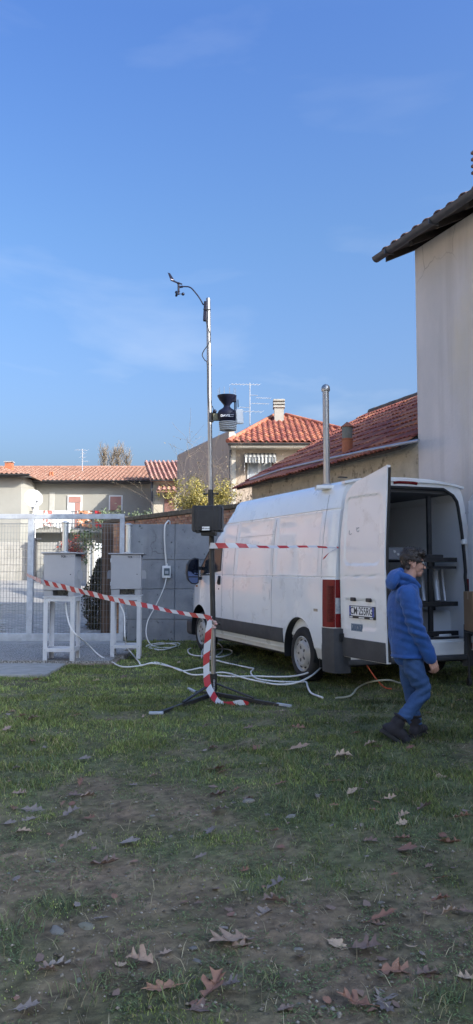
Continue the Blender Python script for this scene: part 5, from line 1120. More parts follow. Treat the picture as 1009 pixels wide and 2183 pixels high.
# black equipment case clamped to the mast
cc = MP(443, 1106, -.13)
cs = thing('equipment_case', 'black rugged plastic equipment case strapped to the mast', 'case', cc, R(-8)); hw, hh_ = 31.5 * ms, 27.5 * ms
def K(b, n, m_, p=None, **k): return b.build(n, m_, p or cs, world=False, **k)
K(B().box((-hw, -.045, -hh_), (hw, .11, hh_)), 'shell', mBlackP, bevel=.015, seg=3); ld = K(B().box((-hw + .004, -.10, -hh_ + .004), (hw - .004, -.048, hh_ - .004)), 'lid', mBlackP, bevel=.016, seg=3)
K(B().box((-hw + .05, -.106, -hh_ + .05), (hw - .05, -.099, hh_ - .06)), 'lid_panel', mBlackP, ld, bevel=.005)
for x in (-hw + .025, hw - .055, -hw + .07, hw - .10): K(B().box((x, -.108, -hh_ + .002), (x + .012, -.04, hh_ - .002)), 'rib', mBlackP, ld, bevel=.004)
for x in (-.10, .08): K(B().box((x - .025, -.09, -hh_ - .018), (x + .025, -.03, -hh_ + .01)), 'latch', mBlackP, bevel=.004)
K(B().box((-.07, -.05, -hh_ - .045), (.10, .09, -hh_ - .004)), 'bracket', mBlackM, bevel=.004); K(B().box((-hw - .006, -.052, -hh_ + .03), (hw + .006, -.043, hh_ - .03)), 'seal_rim', mDark, bevel=.004)
st_ = K(B().box((-.045, -.1115, -hh_ + .012), (.042, -.1065, -hh_ + .056)), 'sticker', mPl, ld)
_Wc = Matrix.Translation(cc) @ Matrix.Rotation(R(-8), 4, 'Z')
FRAME.pop(st_.name, None); text('sticker_text', 'XR\u00b7uucon', .016, FRAME[cs.name] @ axes((-.0015, -.1118, -hh_ + .034), (1, 0, 0), (0, 0, 1), (0, -1, 0)), mInk, None, bold=.0006).name
_o = COL.objects[-1]; _o.data.transform(FRAME[cs.name].inverted()); _o.parent = st_
# wind vane and cup anemometer on its arm
mNavy = mat('dark_navy_plastic', (0.007, 0.008, 0.022), (0.011, 0.012, 0.032), 0.5, spec=.3)
an = thing('anemometer', 'dark wind vane and cup anemometer on a curved arm at the mast top', 'anemometer', MP(438, 662))
def AP(px, py, dy=0.0): return MP(px, py, dy)
b = B(); b.box((-.022, -.03, -.13), (.022, .03, .11), axes(MP(438.2, 662, -.01), (1, 0, -.05), (0, 1, 0), (0.05, 0, 1))); b.build('mount', mNavy, an, bevel=.008)
B().tube(spline([AP(434, 650), AP(424, 633), AP(411, 617), AP(404, 612), AP(397, 611), AP(388, 611)]), 1.5 * ms, 8).build('arm', mNavy, an, smooth=60)
b = B().cyl(AP(390, 611), AP(382, 612), 2.4 * ms); b.cyl(AP(381, 603), AP(381, 628), 2.3 * ms); b.ball(AP(381, 604), (4 * ms, 4 * ms, 2.5 * ms)); b.ball(AP(381, 621), (3 * ms, 3 * ms, 3 * ms)); b.build('body', mNavy, an, smooth=50)
b = B(); pl = [(358, 581.5), (363, 583), (373, 599), (380, 602), (389, 605), (388, 607), (378, 604), (364, 598)]
pts = [AP(x, y) for x, y in pl]; k = len(pts); dv = Vector((0, .008, 0)); b.add([p - dv for p in pts] + [p + dv for p in pts], [tuple(range(k)), tuple(range(k, 2 * k))[::-1]] + [((i + 1) % k, i, k + i, k + (i + 1) % k) for i in range(k)]); vn_ = b.build('vane', mNavy, an)
b = B(); pts = [AP(x, y, -.010) for x, y in ((364.3, 594), (370.5, 596), (370.5, 597.5), (364.8, 596.3))]; b.add(pts, [(0, 1, 2, 3)]); b.build('vane_print', mat('pale_print', (0.55, 0.5, 0.55), None, .6), vn_)
for k in range(3):
    a = R(8 + 120 * k); c = AP(381, 626.5); q = c + Vector((math.cos(a) * .054, math.sin(a) * .054, 0)); tn = Vector((-math.sin(a), math.cos(a), 0))
    b = B().cyl(c, q, .004, n=6); pr_ = [(.020 * math.sin(t), -.020 * math.cos(t)) for t in np.linspace(.02, math.pi / 2, 6)] + [(.018 * math.sin(t), -.018 * math.cos(t)) for t in np.linspace(math.pi / 2, .05, 6)]
    b.lathe(pr_, (0, 0, 0), 14, axes(q + tn * .0, Vector((0, 0, 1)), tn.cross(Vector((0, 0, 1))) * -1, tn)); b.build('wind_cup', mNavy, an, smooth=70)
B().tube([MP(434, 659, -.0), MP(436, 659, -.055), MP(447, 659.5, -.05), MP(449, 660, 0)], 1.0 * ms, 6).build('strap', mDark, an)
tag(B().tube(spline([AP(438, 676, -.02), AP(441, 690, -.05), AP(446, 704, -.06), AP(448.5, 718, -.055), AP(446, 732, -.05), AP(436, 746, -.03), AP(431.5, 757, -.02), AP(437, 768, -.03), AP(442, 777, -.05), AP(443, 840, -.04), AP(446, 874, -.03)]), .0055, 6).build('sensor_cable', mDark), 'thin dark sensor cable winding down the upper mast', 'cable')
# rain gauge and radiation shield unit
ws = thing('weather_station', 'navy rain gauge funnel with white louvred radiation shield on a side bracket of the mast', 'weather station', MP(483, 888, -.03))
c = MP(483, 917, -.02); ww = 1.0 * ms
def WL(prof, n_, m_, smooth=50, cx=483): return B().lathe([(r * ms, z * ms) for r, z in prof], MP(cx, 917, -.02), 28).build(n_, m_, ws, smooth=smooth)
WL([(15.5, 19), (18, 21), (19.5, 29), (20.5, 36), (18, 42), (9, 48), (6.5, 52), (7.5, 55), (16.5, 66), (20.5, 73), (21, 75), (18.5, 75), (7, 58), (1, 56)], 'rain_collector', mNavy, cx=484)
for k in range(5): WL([(7, 0 + k * 3.9), (17.5 + .35 * k, 0 + k * 3.9 - .6), (18.6 + .35 * k, .8 + k * 3.9), (17.5 + .35 * k, 1.9 + k * 3.9), (9, 2.2 + k * 3.9)], 'louvre', mat('shield_grey', (0.50, 0.51, 0.53), (0.44, 0.45, 0.47), .5), 40, cx=486)
WL([(8, 0), (8, 22)], 'shield_core', mat('shield_dark', (0.10, 0.10, 0.11), None, .6), cx=486)
for k in range(10):
    a = 2 * math.pi * k / 10; p = MP(484, 841, -.02) + Vector((math.cos(a), math.sin(a), 0)) * 19 * ms; p.z = MP(484, 843, 0).z; B().cyl(p, p + Vector((0, 0, 14 * ms)), .35 * ms, n=4).build('bird_spike', mSteel, ws)
B().cbox(MP(463, 889, -.01), (26 * ms, .05, 16 * ms)).build('bracket', mat('bracket_olive', (0.17, 0.16, 0.10), (0.12, 0.115, 0.08), .5, .4), ws, bevel=.006)
B().cbox(MP(451, 890, -.0), (9 * ms, .07, 20 * ms)).build('clamp', mBlackP, ws, bevel=.006); B().ball(MP(458, 877, -.03), 4.4 * ms).build('bubble_level', mNavy, ws, smooth=60); B().tube([MP(449, 868), MP(453, 866), MP(457, 876, -.03)], .005, 5).build('lead', mDark, ws)
b = B().box((-9 * ms, -.02, -17 * ms), (8 * ms, .03, 15 * ms), axes(MP(511, 887, -.03), (1, .45, .09), (-.45, 1, 0))); b.build('transmitter_box', mat('transmitter_white', (0.68, 0.69, 0.70), None, .4), ws, bevel=.012)
for px_ in (500.5, 503.5): B().cyl(MP(px_, 893, -.0), MP(px_, 853, -.0), 1.2 * ms, n=6).build('strut', mNavy, ws)
B().cbox(MP(500, 852, -.01), (9 * ms, .06, 10 * ms)).build('bracket_head', mNavy, ws, bevel=.006); B().cyl(MP(508, 868, .01), MP(507.5, 852, .01), 1 * ms, n=6).build('aerial', mBlackP, ws)
_c = MP(483, 886, -.02 - 20.9 * ms)
text('maker_name', 'DAVIS', 4.6 * ms, axes(_c + Vector((-.014, .0, 0)), (1, 0, .03), (0, 0, 1), (0, -1, 0)), mat('white_print', (0.75, 0.75, 0.78), None, .5), ws, bold=.0012, sx=1.1)
b = B(); o_ = _c + Vector((.058, 0, .0)); b.tube([o_ + Vector(q) * ms for q in ((5, 0, 2), (-4, 0, 2), (-5, 0, -2), (4, 0, -2), (4.4, 0, -.5))], .0022, 4); b.build('maker_mark', mat('white_print2', (0.75, 0.75, 0.78), None, .5), ws)

# ---------------------------------------------------------------- red and white barrier tape
mTape = stripes('barrier_tape', (0.72, 0.71, 0.72), (0.56, 0.035, 0.04), 0.26, 0, .35, (None, .9), trans=.3)
def ribbon(name, pts, wid, up, label, n=10):
    """pts: path; up: list of width directions; thin slab with stripes printed along it"""
    P = spline(pts, n); U = spline([Vector(u) for u in up], n); k = len(P)
    for i in range(2, k - 2):
        e = Vector((mnoise.noise(P[i] * 3.1), mnoise.noise(P[i] * 3.1 + Vector((9, 0, 0))), mnoise.noise(P[i] * 2.7 + Vector((0, 9, 0))))); U[i] = U[i] + e * .55; P[i] = P[i] + e * .012; vs_, uv_ = [], []; d = 0
    ws_ = np.interp(np.linspace(0, 1, k), np.linspace(0, 1, len(wid)), wid) if isinstance(wid, (list, tuple)) else [wid] * k
    b = B(); V = []
    for i in range(k):
        if i: d += (P[i] - P[i - 1]).length
        u = U[i].normalized() * ws_[i] / 2; t = (P[min(i + 1, k - 1)] - P[max(i - 1, 0)]).normalized(); nn = t.cross(u).normalized() * .0008
        for s, q in ((-1, -1), (-1, 1), (1, 1), (1, -1)): V.append(P[i] + u * s + nn * q); uv_.append((d, s * ws_[i] / 2))
    b.add(V, [(i * 4 + a, i * 4 + (a + 1) % 4, i * 4 + 4 + (a + 1) % 4, i * 4 + 4 + a) for i in range(k - 1) for a in range(4)] + [(3, 2, 1, 0), ((k - 1) * 4, (k - 1) * 4 + 1, (k - 1) * 4 + 2, (k - 1) * 4 + 3)])
    o = b.build(name, mTape, None, smooth=50); uv = o.data.uv_layers.new(name='UVMap')
    for lp in o.data.loops: uv.data[lp.index].uv = uv_[lp.vertex_index]
    return tag(o, label, 'barrier tape', 'barrier tapes')
ya = g1.y - .03
tA = AY(57, 1225, 15.75); tB = AY(86, 1238, ya + .05); tC = AY(95, 1241, ya - .06); tD = MP(452, 1318, -.07)
ribbon('barrier_tape', [tA, tA.lerp(tB, .5), tB, tC, tC.lerp(tD, .25) - Vector((0, 0, .015)), tC.lerp(tD, .5) - Vector((0, 0, .03)), tC.lerp(tD, .8) - Vector((0, 0, .015)), tD], [.055, .055, .075, .08, .075, .068, .058, .05], [(0, .1, 1), (0, .2, 1), (0, .3, 1), (0, 0, 1), (0, 0, 1), (.05, .2, 1), (.1, .5, .9), (.1, .4, .9)], 'red and white barrier tape stretched from the gate across the samplers to the mast')
tE = MP(452, 1163, -.06); hp = L(.16, -.07, 1.78); hp = AY(722, 1167, hp.y)
mid = tE.lerp(hp, .5)
ribbon('barrier_tape', [tE - Vector((.02, -.05, 0)), tE, tE.lerp(hp, .2), mid - Vector((0, 0, .01)), tE.lerp(hp, .8), hp], [.07, .07, .06, .045, .03, .02], [(0, .2, 1), (0, .2, 1), (.1, .5, .8), (.1, .8, .5), (0, .5, .8), (0, .5, 1)], 'red and white barrier tape stretched from the mast below the case to the van hinge')
ribbon('barrier_tape', [hp, AY(705, 1176, hp.y - .04), AY(694, 1186, hp.y - .06), AY(690, 1192, hp.y - .05)], [.03, .035, .04, .03], [(0.3, .5, 1), (.6, .5, .6), (.7, .3, .4), (.7, .2, .3)], 'short loose tail of barrier tape hanging at the van rear hinge', 6)
ribbon('barrier_tape', [MP(448, 1320, -.06), MP(444, 1352, -.09), MP(441, 1390, -.10), MP(440, 1425, -.12), MP(443, 1458, -.16), MP(452, 1480, -.28), MP(463, 1494, -.42), MP(478, 1499, -.48), MP(496, 1500, -.52), MP(512, 1501, -.54), MP(529, 1506, -.54)], [.05, .078, .078, .074, .08, .074, .065, .045, .055, .095, .095], [(1, .2, .1), (1, .3, 0), (1, .2, 0), (1, .25, 0), (1, .2, .25), (.8, .2, .55), (.5, .3, .8), (.2, .3, .9), (0, .4, .9), (0, .2, 1), (.2, .1, 1)], 'red and white barrier tape hanging from the mast with its end curled on the grass')

# ---------------------------------------------------------------- cables on the grass
def gc(pts): 
    out = []
    for p in pts:
        q = G(p[0], p[1], p[2] if len(p) > 2 else .03)
        if len(p) < 3: q.z = gzf(q.x, q.y) + .032
        out.append(q)
    return out
def cable(name, pts, r, m_, label): return tag(B().tube(spline(pts, 8), r, 6).build(name, m_, smooth=70), label, 'cable', 'cables across the grass')
s1 = [AY(141, 1285, g1.y + .1), AY(143, 1310, g1.y - .0), AY(151, 1338, g1.y - .15), AY(166, 1356, g1.y - .25)]
cable('power_cable', s1 + gc([(188, 1374, .28), (212, 1397, .10), (238, 1412), (262, 1421), (300, 1419), (322, 1416), (350, 1419), (380, 1429), (408, 1441), (440, 1441), (470, 1437), (490, 1440), (515, 1448), (545, 1455), (590, 1459, .06), (630, 1456, .08), (665, 1440, .14), (692, 1416, .25), (702, 1408, .30)]), .0118, mCable, 'white cable running from the left sampler across the grass to the van')
s2 = [AY(256, 1288, g2.y + .1), AY(265, 1310, g2.y), AY(266, 1340, g2.y - .15), AY(267, 1362, g2.y - .25)]
cable('power_cable', s2 + gc([(272, 1381, .15), (285, 1398), (296, 1412), (303, 1418), (330, 1414), (360, 1420), (385, 1433), (405, 1432), (432, 1427), (446, 1436), (466, 1444), (500, 1447), (540, 1445), (590, 1443, .06), (630, 1441, .09), (662, 1432, .15), (688, 1414, .26), (700, 1405, .32)]), .0118, mCable, 'white cable running from the right sampler across the grass to the van')
cable('power_cable', gc([(407, 1384), (401, 1388), (404, 1395), (418, 1400), (436, 1401), (470, 1403), (492, 1398), (494, 1390), (480, 1386), (463, 1388), (450, 1395), (444, 1405), (470, 1412), (500, 1418), (530, 1424), (541, 1428), (535, 1436), (540, 1445), (556, 1452), (600, 1456), (640, 1455), (653, 1455), (656, 1464), (664, 1478), (688, 1491)]), .0118, mCable, 'white cable looping behind the mast and ending on the grass beside the van wheel')
cable('power_cable', gc([(430, 1404), (433, 1388), (446, 1376), (461, 1372), (472, 1377), (474, 1390), (462, 1400), (446, 1404)]), .0118, mCable, 'single loop of white cable standing on the grass behind the mast')
cable('power_cable', gc([(716, 1491), (740, 1488), (753, 1482), (762, 1470), (778, 1460), (800, 1452, .12), (830, 1450, .14), (852, 1456, .08), (880, 1462)]), 0.0118, mat('beige_cable', (0.40, 0.40, 0.30), (0.32, 0.31, 0.24), .6), 'beige cable arching over the grass behind the man')
cable('power_cable', [L(.45, -.06, .33), L(.52, -.14, .18), L(.62, -.2, .05), L(.72, -.22, .02)], .008, mat('orange_cable', (0.55, 0.09, 0.03), None, .5), 'thin orange cable hanging below the van bumper')
# ---------------------------------------------------------------- walking man
pg = G(866, 1583); PY_ = pg.y
MRZ = R(10); MGZ = gzf(pg.x, PY_)
man = thing('person', 'man in a blue hooded jacket and jeans walking right past the open van', 'person', (pg.x, PY_, gzf(pg.x, PY_)), R(10))
PSC = PY_ / F                                  # metres per photo pixel at him
def Q(px, py, y=0.0):
    """local point: photo pixel offsets as forward/up, y to his left"""
    c, sn, t = math.cos(MRZ), math.sin(MRZ), (px - PW / 2) / F
    lx = (t * (PY_ + y * c) - pg.x + y * sn) / (c - t * sn); d = ray(px, py); wy = lx * sn + y * c
    return Vector((lx, y, CAMZ + d.z / d.y * (PY_ + wy) - MGZ))
def chain(b, pts, n=14, cap=True):
    """smooth limb through (point, radius across, radius along) rings"""
    P = spline([p for p, *_ in pts], 6); k = len(P); t_ = np.linspace(0, len(pts) - 1, k)
    ra = np.interp(t_, range(len(pts)), [q[1] for q in pts]); rb = np.interp(t_, range(len(pts)), [q[2] if len(q) > 2 else q[1] for q in pts])
    V = []; prev = None
    for i in range(k):
        t = (P[min(i + 1, k - 1)] - P[max(i - 1, 0)]).normalized(); yv = Vector((0, 1, 0)); yv = (yv - t * yv.dot(t)).normalized(); xv = yv.cross(t)
        for j in range(n):
            a = 2 * math.pi * j / n; V.append(P[i] + yv * math.cos(a) * rb[i] + xv * math.sin(a) * ra[i])
    b.add(V, [(i * n + j, i * n + (j + 1) % n, (i + 1) * n + (j + 1) % n, (i + 1) * n + j) for i in range(k - 1) for j in range(n)] + [tuple(range(n))[::-1], tuple((k - 1) * n + j for j in range(n))])
    b.ball(pts[0][0], (min(pts[0][1:]),) * 3 if False else min(pts[0][1:]) * .98); 
    if cap: b.ball(pts[-1][0], min(pts[-1][1:]) * .98)
    return b
def fuse(b, name, m_, parent, vox, smooth=6, fold=None):
    o = b.build(name, m_, parent, world=False); bmx = bmesh.new(); bmx.from_mesh(o.data); bmesh.ops.recalc_face_normals(bmx, faces=bmx.faces); bmx.to_mesh(o.data); bmx.free()
    tmp = bpy.data.scenes.new('tmp'); tmp.collection.objects.link(o); COL.objects.unlink(o); par = o.parent; o.parent = None
    r = o.modifiers.new('fuse', 'REMESH'); r.mode = 'VOXEL'; r.voxel_size = vox; r.use_smooth_shade = True
    s = o.modifiers.new('smooth', 'SMOOTH'); s.factor = .5; s.iterations = smooth
    vl = tmp.view_layers[0]; vl.update(); dg = vl.depsgraph; me = bpy.data.meshes.new_from_object(o.evaluated_get(dg)); o.modifiers.clear(); o.data = me
    COL.objects.link(o); tmp.collection.objects.unlink(o); o.parent = par; bpy.data.scenes.remove(tmp)
    if fold:
        nv = len(o.data.vertices); N = np.empty(nv * 3); C_ = np.empty(nv * 3); o.data.vertices.foreach_get('normal', N); o.data.vertices.foreach_get('co', C_); N = N.reshape(-1, 3); C_ = C_.reshape(-1, 3)
        C_ += N * np.array([fold(Vector(c)) for c in C_])[:, None]; o.data.vertices.foreach_set('co', C_.ravel())
    o.data.polygons.foreach_set('use_smooth', [True] * len(o.data.polygons)); o.data.materials.clear(); o.data.materials.append(m_); o.data.update(); return o
mSkin = mat('skin', (0.50, 0.29, 0.215), (0.44, 0.24, 0.18), 0.5, scale=14, spec=.4)
mJk = mat('blue_softshell', (0.011, 0.082, 0.30), (0.008, 0.060, 0.235), 0.75, scale=5, sheen=.2, bump=.5, bscale=28, bdist=.012)
mJean = mat('blue_denim', (0.020, 0.058, 0.155), (0.034, 0.085, 0.205), 0.85, scale=7, spots=(0.085, 0.15, 0.29), spscale=4, splo=.55, sphi=.75, bump=.6, bscale=32, bdist=.012)
mBoot = mat('dark_suede_boot', (0.013, 0.012, 0.016), (0.024, 0.021, 0.026), 0.85, scale=10, bump=.2, bscale=200, bdist=.003)
mHair = mat('dark_brown_hair', (0.018, 0.013, 0.011), (0.035, 0.025, 0.02), 0.55, scale=30, stretch=(1, 1, .3), bump=.5, bscale=120, bdist=.006)
# --- body (one skin): head with face, neck, trunk, arms, hands, legs
HC = Q(879, 1203, 0.02); tilt = R(6)
MH = Matrix.Translation(HC) @ Matrix.Rotation(R(-6), 4, 'Z') @ Matrix.Rotation(tilt, 4, 'Y')     # head frame: x forward, y left, z up
hd = B()
hd.ball((-.012, 0, .035), (.098, .076, .092), 20, 14, MH); hd.ball((.028, 0, -.01), (.062, .064, .085), 20, 12, MH); hd.ball((.055, 0, -.075), (.036, .042, .032), 16, 10, MH); hd.ball((.074, 0, -.086), (.018, .022, .018), 12, 8, MH)
hd.ball((-.005, 0, -.055), (.062, .056, .055), 16, 10, MH)
hd.ball((.074, 0, .040), (.018, .052, .013), 14, 8, MH); hd.ball((.068, .032, -.018), (.020, .022, .022), 12, 8, MH); hd.ball((.068, -.032, -.018), (.020, .022, .022), 12, 8, MH)
for i in range(7):
    t = i / 6; hd.ball((.088 + .024 * t, 0, .024 - .046 * t), (.010 + .004 * t, .010 + .006 * t, .011), 10, 8, MH)
hd.ball((.104, .011, -.024), (.010, .008, .007), 8, 6, MH); hd.ball((.104, -.011, -.024), (.010, .008, .007), 8, 6, MH)
hd.ball((.088, 0, -.047), (.012, .024, .007), 12, 8, MH); hd.ball((.086, 0, -.059), (.012, .021, .007), 12, 8, MH)
for s in (-1, 1):
    hd.tube([MH @ Vector((-.016 + .020 * math.cos(a), s * (.074 + .006 * math.cos(a + .6)), .0 + .032 * math.sin(a))) for a in np.linspace(-1.9, 2.9, 14)], .006, 6); hd.ball((-.014, s * .073, -.002), (.016, .006, .026), 10, 8, MH); hd.ball((-.008, s * .076, -.028), (.008, .006, .010), 8, 6, MH)
chain(hd, [(Q(866, 1255, .0), .075, .085), (Q(869, 1238, .01), .060, .060), (Q(874, 1220, .015), .056, .056), (Q(876, 1208, .018), .056, .056)])
SHR, ELR, WRR = Q(868, 1268, -.185), Q(884, 1338, -.215), Q(914, 1404, -.19)
SHL, ELL, WRL = Q(872, 1268, .17), Q(858, 1335, .22), Q(866, 1392, .24)
chain(hd, [(Q(868, 1400, 0), .07, .11), (Q(864, 1345, 0), .08, .12), (Q(862, 1290, 0), .08, .135), (Q(866, 1264, 0), .06, .11), (Q(868, 1250, 0), .06, .07)])
chain(hd, [(SHR, .04), (ELR, .036), (WRR, .028, .03)]); chain(hd, [(SHL, .04), (ELL, .036), (WRL, .028, .03)])
def hand(b, wr, d, palm, s):
    """d: direction along the hand, palm: palm normal, s: side of the thumb"""
    d = Vector(d).normalized(); palm = Vector(palm).normalized(); sd_ = d.cross(palm).normalized() * s; palm = sd_.cross(d).normalized() * s
    for i in range(4):
        o = sd_ * (.030 - .0205 * i); b.tube([wr + o * .6, wr + d * .045 + o * .9, wr + d * .088 + o], [.013, .013, .0115], 10, flat=1.0)
        ln = (.036, .042, .039, .030)[i]; base = wr + d * (.088 - .004 * abs(i - 1.3)) + o; c1_, c2_, c3_ = R(22 + 6 * i), R(52 + 7 * i), R(84 + 6 * i); p = base
        pts = [base]; 
        for q, a in ((1.0, c1_), (.72, c2_), (.55, c3_)): p = p + (d * math.cos(a) + palm * math.sin(a)) * ln * q; pts.append(p)
        b.tube(pts, [.0105, .0098, .009, .0075], 10); b.ball(pts[-1], .0078); b.ball(pts[1], .0102)
    t0 = wr + d * .02 + sd_ * .026; tp = [t0, t0 + d * .028 + sd_ * .018 + palm * .012, t0 + d * .056 + sd_ * .018 + palm * .026, t0 + d * .078 + sd_ * .010 + palm * .034]
    b.tube(tp, [.014, .0125, .0105, .008], 10); b.ball(tp[-1], .0085)
hand(hd, WRR, (.42, 0.0, -.9), (-.15, .95, -.1), 1); hand(hd, WRL, (.5, .1, -.85), (-.2, -.95, 0), -1)
HPR, KNR, ANR = Q(874, 1408, -.09), Q(897, 1474, -.10), Q(847, 1540, -.09)
HPL, KNL, ANL = Q(868, 1408, .09), Q(872, 1478, .08), Q(880, 1552, .06)
chain(hd, [(HPR, .06), (KNR, .045), (ANR, .034)]); chain(hd, [(HPL, .06), (KNL, .045), (ANL, .034)])
body_ = fuse(hd, 'body', mSkin, man, .0042, 3)
# --- eyes, brows, glasses
for s in (-1, 1):
    B().ball((.080, s * .032, .020), (.012, .014, .011), 12, 8, MH).build('eye', mat('eye_white', (0.6, 0.58, 0.55), None, .2), man, world=False, smooth=60)
    B().ball((.090, s * .033, .020), (.004, .006, .006), 8, 6, MH).build('iris', mat('brown_iris', (0.03, 0.018, 0.012), None, .2), man, world=False)
    B().tube([MH @ Vector((.089 - .014 * abs(t) ** 2, s * (.034 + .024 * t), .046 + .004 * (1 - t * t))) for t in (-1, -.5, 0, .5, 1)], [.003, .005, .005, .005, .003], 6).build('eyebrow', mHair, man, world=False)
gl = B()
for s in (-1, 1):
    gl.tube([MH @ Vector((.104 - .008 * abs(math.cos(a)), s * (.036 + .027 * math.cos(a)), .018 + .019 * math.sin(a))) for a in np.linspace(0, 2 * math.pi, 18)], .0026, 5, cap=False)
    gl.tube([MH @ Vector(p) for p in ((.094, s * .064, .030), (.06, s * .080, .031), (.0, s * .084, .027), (-.026, s * .082, .010))], .0030, 5)
gl.tube([MH @ Vector((.106, y, .024)) for y in (-.010, 0, .010)], .0026, 5)
gs = gl.build('glasses', mDark, man, world=False, smooth=60)
for s in (-1, 1):
    b = B(); b.add([MH @ Vector((.100, s * (.036 + .025 * math.cos(a)), .018 + .017 * math.sin(a))) for a in np.linspace(0, 2 * math.pi, 16)[:-1]], [tuple(range(15))]); lm = bpy.data.materials.get('spectacle_lens')
    if lm is None:
        lm = mat('spectacle_lens', (1, 1, 1), None, .02); n_ = lm.node_tree.nodes['Principled BSDF']; n_.inputs['Transmission Weight'].default_value = 1.0; n_.inputs['IOR'].default_value = 1.05
    b.build('lens', lm, gs, world=False)
# --- hair: short at the sides, fuller and brushed forward on top
hb = B()
hb.ball((-.020, 0, .055), (.104, .083, .082), 20, 14, MH); hb.ball((-.052, 0, .012), (.056, .068, .058), 16, 10, MH); hb.ball((.035, -.01, .100), (.062, .066, .040), 16, 10, MH); hb.ball((.066, -.012, .086), (.028, .050, .026), 14, 8, MH); hb.ball((-.03, 0, .115), (.066, .060, .035), 14, 8, MH)
for s in (-1, 1): hb.ball((.010, s * .066, .040), (.036, .016, .034), 10, 8, MH); hb.ball((.006, s * .070, .012), (.010, .009, .024), 8, 6, MH); hb.ball((-.050, s * .042, -.03), (.026, .022, .030), 10, 8, MH)
hr = fuse(hb, 'hair', mHair, man, .006, 4, lambda c: .007 * mnoise.noise(c * 38) + .004 * mnoise.noise(c * 90))
tf = B(); hv = [v for v in hr.data.vertices if (MH.inverted() @ v.co).z > -.05]
for v in random.sample(hv, min(900, len(hv))):
    d = (v.normal * .5 + (MH.to_3x3() @ Vector((.45, random.uniform(-.5, .5), .35 if (MH.inverted() @ v.co).z > .07 else -.7)))).normalized(); s = v.normal.cross(d).normalized() * .0028; ln = random.uniform(.012, .026)
    tf.add([v.co - s - v.normal * .002, v.co + s - v.normal * .002, v.co + d * ln], [(0, 1, 2)])
o = tf.build('hair_tufts', mHair, hr, world=False); o['kind'] = 'stuff'
# --- jacket with hood, sleeves, hem
def folds(c):
    f = .008 * mnoise.noise(Vector((c.x * 9, c.y * 9, c.z * 5))) + .006 * (1 - abs(mnoise.noise(Vector((c.x * 7 + c.z * 9, c.y * 7, c.z * 13 - c.x * 9)))) * 2.2) * .6 + .004 * mnoise.noise(Vector((c.x * 22, c.y * 22, c.z * 14)))
    return f
jk = B()
chain(jk, [(Q(863, 1397, 0), .115, .180), (Q(862, 1375, 0), .130, .185), (Q(862, 1335, 0), .140, .190), (Q(861, 1300, 0), .142, .205), (Q(862, 1275, 0), .128, .205), (Q(868, 1257, 0), .090, .150), (Q(874, 1243, .005), .062, .078)], 24)
chain(jk, [(Q(862, 1272, -.12), .088), (Q(869, 1268, -.185), .078), (Q(876, 1302, -.212), .074), (ELR + Vector((-.004, 0, .01)), .066), (ELR.lerp(WRR, .35) + Vector((.004, 0, 0)), .062), (ELR.lerp(WRR, .75), .056), (WRR.lerp(ELR, .02), .051)], 18)
chain(jk, [(Q(866, 1272, .12), .088), (SHL, .078), (ELL, .066), (ELL.lerp(WRL, .5), .06), (WRL, .048)], 18)
# hem ring
jk.tube([Q(863, 1398, 0) + Vector((math.cos(a) * .118, math.sin(a) * .182, 0)) for a in np.linspace(0, 2 * math.pi, 30)], .014, 8, cap=False)
def jf(c):
    f = folds(c) * 1.0
    de = (c - ELR).length; f += .009 * math.exp(-(de / .16) ** 2) * math.sin((c - ELR).dot(Vector((.35, 0, 1)).normalized()) * 95)
    f += .006 * math.exp(-((c.z - Q(0, 1380).z) / .12) ** 2) * math.sin(c.y * 30 + c.x * 22 + c.z * 14)
    return f
jk_o = fuse(jk, 'jacket', mJk, man, .0075, 5, jf)
hp_ = B()
# hood lying on the back: rolled pouch from the collar down behind the shoulders
hood = [(Q(893, 1251, -.050), .022, .022), (Q(880, 1238, -.085), .028, .028), (Q(864, 1229, -.092), .030, .030), (Q(850, 1223, -.055), .032, .032), (Q(846, 1222, 0.02), .032, .032), (Q(852, 1221, .08), .034, .034), (Q(868, 1232, .10), .030, .030), (Q(886, 1248, .06), .026, .026)]
hp_.tube(spline([p for p, *_ in hood], 6), list(np.interp(np.linspace(0, 7, 43), range(8), [q[1] for q in hood])), 14)
chain(hp_, [(Q(852, 1219, 0.0), .034, .066), (Q(842, 1227, 0), .046, .090), (Q(836, 1240, 0), .046, .100), (Q(834, 1250, 0), .036, .088), (Q(836, 1257, 0), .020, .06)], 18)
chain(hp_, [(Q(876, 1247, 0), .046, .085), (Q(858, 1242, 0), .050, .105), (Q(844, 1243, 0), .044, .095)], 18)
ho = fuse(hp_, 'hood', mJk, man, .0075, 5, lambda c: folds(c) * 1.2)
em = B(); em.add([(0, 0, 0), (.010, 0, .004), (.020, 0, .022), (.012, 0, .014), (.004, 0, .018), (.008, 0, .010)], [(0, 1, 2, 3, 4, 5)], Matrix.Translation(Q(843, 1221, -.098)) @ Matrix.Scale(1.1, 4)); 
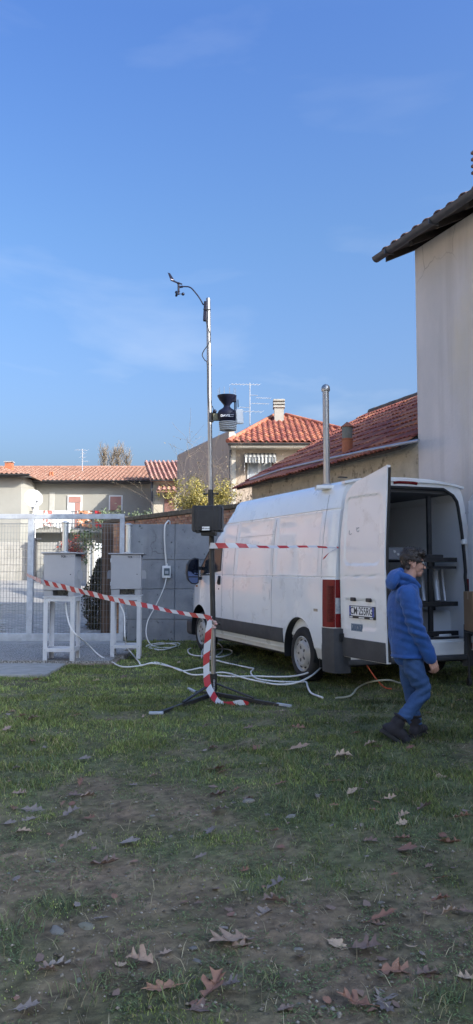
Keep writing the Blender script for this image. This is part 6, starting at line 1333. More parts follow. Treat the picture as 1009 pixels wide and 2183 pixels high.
# white zip and emblem pressed on the cloth by ray casting outwards
from mathutils.bvhtree import BVHTree
def on_cloth(o, p, d, off=.002):
    if o.name not in BV: BV[o.name] = BVHTree.FromPolygons([v.co.copy() for v in o.data.vertices], [tuple(q.vertices) for q in o.data.polygons])
    loc, nrm, i_, d_ = BV[o.name].ray_cast(p, Vector(d).normalized()); return (loc + nrm * off) if loc is not None else None
BV = {}
zp = []
for t in np.linspace(0, 1, 9):
    q = Q(866 + 3 * t, 1352 + 38 * t, -.6); h = on_cloth(jk_o, q, (0, 1, 0)); 
    if h: zp.append(h)
if len(zp) > 2: B().tube(zp, .0048, 6).build('pocket_zip', mat('silver_zip', (0.55, 0.52, 0.50), None, .4, .4), man, world=False)
ep = []
for dx, dy in ((-3, 4), (2, -2), (4, -3), (1.5, 1.5), (3, 3), (0, 2.2)):
    h = on_cloth(ho, Q(846 + dx, 1217 + dy, -.6), (0, 1, 0), .003); 
    if h: ep.append(h)
if len(ep) >= 4: 
    b = B(); b.tube([ep[0], ep[1], ep[2]], .0028, 5); b.tube(ep[2:], .0024, 5); b.build('emblem', mat('reflective_print', (0.75, 0.75, 0.78), None, .4), man, world=False)
# --- jeans
jn = B()
chain(jn, [(Q(870, 1388, 0), .092, .155), (Q(872, 1408, 0), .102, .165), (Q(874, 1424, 0), .094, .158)], 22)
chain(jn, [(Q(876, 1412, -.085), .094, .088), (Q(884, 1440, -.10), .082, .080), (KNR + Vector((.002, 0, .01)), .066, .063), (KNR.lerp(ANR, .35), .060, .057), (KNR.lerp(ANR, .6), .057, .055), (KNR.lerp(ANR, .88), .064, .062)], 18, False)
chain(jn, [(Q(870, 1412, .085), .092, .088), (Q(868, 1440, .09), .080, .080), (KNL, .064, .063), (KNL.lerp(ANL, .5), .056, .055), (KNL.lerp(ANL, .90), .062, .062)], 18, False)
def jnf(c):
    f = folds(c) * .8; dk = (c - KNR).length; f += .008 * math.exp(-(dk / .13) ** 2) * math.sin((c - KNR).dot(Vector((-.5, 0, 1)).normalized()) * 90)
    for a in (ANR, ANL): f += .007 * math.exp(-((c - a).length / .11) ** 2) * math.sin(c.z * 130 + c.x * 30)
    return f + .006 * math.exp(-((c - Q(872, 1432, -.1)).length / .12) ** 2) * math.sin(c.z * 80 + c.x * 60)
fuse(jn, 'jeans', mJean, man, .0075, 5, jnf)
# --- boots: trailing right foot on its toe, left foot flat
def boot(ank, dirv, upv, k=1.12):
    d = Vector(dirv).normalized(); u = (Vector(upv) - d * Vector(upv).dot(d)).normalized(); s = d.cross(u); M = axes(ank, d, -s, u) @ Matrix.Scale(k, 4)
    b = B()
    for x, z, rx, ry, rz in ((-.045, -.075, .056, .042, .045), (-.01, -.05, .064, .045, .06), (.045, -.058, .070, .047, .050), (.11, -.076, .068, .049, .038), (.160, -.080, .052, .047, .034), (-.012, .0, .054, .048, .06), (-.012, .02, .053, .049, .04)): b.ball((x, 0, z), (rx, ry, rz), 16, 10, M)
    o = fuse(b, 'boot', mBoot, man, .008, 4, lambda c: .003 * mnoise.noise(c * 30))
    so = B(); ol = [(-.10, -.0), (-.09, -.036), (-.03, -.042), (.03, -.040), (.10, -.05), (.17, -.046), (.208, -.02), (.213, .0)]; ol = ol + [(x, -y) for x, y in ol[-2:0:-1]]
    so.prism(ol, -.128, -.100, M); so.build('sole', mRub, o, world=False, bevel=.006)
    lc = B()
    for k_ in range(5): x = .045 + .018 * k_; z = .012 - .019 * k_; lc.tube([M @ Vector((x, yy, z - abs(yy) * .3)) for yy in (-.03, 0, .03)], .004, 5)
    lc.build('laces', mDark, o, world=False); cu = B().tube([M @ Vector((-.012 + .052 * math.cos(a), .048 * math.sin(a), .050)) for a in np.linspace(0, 2 * math.pi, 20)], .011, 6, cap=False); cu.build('boot_cuff', mBoot, o, world=False, smooth=60)
boot(ANR + Vector((-.01, 0, -.012)), (.76, -.05, -.50), (.5, 0, .8)); boot(Vector((ANL.x, ANL.y, .140)), (.68, .73, 0), (0, 0, 1), 1.05)
# ---------------------------------------------------------------- plants
mBark = mat('bare_twigs', (0.16, 0.125, 0.09), (0.24, 0.19, 0.14), 0.9, scale=8)
def leaf_cloud(name, parent, pts, size, m_, droop=.3, cols=None):
    n = len(pts); r = np.random.default_rng(abs(hash(name)) % 9999 + n); P = np.asarray(pts); a = r.normal(size=(n, 3)); a[:, 2] -= droop; a /= np.linalg.norm(a, axis=1)[:, None]
    b_ = r.normal(size=(n, 3)); b_ -= a * (b_ * a).sum(1)[:, None]; b_ /= np.linalg.norm(b_, axis=1)[:, None]; s = (size * r.uniform(.6, 1.3, n))[:, None]
    V = np.stack([P, P + a * s * .5 + b_ * s * .28, P + a * s, P + a * s * .5 - b_ * s * .28], 1).reshape(-1, 3); I = np.arange(n * 4).reshape(n, 4)
    c = (cols if cols is not None else np.ones((n, 3))) * r.uniform(.55, 1.35, (n, 1)); M = FRAME[parent.name].inverted() if parent.name in FRAME else Matrix.Identity(4)
    V = V @ np.array(M.to_3x3()).T + np.array(M.translation)
    return put(name, np_mesh(name, V, I, 4, [m_], np.repeat(c, 4, 0)), parent)
def twigs(starts, steps, step, r0, spread, grav=.02, branch=.25, b=None, acc=None, depth=2, seed=1):
    rg = random.Random(seed); b = b or B(); acc = [] if acc is None else acc
    def grow(p, d, n, r, dep):
        pts = [p.copy()]; rr = [r]
        for i in range(n):
            d = (d + Vector((rg.gauss(0, spread), rg.gauss(0, spread), rg.gauss(0, spread) + grav))).normalized(); p = p + d * step; pts.append(p.copy()); rr.append(max(r * (1 - (i + 1) / n * .8), .003)); acc.append(p.copy())
            if dep > 0 and rg.random() < branch and i > 0: grow(p.copy(), (d + Vector((rg.gauss(0, .7), rg.gauss(0, .7), rg.gauss(.2, .4)))).normalized(), max(int(n * .6), 2), rr[-1] * .7, dep - 1)
        b.tube(pts, rr, 4)
    for p, d in starts: grow(Vector(p), Vector(d).normalized(), steps, r0, depth)
    return b, acc
def shrub(name, label, cat, base, starts, steps, step, r0, spread, leafsize, nleaf, lm, cols=None, jit=.12, group=None, seed=1, branch=.3, depth=2, filt=None):
    t = thing(name, label, cat, base, 0, group); b, acc = twigs(starts, steps, step, r0, spread, branch=branch, depth=depth, seed=seed); b.build('branches', mBark, t)
    if nleaf:
        rg = np.random.default_rng(seed); A = np.array([tuple(q) for q in acc]); 
        if filt is not None: A = A[[filt(q) for q in A]]
        P = A[rg.integers(0, len(A), nleaf)] + rg.normal(0, jit, (nleaf, 3)); cc_ = None if cols is None else np.array(cols)[rg.integers(0, len(cols), nleaf)]
        leaf_cloud('foliage', t, P, leafsize, lm, cols=cc_)
    return t
mLeafY = mat('yellow_green_leaf', (1, 1, 1), None, .6, attr='tint', trans=.3); mLeafG = mat('green_leaf', (1, 1, 1), None, .6, attr='tint', trans=.25)
# yellowing bush behind the brick wall
bx0 = AY(436, 1075, 25.0)
st_ = [(bx0 + Vector((random.uniform(-.45, .45), random.uniform(-.5, .5), -.80)), Vector((random.uniform(-.22, .22), random.uniform(-.3, .3), 1))) for _ in range(20)]
shrub('yellow_bush', 'bushy yellow green shrub growing above the brick wall left of the taupe house', 'shrub', Vector((bx0.x, 25, 0)), [(p, d) for p, d in st_], 8, .145, .018, .13, .075, 8500, mLeafY, cols=[(.38, .31, .07), (.46, .36, .08), (.28, .24, .06), (.48, .41, .17), (.15, .14, .045)], jit=.10, seed=3, branch=.22)
def tall_starts(cx, cy, z, n, w): return [(Vector((cx + random.uniform(-w, w), cy + random.uniform(-.4, .4), z)), Vector((random.uniform(-.3, .3), random.uniform(-.2, .2), 1))) for _ in range(n)]
q = AY(452, 1075, 26.5); shrub('bare_shrub', 'tall bare shrub with thin pale twigs behind the yellow bush', 'shrub', Vector((q.x, 26.5, 0)), tall_starts(q.x, 26.5, 2.3, 12, .8), 14, .19, .018, .13, .06, 350, mLeafY, cols=[(.34, .28, .16), (.28, .22, .12)], jit=.05, seed=5, branch=.35)
q = AY(395, 1085, 26.0); shrub('bare_shrub', 'leafless twiggy shrub left of the yellow bush above the wall', 'shrub', Vector((q.x, 26, 0)), tall_starts(q.x, 26.0, 2.4, 9, .45), 10, .17, .015, .16, .05, 260, mLeafY, cols=[(.30, .25, .15)], jit=.05, seed=8, branch=.35)
q = AY(508, 1060, 24.5); shrub('bare_shrub', 'leafless pale twiggy shrub right of the yellow bush beside the downpipe', 'shrub', Vector((q.x, 24.5, 0)), tall_starts(q.x, 24.5, 2.6, 10, .45), 9, .16, .014, .16, .05, 300, mLeafY, cols=[(.34, .27, .18), (.24, .17, .11)], jit=.06, seed=9, branch=.35)
q = L(V0 - .12, UF - .15, 2.7); shrub('dry_climber', 'dry brown climber on the far corner of the shed wall', 'climber', Vector((q.x, q.y, 0)), [(q + Vector((random.uniform(-.1, .1), random.uniform(-.1, .1), random.uniform(-.6, .5))), Vector((random.uniform(-1, 1), random.uniform(-1, .2), random.uniform(-.6, .6)))) for _ in range(16)], 5, .07, .008, .3, .06, 420, mLeafY, cols=[(.13, .08, .05), (.20, .12, .08)], jit=.06, seed=11)
# green sprays above the wall end
for i, (px_, py_, Y, h, lab) in enumerate(((246, 1098, 28.5, 9, 'airy green shrub above the gate corner in front of the long house'), (318, 1096, 27.5, 6, 'small green spray on the brick wall near the small house'), (281, 1098, 28.0, 8, 'mid green leafy shrub above the brick wall between two sprays'), (214, 1096, 31.0, 7, 'pale green shrub beside the right end of the far balcony'))):
    q = AY(px_, py_, Y); shrub('green_shrub', lab, 'shrub', Vector((q.x, Y, 0)), [(Vector((q.x + random.uniform(-.2, .2), Y, q.z - .35)), Vector((random.uniform(-.7, .7), random.uniform(-.4, .4), .8))) for _ in range(4)], max(h - 4, 3), .10, .010, .2, .10, 230, mLeafG, cols=[(.17, .22, .12), (.12, .16, .08), (.24, .28, .17)], jit=.08, group='green shrubs above the wall', seed=20 + i)
q = AY(208, 1160, 29.0); shrub('hanging_ivy', 'dark green ivy hanging at the right end of the far balcony', 'climber', Vector((q.x, 29, 1)), [(Vector((q.x + random.uniform(-.3, .3), 29, q.z + random.uniform(-.2, .8))), Vector((random.uniform(-1, 1), 0, random.uniform(-1, .3)))) for _ in range(9)], 6, .10, .01, .3, .12, 500, mLeafG, cols=[(.05, .08, .03), (.09, .12, .06)], jit=.1, seed=31)
# bronze conifer behind the gate
cx_ = AY(214, 1340, 18.6); cbz = .0
cb = thing('bronze_conifer', 'dense dark brown green conifer behind the gate beside the brick pier', 'shrub', Vector((cx_.x, 18.6, 0)))
B().tube([Vector((cx_.x, 18.6, -.05)), Vector((cx_.x, 18.6, 1.4))], [.05, .015], 6).build('trunk', mBark, cb)
rg = np.random.default_rng(4); P = []; C = []
while len(P) < 6500:
    z = rg.uniform(.02, 1.72); rr = .36 * (1 - ((z - .45) / 1.35) ** 2 if z > .45 else .85 + .15 * z / .45) * rg.uniform(.55, 1.08); a = rg.uniform(0, 6.283); rr *= 1 + .25 * math.sin(a * 3 + z * 5)
    P.append((cx_.x + rr * math.cos(a), 18.6 + rr * math.sin(a), z)); C.append(((.075, .060, .030), (.055, .060, .025), (.11, .08, .045), (.035, .035, .018))[rg.integers(0, 4)])
leaf_cloud('foliage', cb, P, .07, mLeafG, droop=-.5, cols=np.array(C))
# red creeper on the pale fence
for i, (px_, py_, w, lab) in enumerate(((150, 1168, .16, 'red creeper leaves on the pale fence, left clump'), (163, 1166, .2, 'largest red creeper clump on the pale fence'), (172, 1176, .14, 'faded red creeper on the pale fence, right clump'))):
    q = AY(px_, py_, YP - .12); shrub('red_creeper', lab, 'climber', Vector((q.x, q.y, 1)), [(Vector((q.x + random.uniform(-w, w), q.y, q.z + random.uniform(-.3, .35))), Vector((random.uniform(-1, 1), -.1, random.uniform(-1, .6)))) for _ in range(5)], 4, .07, .008, .2, .13, 170, mLeafY, cols=[(.45, .05, .04), (.36, .09, .06)] if i < 2 else [(.32, .15, .10)], jit=.07, group='red creeper on the fence', seed=40 + i)
# bare poplars far behind the roof
for i, (px_, pyt, lab) in enumerate(((222, 962, 'bare poplar top behind the long roof, leftmost of four'), (238, 972, 'short bare poplar between two taller ones behind the long roof'), (253, 960, 'tallest bare poplar behind the long roof'), (270, 975, 'bare poplar behind the long roof nearest the small house'))):
    Y = 85.0; q = AY(px_, 1010, Y); top = AY(px_, pyt, Y).z; t = thing('poplar_tree', lab, 'tree', Vector((q.x, Y, 1)), 0, 'bare poplars')
    B().tube([Vector((q.x, Y, .9)), Vector((q.x, Y, top))], [.22, .02], 6).build('trunk', mBark, t); b = B(); rg = random.Random(60 + i)
    for k in range(190):
        z = lerp(top * .45, top, rg.random() ** .7); a = rg.uniform(0, 6.28); ln = rg.uniform(.6, 1.9) * (1.15 - .55 * z / top); p = Vector((q.x, Y, z)); e = p + Vector((math.cos(a) * ln * .55, math.sin(a) * ln * .55, ln * .95)); m_ = p.lerp(e, .5) + Vector((math.cos(a), math.sin(a), 0)) * .12; b.tube([p, m_, e], [.03, .022, .008], 3, cap=False)
        for _ in range(2): d = e - m_; s0 = m_.lerp(e, rg.random()); b.tube([s0, s0 + Vector((rg.uniform(-.4, .4), rg.uniform(-.4, .4), rg.uniform(.3, .7)))], [.014, .006], 3, cap=False)
    b.build('crown', mBark, t)

# ---------------------------------------------------------------- grass blades
def on_lawn(x, y):
    ok = (y < 17.1) & ~((y > 12.1) & (x < -1.92)) & ~((y > 15.0) & (x < -2.2)) & ~((y > 10.72) & (y < 12.1) & (x < -2.60)) & ~((y > 16.15) & (x > wx0 - .05))
    v = (x - VO.x) * VR.x + (y - VO.y) * VR.y; return ok & (v < V0 - .05)
r = np.random.default_rng(21); XX, YY = [], []
for y0, y1, den in ((2.1, 3.4, 9000), (3.4, 5, 8500), (5, 7, 7200), (7, 9.5, 5200), (9.5, 12.5, 3600), (12.5, 17.1, 2400)):
    xm = .345 * y1 + 1.1; N = int((y1 - y0) * 2 * xm * den); x = r.uniform(-xm, xm, N); y = r.uniform(y0, y1, N); k = (np.abs(x) < .345 * y + 1.1) & on_lawn(x, y); XX.append(x[k]); YY.append(y[k])
x = np.concatenate(XX); y = np.concatenate(YY); g_ = green(x, y)
tuft = np.clip(vn(x * 4.5, y * 4.5, 15) + .5 * vn(x * 11, y * 11, 16) + .35, 0, 1.2)
keep = r.random(len(x)) < np.clip(g_ ** 1.25 * 1.25 * (.12 + tuft * 1.1) + .02, 0, 1); x, y, g_, tuft = x[keep], y[keep], g_[keep], tuft[keep]; n = len(x)
h = (.010 + .028 * g_ ** 1.3 * (.25 + tuft)) * r.uniform(.45, 1.4, n); tall = r.random(n) < .03; h[tall] *= 2.0; h *= np.interp(y, [2, 4.5, 7], [.55, .75, 1])
wd = np.maximum(.0021, .00046 * y) * r.uniform(.7, 1.4, n); az = r.uniform(0, 2 * math.pi, n); lean = r.uniform(.15, 1.0, n) * h; yaw = az + r.normal(0, .8, n)
z = gz(x, y) - .002; ca, sa_ = np.cos(yaw) * wd, np.sin(yaw) * wd; lx, ly = np.cos(az) * lean, np.sin(az) * lean
P0 = np.stack([x - ca, y - sa_, z], 1); P1 = np.stack([x + ca, y + sa_, z], 1); P2 = np.stack([x + lx * .35 + ca * .75, y + ly * .35 + sa_ * .75, z + h * .62], 1); P3 = np.stack([x + lx * .35 - ca * .75, y + ly * .35 - sa_ * .75, z + h * .62], 1); P4 = np.stack([x + lx, y + ly, z + h * .95], 1)
V = np.stack([P0, P1, P2, P3, P4], 1).reshape(-1, 3); I = np.arange(n)[:, None] * 5; Q4 = I + np.array([0, 1, 2, 3]); T3 = I + np.array([3, 2, 4])
pal = np.array([(.185, .225, .070), (.145, .18, .060), (.24, .275, .080), (.32, .27, .14), (.14, .19, .085)]); c = pal[r.choice(5, n, p=[.34, .27, .2, .10, .09])] * r.uniform(.45, 1.6, (n, 1)) * (1 + .7 * vn(x * 1.3, y * 1.3, 18) + .5 * vn(x * 4, y * 4, 19) - .16 * np.clip(x + .2, -1, 1.6))[:, None]
def blades(x, y, h, wd, leanf, pal_, seed):
    r = np.random.default_rng(seed); n = len(x); az = r.uniform(0, 6.283, n); lean = leanf * h * r.uniform(.4, 1.2, n); yaw = az + r.normal(0, .8, n); z = gz(x, y) - .002; ca, sa_ = np.cos(yaw) * wd, np.sin(yaw) * wd; lx, ly = np.cos(az) * lean, np.sin(az) * lean; up = h * np.sqrt(np.clip(1 - (lean / np.maximum(h, 1e-6) * .75) ** 2, .03, 1))
    V = np.stack([np.stack(q, 1) for q in ((x - ca, y - sa_, z), (x + ca, y + sa_, z), (x + lx * .35 + ca * .75, y + ly * .35 + sa_ * .75, z + up * .65), (x + lx * .35 - ca * .75, y + ly * .35 - sa_ * .75, z + up * .65), (x + lx, y + ly, z + up * .9 + .004))], 1).reshape(-1, 3)
    return V, np.repeat(np.array(pal_)[r.integers(0, len(pal_), n)] * r.uniform(.6, 1.4, (n, 1)), 5, 0)
EX = [(V, np.repeat(c, 5, 0))]
N = 6600; ys_ = 2.1 + 9 * r.random(N) ** 1.3; xs_ = r.uniform(-1, 1, N) * (.34 * ys_ + .9); k = on_lawn(xs_, ys_); xs_, ys_ = xs_[k], ys_[k]
EX.append(blades(xs_, ys_, r.uniform(.025, .085, len(xs_)), np.maximum(.0015, .0003 * ys_), 1.25, [(.34, .29, .18), (.26, .21, .12), (.40, .36, .24)], 5))
tf_ = [(735, 1695), (800, 1780), (640, 1640), (690, 1745), (830, 1665), (930, 1690), (880, 1560), (960, 1500), (985, 1790), (615, 1710), (380, 2120), (20, 2010), (40, 1975), (140, 1940), (90, 1960), (560, 1905), (720, 1900), (410, 1655), (100, 1640), (60, 1690), (470, 1575), (265, 2050), (545, 2095), (850, 1760), (770, 1590), (330, 1560), (965, 2140), (180, 2130)]
for i, (px_, py_) in enumerate(tf_):
    q = G(px_, py_); m_ = 90 if py_ < 1900 else 55; sp = .10 if py_ < 1900 else .06; dx_ = r.normal(0, sp, m_); dy_ = r.normal(0, sp, m_)
    EX.append(blades(q.x + dx_, q.y + dy_, r.uniform(.04, .11, m_) * (1 if py_ < 1900 else .75), np.full(m_, max(.0019, .00042 * q.y)), .8, [(.15, .205, .09), (.12, .175, .10), (.19, .24, .10), (.26, .25, .14)], 50 + i))
V = np.concatenate([e[0] for e in EX]); cV = np.concatenate([e[1] for e in EX]); I = np.arange(len(V) // 5)[:, None] * 5; Q4 = I + np.array([0, 1, 2, 3]); T3 = I + np.array([3, 2, 4])
mGrass = mat('grass_blade', (1, 1, 1), None, .6, attr='tint', trans=.25, spec=.3)
tag(put('grass', np_mesh('grass', V, [(Q4, 4), (T3, 3)], 0, [mGrass], cV)), 'patchy short green grass on damp soil', 'grass', kind='stuff')
# low weeds: tiny flat leaves over the bare soil
N = 140000; y = 2.1 + 5.5 * r.random(N) ** 1.2; x = r.uniform(-1, 1, N) * (.34 * y + .9); w_ = vn(x * 6, y * 6, 25) + .8 * vn(x * 15, y * 15, 26); k = (w_ > .08) & on_lawn(x, y); x, y = x[k], y[k]; n = len(x)
s = r.uniform(.004, .011, n); az = r.uniform(0, 6.283, n); z = gz(x, y) + .006; c_, s_ = np.cos(az), np.sin(az)
V = np.stack([np.stack([x, y, z], 1), np.stack([x + c_ * s - s_ * s * .3, y + s_ * s + c_ * s * .3, z + s * .5], 1), np.stack([x + c_ * s * 1.9, y + s_ * s * 1.9, z + s * .55], 1), np.stack([x + c_ * s + s_ * s * .3, y + s_ * s - c_ * s * .3, z + s * .5], 1)], 1).reshape(-1, 3)
c = np.array([(.17, .225, .085), (.13, .17, .08), (.20, .235, .11)])[r.integers(0, 3, n)] * r.uniform(.6, 1.4, (n, 1))
tag(put('weeds', np_mesh('weeds', V, np.arange(n * 4).reshape(n, 4), 4, [mGrass], np.repeat(c, 4, 0))), 'tiny low weeds spread over bare soil', 'weeds', kind='stuff')
# gravel and clods
N = 17000; y = 2.1 + 6.5 * r.random(N) ** 1.5; x = r.uniform(-1, 1, N) * (.34 * y + .9); k = (r.random(N) > green(x, y) * .9) & on_lawn(x, y); x, y = x[k], y[k]; n = len(x); s = .0025 + .009 * r.random(n) ** 6 + .003 * r.random(n)
base = np.array([(1, 0, 0), (0, 1, 0), (-1, 0, 0), (0, -1, 0), (0, 0, .7), (0, 0, -.5), ], float); an_ = r.uniform(0, 6.28, n); V = []
pts = base[None] * r.uniform(.6, 1.25, (n, 6, 3)) * s[:, None, None]; X_ = pts[..., 0] * np.cos(an_)[:, None] - pts[..., 1] * np.sin(an_)[:, None]; Y_ = pts[..., 0] * np.sin(an_)[:, None] + pts[..., 1] * np.cos(an_)[:, None]
V = np.stack([X_ + x[:, None], Y_ + y[:, None], pts[..., 2] + (gz(x, y) + .008)[:, None]], -1).reshape(-1, 3); tri = np.array([(0, 1, 4), (1, 2, 4), (2, 3, 4), (3, 0, 4), (1, 0, 5), (2, 1, 5), (3, 2, 5), (0, 3, 5)]); Fc = (np.arange(n)[:, None, None] * 6 + tri[None]).reshape(-1, 3)
c = np.array([(.24, .205, .16), (.17, .14, .10), (.30, .27, .23), (.12, .10, .075)])[r.choice(4, n, p=[.3, .35, .1, .25])] * r.uniform(.7, 1.3, (n, 1))
tag(put('gravel', np_mesh('gravel', V, Fc, 3, [mat('gravel', (1, 1, 1), None, .9, attr='tint')], np.repeat(c, 6, 0))), 'small gravel and clods in the bare soil', 'gravel', kind='stuff')
# larger stones
mSt = mat('field_stone', (0.20, 0.185, 0.16), (0.13, 0.12, 0.105), .9, scale=14, rnd=.3, bump=.3, bscale=60); mStG = mat('mossy_stone', (0.14, 0.14, 0.10), (0.19, 0.175, 0.14), .9, scale=10, rnd=.2, bump=.3, bscale=60)
stm = []
for k in range(5):
    b = B().ball((0, 0, 0), 1, 12, 8); rs = random.Random(k)
    for v in b.v:
        v *= 1 + .28 * mnoise.noise(v * 1.3 + Vector((k * 7, 0, 0))); v.z *= .55; v.x *= 1.25
    stm.append(b.mesh('stone', smooth=45)); stm[-1].materials.append(mSt if k % 3 else mStG)
NAMED = []
STN = [(107, 1846, 11), (120, 1895, 42), (195, 2092, 0), (185, 1985, 22), (121, 1992, 24), (422, 2055, 16), (412, 2025, 14), (632, 2028, 16), (512, 2085, 9), (638, 2146, 8), (688, 2152, 9), (620, 1750, 14), (528, 1717, 16), (640, 2040, 0), (812, 1930, 9), (168, 2100, 10), (330, 1942, 8), (495, 1953, 12), (80, 1868, 9), (112, 1850, 8), (273, 1990, 5), (655, 1942, 8), (745, 1968, 7), (848, 2063, 8), (850, 2062, 0), (655, 1990, 5), (590, 1990, 6), (700, 1725, 5), (684, 1750, 5), (400, 1632, 8), (415, 1668, 9), (455, 1686, 9), (497, 1720, 8), (365, 1788, 9), (240, 1722, 6), (325, 1745, 7), (410, 1790, 8), (570, 1745, 8), (676, 1855, 6), (690, 1870, 6), (745, 1850, 5), (880, 2040, 6), (960, 2075, 6), (905, 1990, 5), (540, 1990, 6), (18, 1872, 6), (300, 2075, 7), (570, 2060, 5), (780, 1995, 6), (600, 2100, 6)]
for px_, py_, s in STN:
    if not s or s > 40: continue
    q = G(px_, py_); sc = s * q.y / F * .72; o = tag(put('stone', random.choice(stm)), None, 'stone', 'stones in the soil'); NAMED.append((o, px_, py_, 'small grey stone' if s < 7 else ('rounded grey stone' if s < 12 else 'large flat stone')))
    o.location = (q.x, q.y, gzf(q.x, q.y) + sc * .02); o.scale = (sc, sc * random.uniform(.7, 1), sc * random.uniform(.6, .9)); o.rotation_euler = (random.uniform(-.2, .2), random.uniform(-.2, .2), random.uniform(0, 6))
# ---------------------------------------------------------------- fallen oak leaves
def oak(k, curl):
    rs = random.Random(100 + k); wf_ = (1, .8, 1.15, .9, 1.25, .65, 1.0)[k]; lob = (1, 1, .8, 1.1, .45, .7, .9)[k]; half = [(0.0, .012), (.10, .02), (.16, .16), (.24, .235), (.28, .16), (.35, .085), (.42, .20), (.51, .34), (.60, .37), (.59, .22), (.63, .10), (.71, .18), (.82, .25), (.82, .13), (.87, .07), (1.0, .0)]
    half = [(x, wf_ * lerp(.26 * math.sin(math.pi * min(x ** .8, 1)), y, lob) if 0 < x < 1 else y) for x, y in half]
    A = [(x + rs.uniform(-.02, .02), y * rs.uniform(.7, 1.2)) for x, y in half]; Bq = [(x + rs.uniform(-.02, .02), -y * rs.uniform(.65, 1.2)) for x, y in half]; b = B(); V = []; n_ = len(half); c1_, c2_ = rs.uniform(-1, 1), rs.uniform(.6, 1.5); tw = rs.uniform(-.8, .8)
    def z(x, y): return curl * (c2_ * (y * y) * 2.2 + .5 * c1_ * (x - .5) ** 2 + tw * (x - .5) * y + .10 * math.sin(x * 9 + k) * abs(y) * 2 - .04 * math.exp(-(y / .03) ** 2))
    for t in (1, .5):
        for x, y in A: V.append((x, y * t, z(x, y * t)))
    for x, y in A: V.append((lerp(x, x, .5), 0, z(x, 0)))
    for t in (.5, 1):
        for x, y in Bq: V.append((x, y * t, z(x, y * t)))
    F_ = [(r_ * n_ + i, r_ * n_ + i + 1, (r_ + 1) * n_ + i + 1, (r_ + 1) * n_ + i) for r_ in range(4) for i in range(n_ - 1)]
    b.add(V, F_); k0 = len(b.v); b.tube([(-.20, .01, z(0, 0) + .03), (-.08, .0, z(0, 0) + .01), (.02, 0, z(.02, 0)), (.5, 0, z(.5, 0) + .002), (.95, 0, z(.95, 0))], [.008, .008, .009, .006, .002], 4)
    return b.mesh('fallen_leaf', smooth=180)
LM = {n: mat(n + '_leaf', a, c_, .65, scale=5, stretch=(1, 1, 1), spots=s, spscale=7, splo=.55, sphi=.75, rnd=.18, trans=.12, coat=.1) for n, a, c_, s in (('tan', (.44, .32, .225), (.36, .25, .175), (.22, .145, .10)), ('russet', (.30, .15, .095), (.23, .12, .08), (.14, .08, .06)), ('brown', (.19, .128, .10), (.25, .17, .13), (.12, .082, .07)), ('slate', (.27, .225, .195), (.20, .16, .14), (.12, .092, .08)))}
LMS = {n: [] for n in LM}
for n in LM:
    for k in range(7):
        m_ = oak(k + 10 * len(LMS) * 0, (.55, 1.05, .4, .8, .25, .7, .95)[k]); m_.materials.append(LM[n]); LMS[n].append(m_)
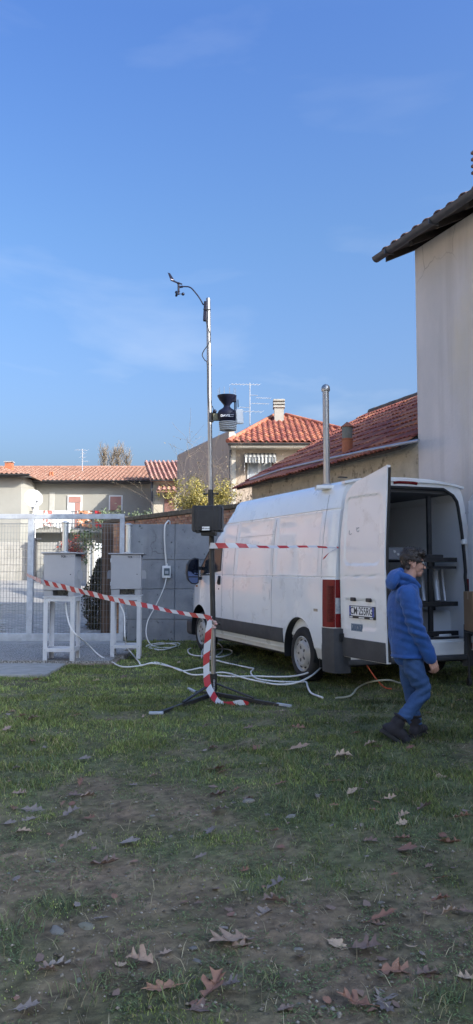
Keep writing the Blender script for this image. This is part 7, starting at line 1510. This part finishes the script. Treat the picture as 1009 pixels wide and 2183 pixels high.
LV = [(490, 2018, 110, 200, 'tan', 'largest pale tan oak leaf standing up on its lobes'), (520, 2022, 70, 20, 'brown', ''), (300, 2068, 72, 185, 'tan', 'pale tan oak leaf lying upturned left of the grey stones'), (355, 2045, 34, 40, 'tan', 'small pale curled leaf touching the upturned tan leaf'), (342, 2125, 90, 190, 'russet', 'broad reddish purple oak leaf beside a grass tuft'), (455, 2130, 100, 60, 'russet', 'two toned russet oak leaf curling upright'), (438, 2165, 80, 20, 'brown', ''), (490, 2125, 60, 330, 'slate', ''), (130, 2070, 66, 20, 'slate', 'grey purple oak leaf pair left of the round stone'), (100, 2085, 50, 200, 'brown', ''), (60, 2163, 62, 10, 'slate', 'grey oak leaf at the lower left corner'), (216, 1968, 42, 40, 'slate', 'small grey oak leaf alone on bare soil'), (222, 1853, 76, 10, 'brown', 'wide brown oak leaf with a tan tip'), (278, 1807, 52, 5, 'slate', 'grey lobed oak leaf curling off the soil'), (163, 1803, 45, 10, 'slate', ''), (153, 1745, 52, 25, 'slate', 'bright grey oak leaf on the soil at the left'), (50, 1784, 40, 0, 'tan', 'pale tan leaf near the left edge'), (72, 1733, 54, 20, 'slate', ''), (60, 1758, 40, 200, 'slate', ''), (30, 1733, 34, 100, 'russet', ''), (22, 1768, 30, 30, 'slate', ''), (40, 1702, 40, 0, 'tan', ''), (187, 1704, 40, 30, 'tan', ''), (173, 1678, 36, 80, 'russet', 'upright orange leaf beside a curled tan leaf'), (160, 1703, 40, 170, 'brown', ''), (134, 1723, 34, 100, 'russet', ''), (190, 1757, 34, 0, 'russet', ''), (181, 1631, 34, 10, 'slate', 'single blue grey leaf on bare soil'), (284, 1681, 24, 0, 'slate', ''), (327, 1664, 26, 350, 'tan', ''), (35, 1648, 22, 30, 'slate', ''), (460, 1650, 50, 10, 'russet', 'red brown leaf pile in the middle of the soil'), (480, 1655, 34, 0, 'russet', ''), (466, 1705, 46, 20, 'brown', ''), (455, 1686, 24, 0, 'brown', ''), (505, 1694, 26, 30, 'russet', ''), (530, 1712, 30, 200, 'brown', ''), (468, 1742, 48, 10, 'slate', 'grey leaf with reddish middle in the soil'), (448, 1785, 36, 80, 'slate', ''), (430, 1846, 34, 10, 'slate', ''), (522, 1868, 30, 60, 'russet', ''), (423, 1935, 20, 0, 'brown', ''), (590, 1903, 60, 20, 'slate', 'uppermost of three dark leaves stacked in a line'), (586, 1930, 70, 190, 'brown', 'middle of three dark leaves stacked in a line'), (564, 1952, 52, 215, 'slate', 'lowest of three dark leaves stacked in a line'), (655, 1890, 32, 10, 'tan', ''), (820, 1972, 72, 20, 'russet', 'bright russet oak leaf with raised lobes at the right'), (806, 1978, 44, 170, 'brown', ''), (720, 2020, 58, 330, 'tan', 'pale tan oak leaf on gravel'), (780, 2036, 78, 340, 'brown', 'long brown oak leaf trailing from a tan one'), (846, 2080, 84, 345, 'russet', 'large russet brown oak leaf near the lower right'), (915, 2088, 74, 20, 'brown', 'wide brown oak leaf right of the russet one'), (820, 2130, 70, 40, 'slate', 'dark purple oak leaf above a grey one'), (822, 2160, 70, 300, 'slate', 'grey silvery oak leaf below the purple leaf'), (755, 2152, 82, 160, 'russet', 'orange russet oak leaf at the bottom edge'), (610, 2165, 48, 40, 'brown', ''), (995, 2100, 50, 170, 'tan', ''), (940, 1932, 54, 340, 'russet', ''), (960, 1952, 44, 350, 'tan', ''), (996, 1955, 44, 190, 'brown', ''), (912, 1963, 34, 200, 'brown', ''), (998, 1997, 30, 30, 'brown', ''), (870, 1832, 56, 330, 'russet', 'star shaped russet leaf in the right grass'), (858, 1803, 46, 350, 'russet', 'orange leaf just above the star shaped one'), (790, 1805, 40, 340, 'brown', ''), (915, 1862, 22, 0, 'brown', ''), (945, 1883, 34, 350, 'russet', ''), (842, 1877, 22, 0, 'russet', ''), (960, 1803, 60, 10, 'russet', ''), (945, 1795, 30, 60, 'russet', ''), (985, 1760, 46, 340, 'russet', ''), (905, 1738, 48, 20, 'brown', ''), (862, 1755, 34, 0, 'tan', ''), (858, 1772, 34, 10, 'tan', ''), (798, 1735, 28, 350, 'russet', 'upright orange leaf in the right grass'), (832, 1715, 34, 0, 'tan', ''), (752, 1702, 36, 30, 'tan', ''), (722, 1678, 38, 345, 'tan', ''), (678, 1707, 30, 80, 'slate', ''), (732, 1620, 46, 15, 'tan', 'pale orange oak leaf standing in the grass'), (600, 1686, 36, 10, 'russet', ''), (640, 1610, 52, 350, 'tan', 'tan leaf pair lying in the middle grass'), (636, 1560, 38, 10, 'russet', ''), (548, 1608, 30, 60, 'russet', ''), (530, 1565, 28, 0, 'brown', ''), (440, 1560, 24, 20, 'brown', ''), (455, 1607, 26, 0, 'brown', ''), (604, 1524, 18, 20, 'tan', 'small orange leaf right of the tripod foot'), (712, 1727, 28, 0, 'russet', ''), (585, 1785, 26, 340, 'russet', ''), (940, 1665, 30, 20, 'tan', ''), (805, 1605, 30, 0, 'brown', ''), (758, 1575, 26, 0, 'russet', ''), (790, 1600, 34, 20, 'tan', ''), (876, 1610, 22, 0, 'russet', ''), (915, 1530, 20, 0, 'tan', ''), (295, 1552, 24, 10, 'brown', ''), (235, 1545, 16, 30, 'russet', ''), (165, 1535, 24, 10, 'tan', ''), (45, 1540, 30, 20, 'tan', ''), (70, 1545, 28, 0, 'brown', ''), (15, 1570, 26, 40, 'tan', ''), (28, 1572, 26, 10, 'slate', ''), (70, 1590, 26, 80, 'russet', ''), (382, 1418, 12, 70, 'tan', ''), (205, 1458, 20, 20, 'tan', ''), (25, 1527, 20, 0, 'tan', ''), (265, 1450, 20, 30, 'brown', ''), (120, 1505, 22, 10, 'brown', ''), (80, 1455, 26, 0, 'russet', ''), (700, 1640, 24, 20, 'brown', ''), (560, 1640, 22, 40, 'tan', ''), (980, 1500, 22, 10, 'tan', 'pale dry leaf on the grass right of the man')]
for i, (px_, py_, s, rot, n, lab) in enumerate(LV):
    q = G(px_, py_); ln = s * q.y / F * .92; me = LMS[n][(i * 3) % 7]
    o = put('fallen_leaf', me); a = R(rot + random.uniform(-15, 15)); o.rotation_euler = (random.uniform(-.35, .35), random.uniform(-.35, .15), a); o.scale = (ln, ln * random.uniform(.8, 1.1), ln * random.uniform(.7, 1.2))
    o.location = (q.x - math.cos(a) * ln * .5, q.y - math.sin(a) * ln * .5, gzf(q.x, q.y) + .014 + .010 * (q.y > 6))
    cn = {'tan': 'pale tan', 'russet': 'rusty red brown', 'brown': 'dull brown', 'slate': 'grey purple'}[n]
    tag(o, lab or None, 'leaf', 'fallen oak leaves')
    if not lab: NAMED.append((o, px_, py_, cn + ' oak leaf'))
# labels that single each stone and leaf out by its look and its place among those like it
from collections import defaultdict
cell = defaultdict(list)
for o, px_, py_, w in NAMED:
    cell[(w, ('left', 'middle', 'right')[min(int(px_ / 336.4), 2)], 'far lawn' if py_ < 1560 else 'mid lawn' if py_ < 1700 else 'near lawn' if py_ < 1900 else 'foreground')].append((px_, o))
num = ['zero', 'one', 'two', 'three', 'four', 'five', 'six', 'seven', 'eight', 'nine', 'ten', 'eleven', 'twelve']; ords = ['leftmost', 'second from left', 'third from left', 'fourth from left', 'fifth from left', 'sixth from left', 'seventh from left', 'eighth from left', 'ninth from left', 'tenth from left']
for (w, c_, row), lst in cell.items():
    lst.sort(key=lambda q: q[0]); k = len(lst)
    for i, (_, o) in enumerate(lst):
        o['label'] = ('only %s lying in the %s %s' % (w, c_, row)) if k == 1 else '%s lying in the %s %s, %s of %s' % (w, c_, row, 'rightmost' if i == k - 1 else ords[i], num[k])

fm = []
for k in range(5):
    rs = random.Random(300 + k); b = B(); m_ = 8; P = [(math.cos(a) * rs.uniform(.5, 1), math.sin(a) * rs.uniform(.3, .7)) for a in np.linspace(0, 2 * math.pi, m_ + 1)[:-1]]
    b.add([(x, y, .35 * x * x * rs.uniform(.3, 1) + .2 * y * rs.uniform(-1, 1)) for x, y in P] + [(0, 0, 0)], [(i, (i + 1) % m_, m_) for i in range(m_)]); fm.append(b.mesh('leaf_scrap', smooth=180)); fm[-1].materials.append(LM[('brown', 'russet', 'tan', 'brown', 'slate')[k]])
rs = random.Random(77)
for k in range(90):
    px_ = rs.uniform(10, 1000); py_ = 1470 + 700 * rs.random(); q = G(px_, py_)
    if not bool(on_lawn(np.array([q.x]), np.array([q.y]))[0]): continue
    o = put('leaf_scrap', fm[k % 5]); sc = rs.uniform(.012, .030) * (1 + .06 * q.y); o.scale = (sc, sc, sc); o.location = (q.x, q.y, gzf(q.x, q.y) + .012 + .008 * (q.y > 5)); o.rotation_euler = (rs.uniform(-.4, .4), rs.uniform(-.4, .4), rs.uniform(0, 6.28)); tag(o, 'small torn scrap of dry leaf lying on the ground', 'leaf', 'torn leaf scraps')
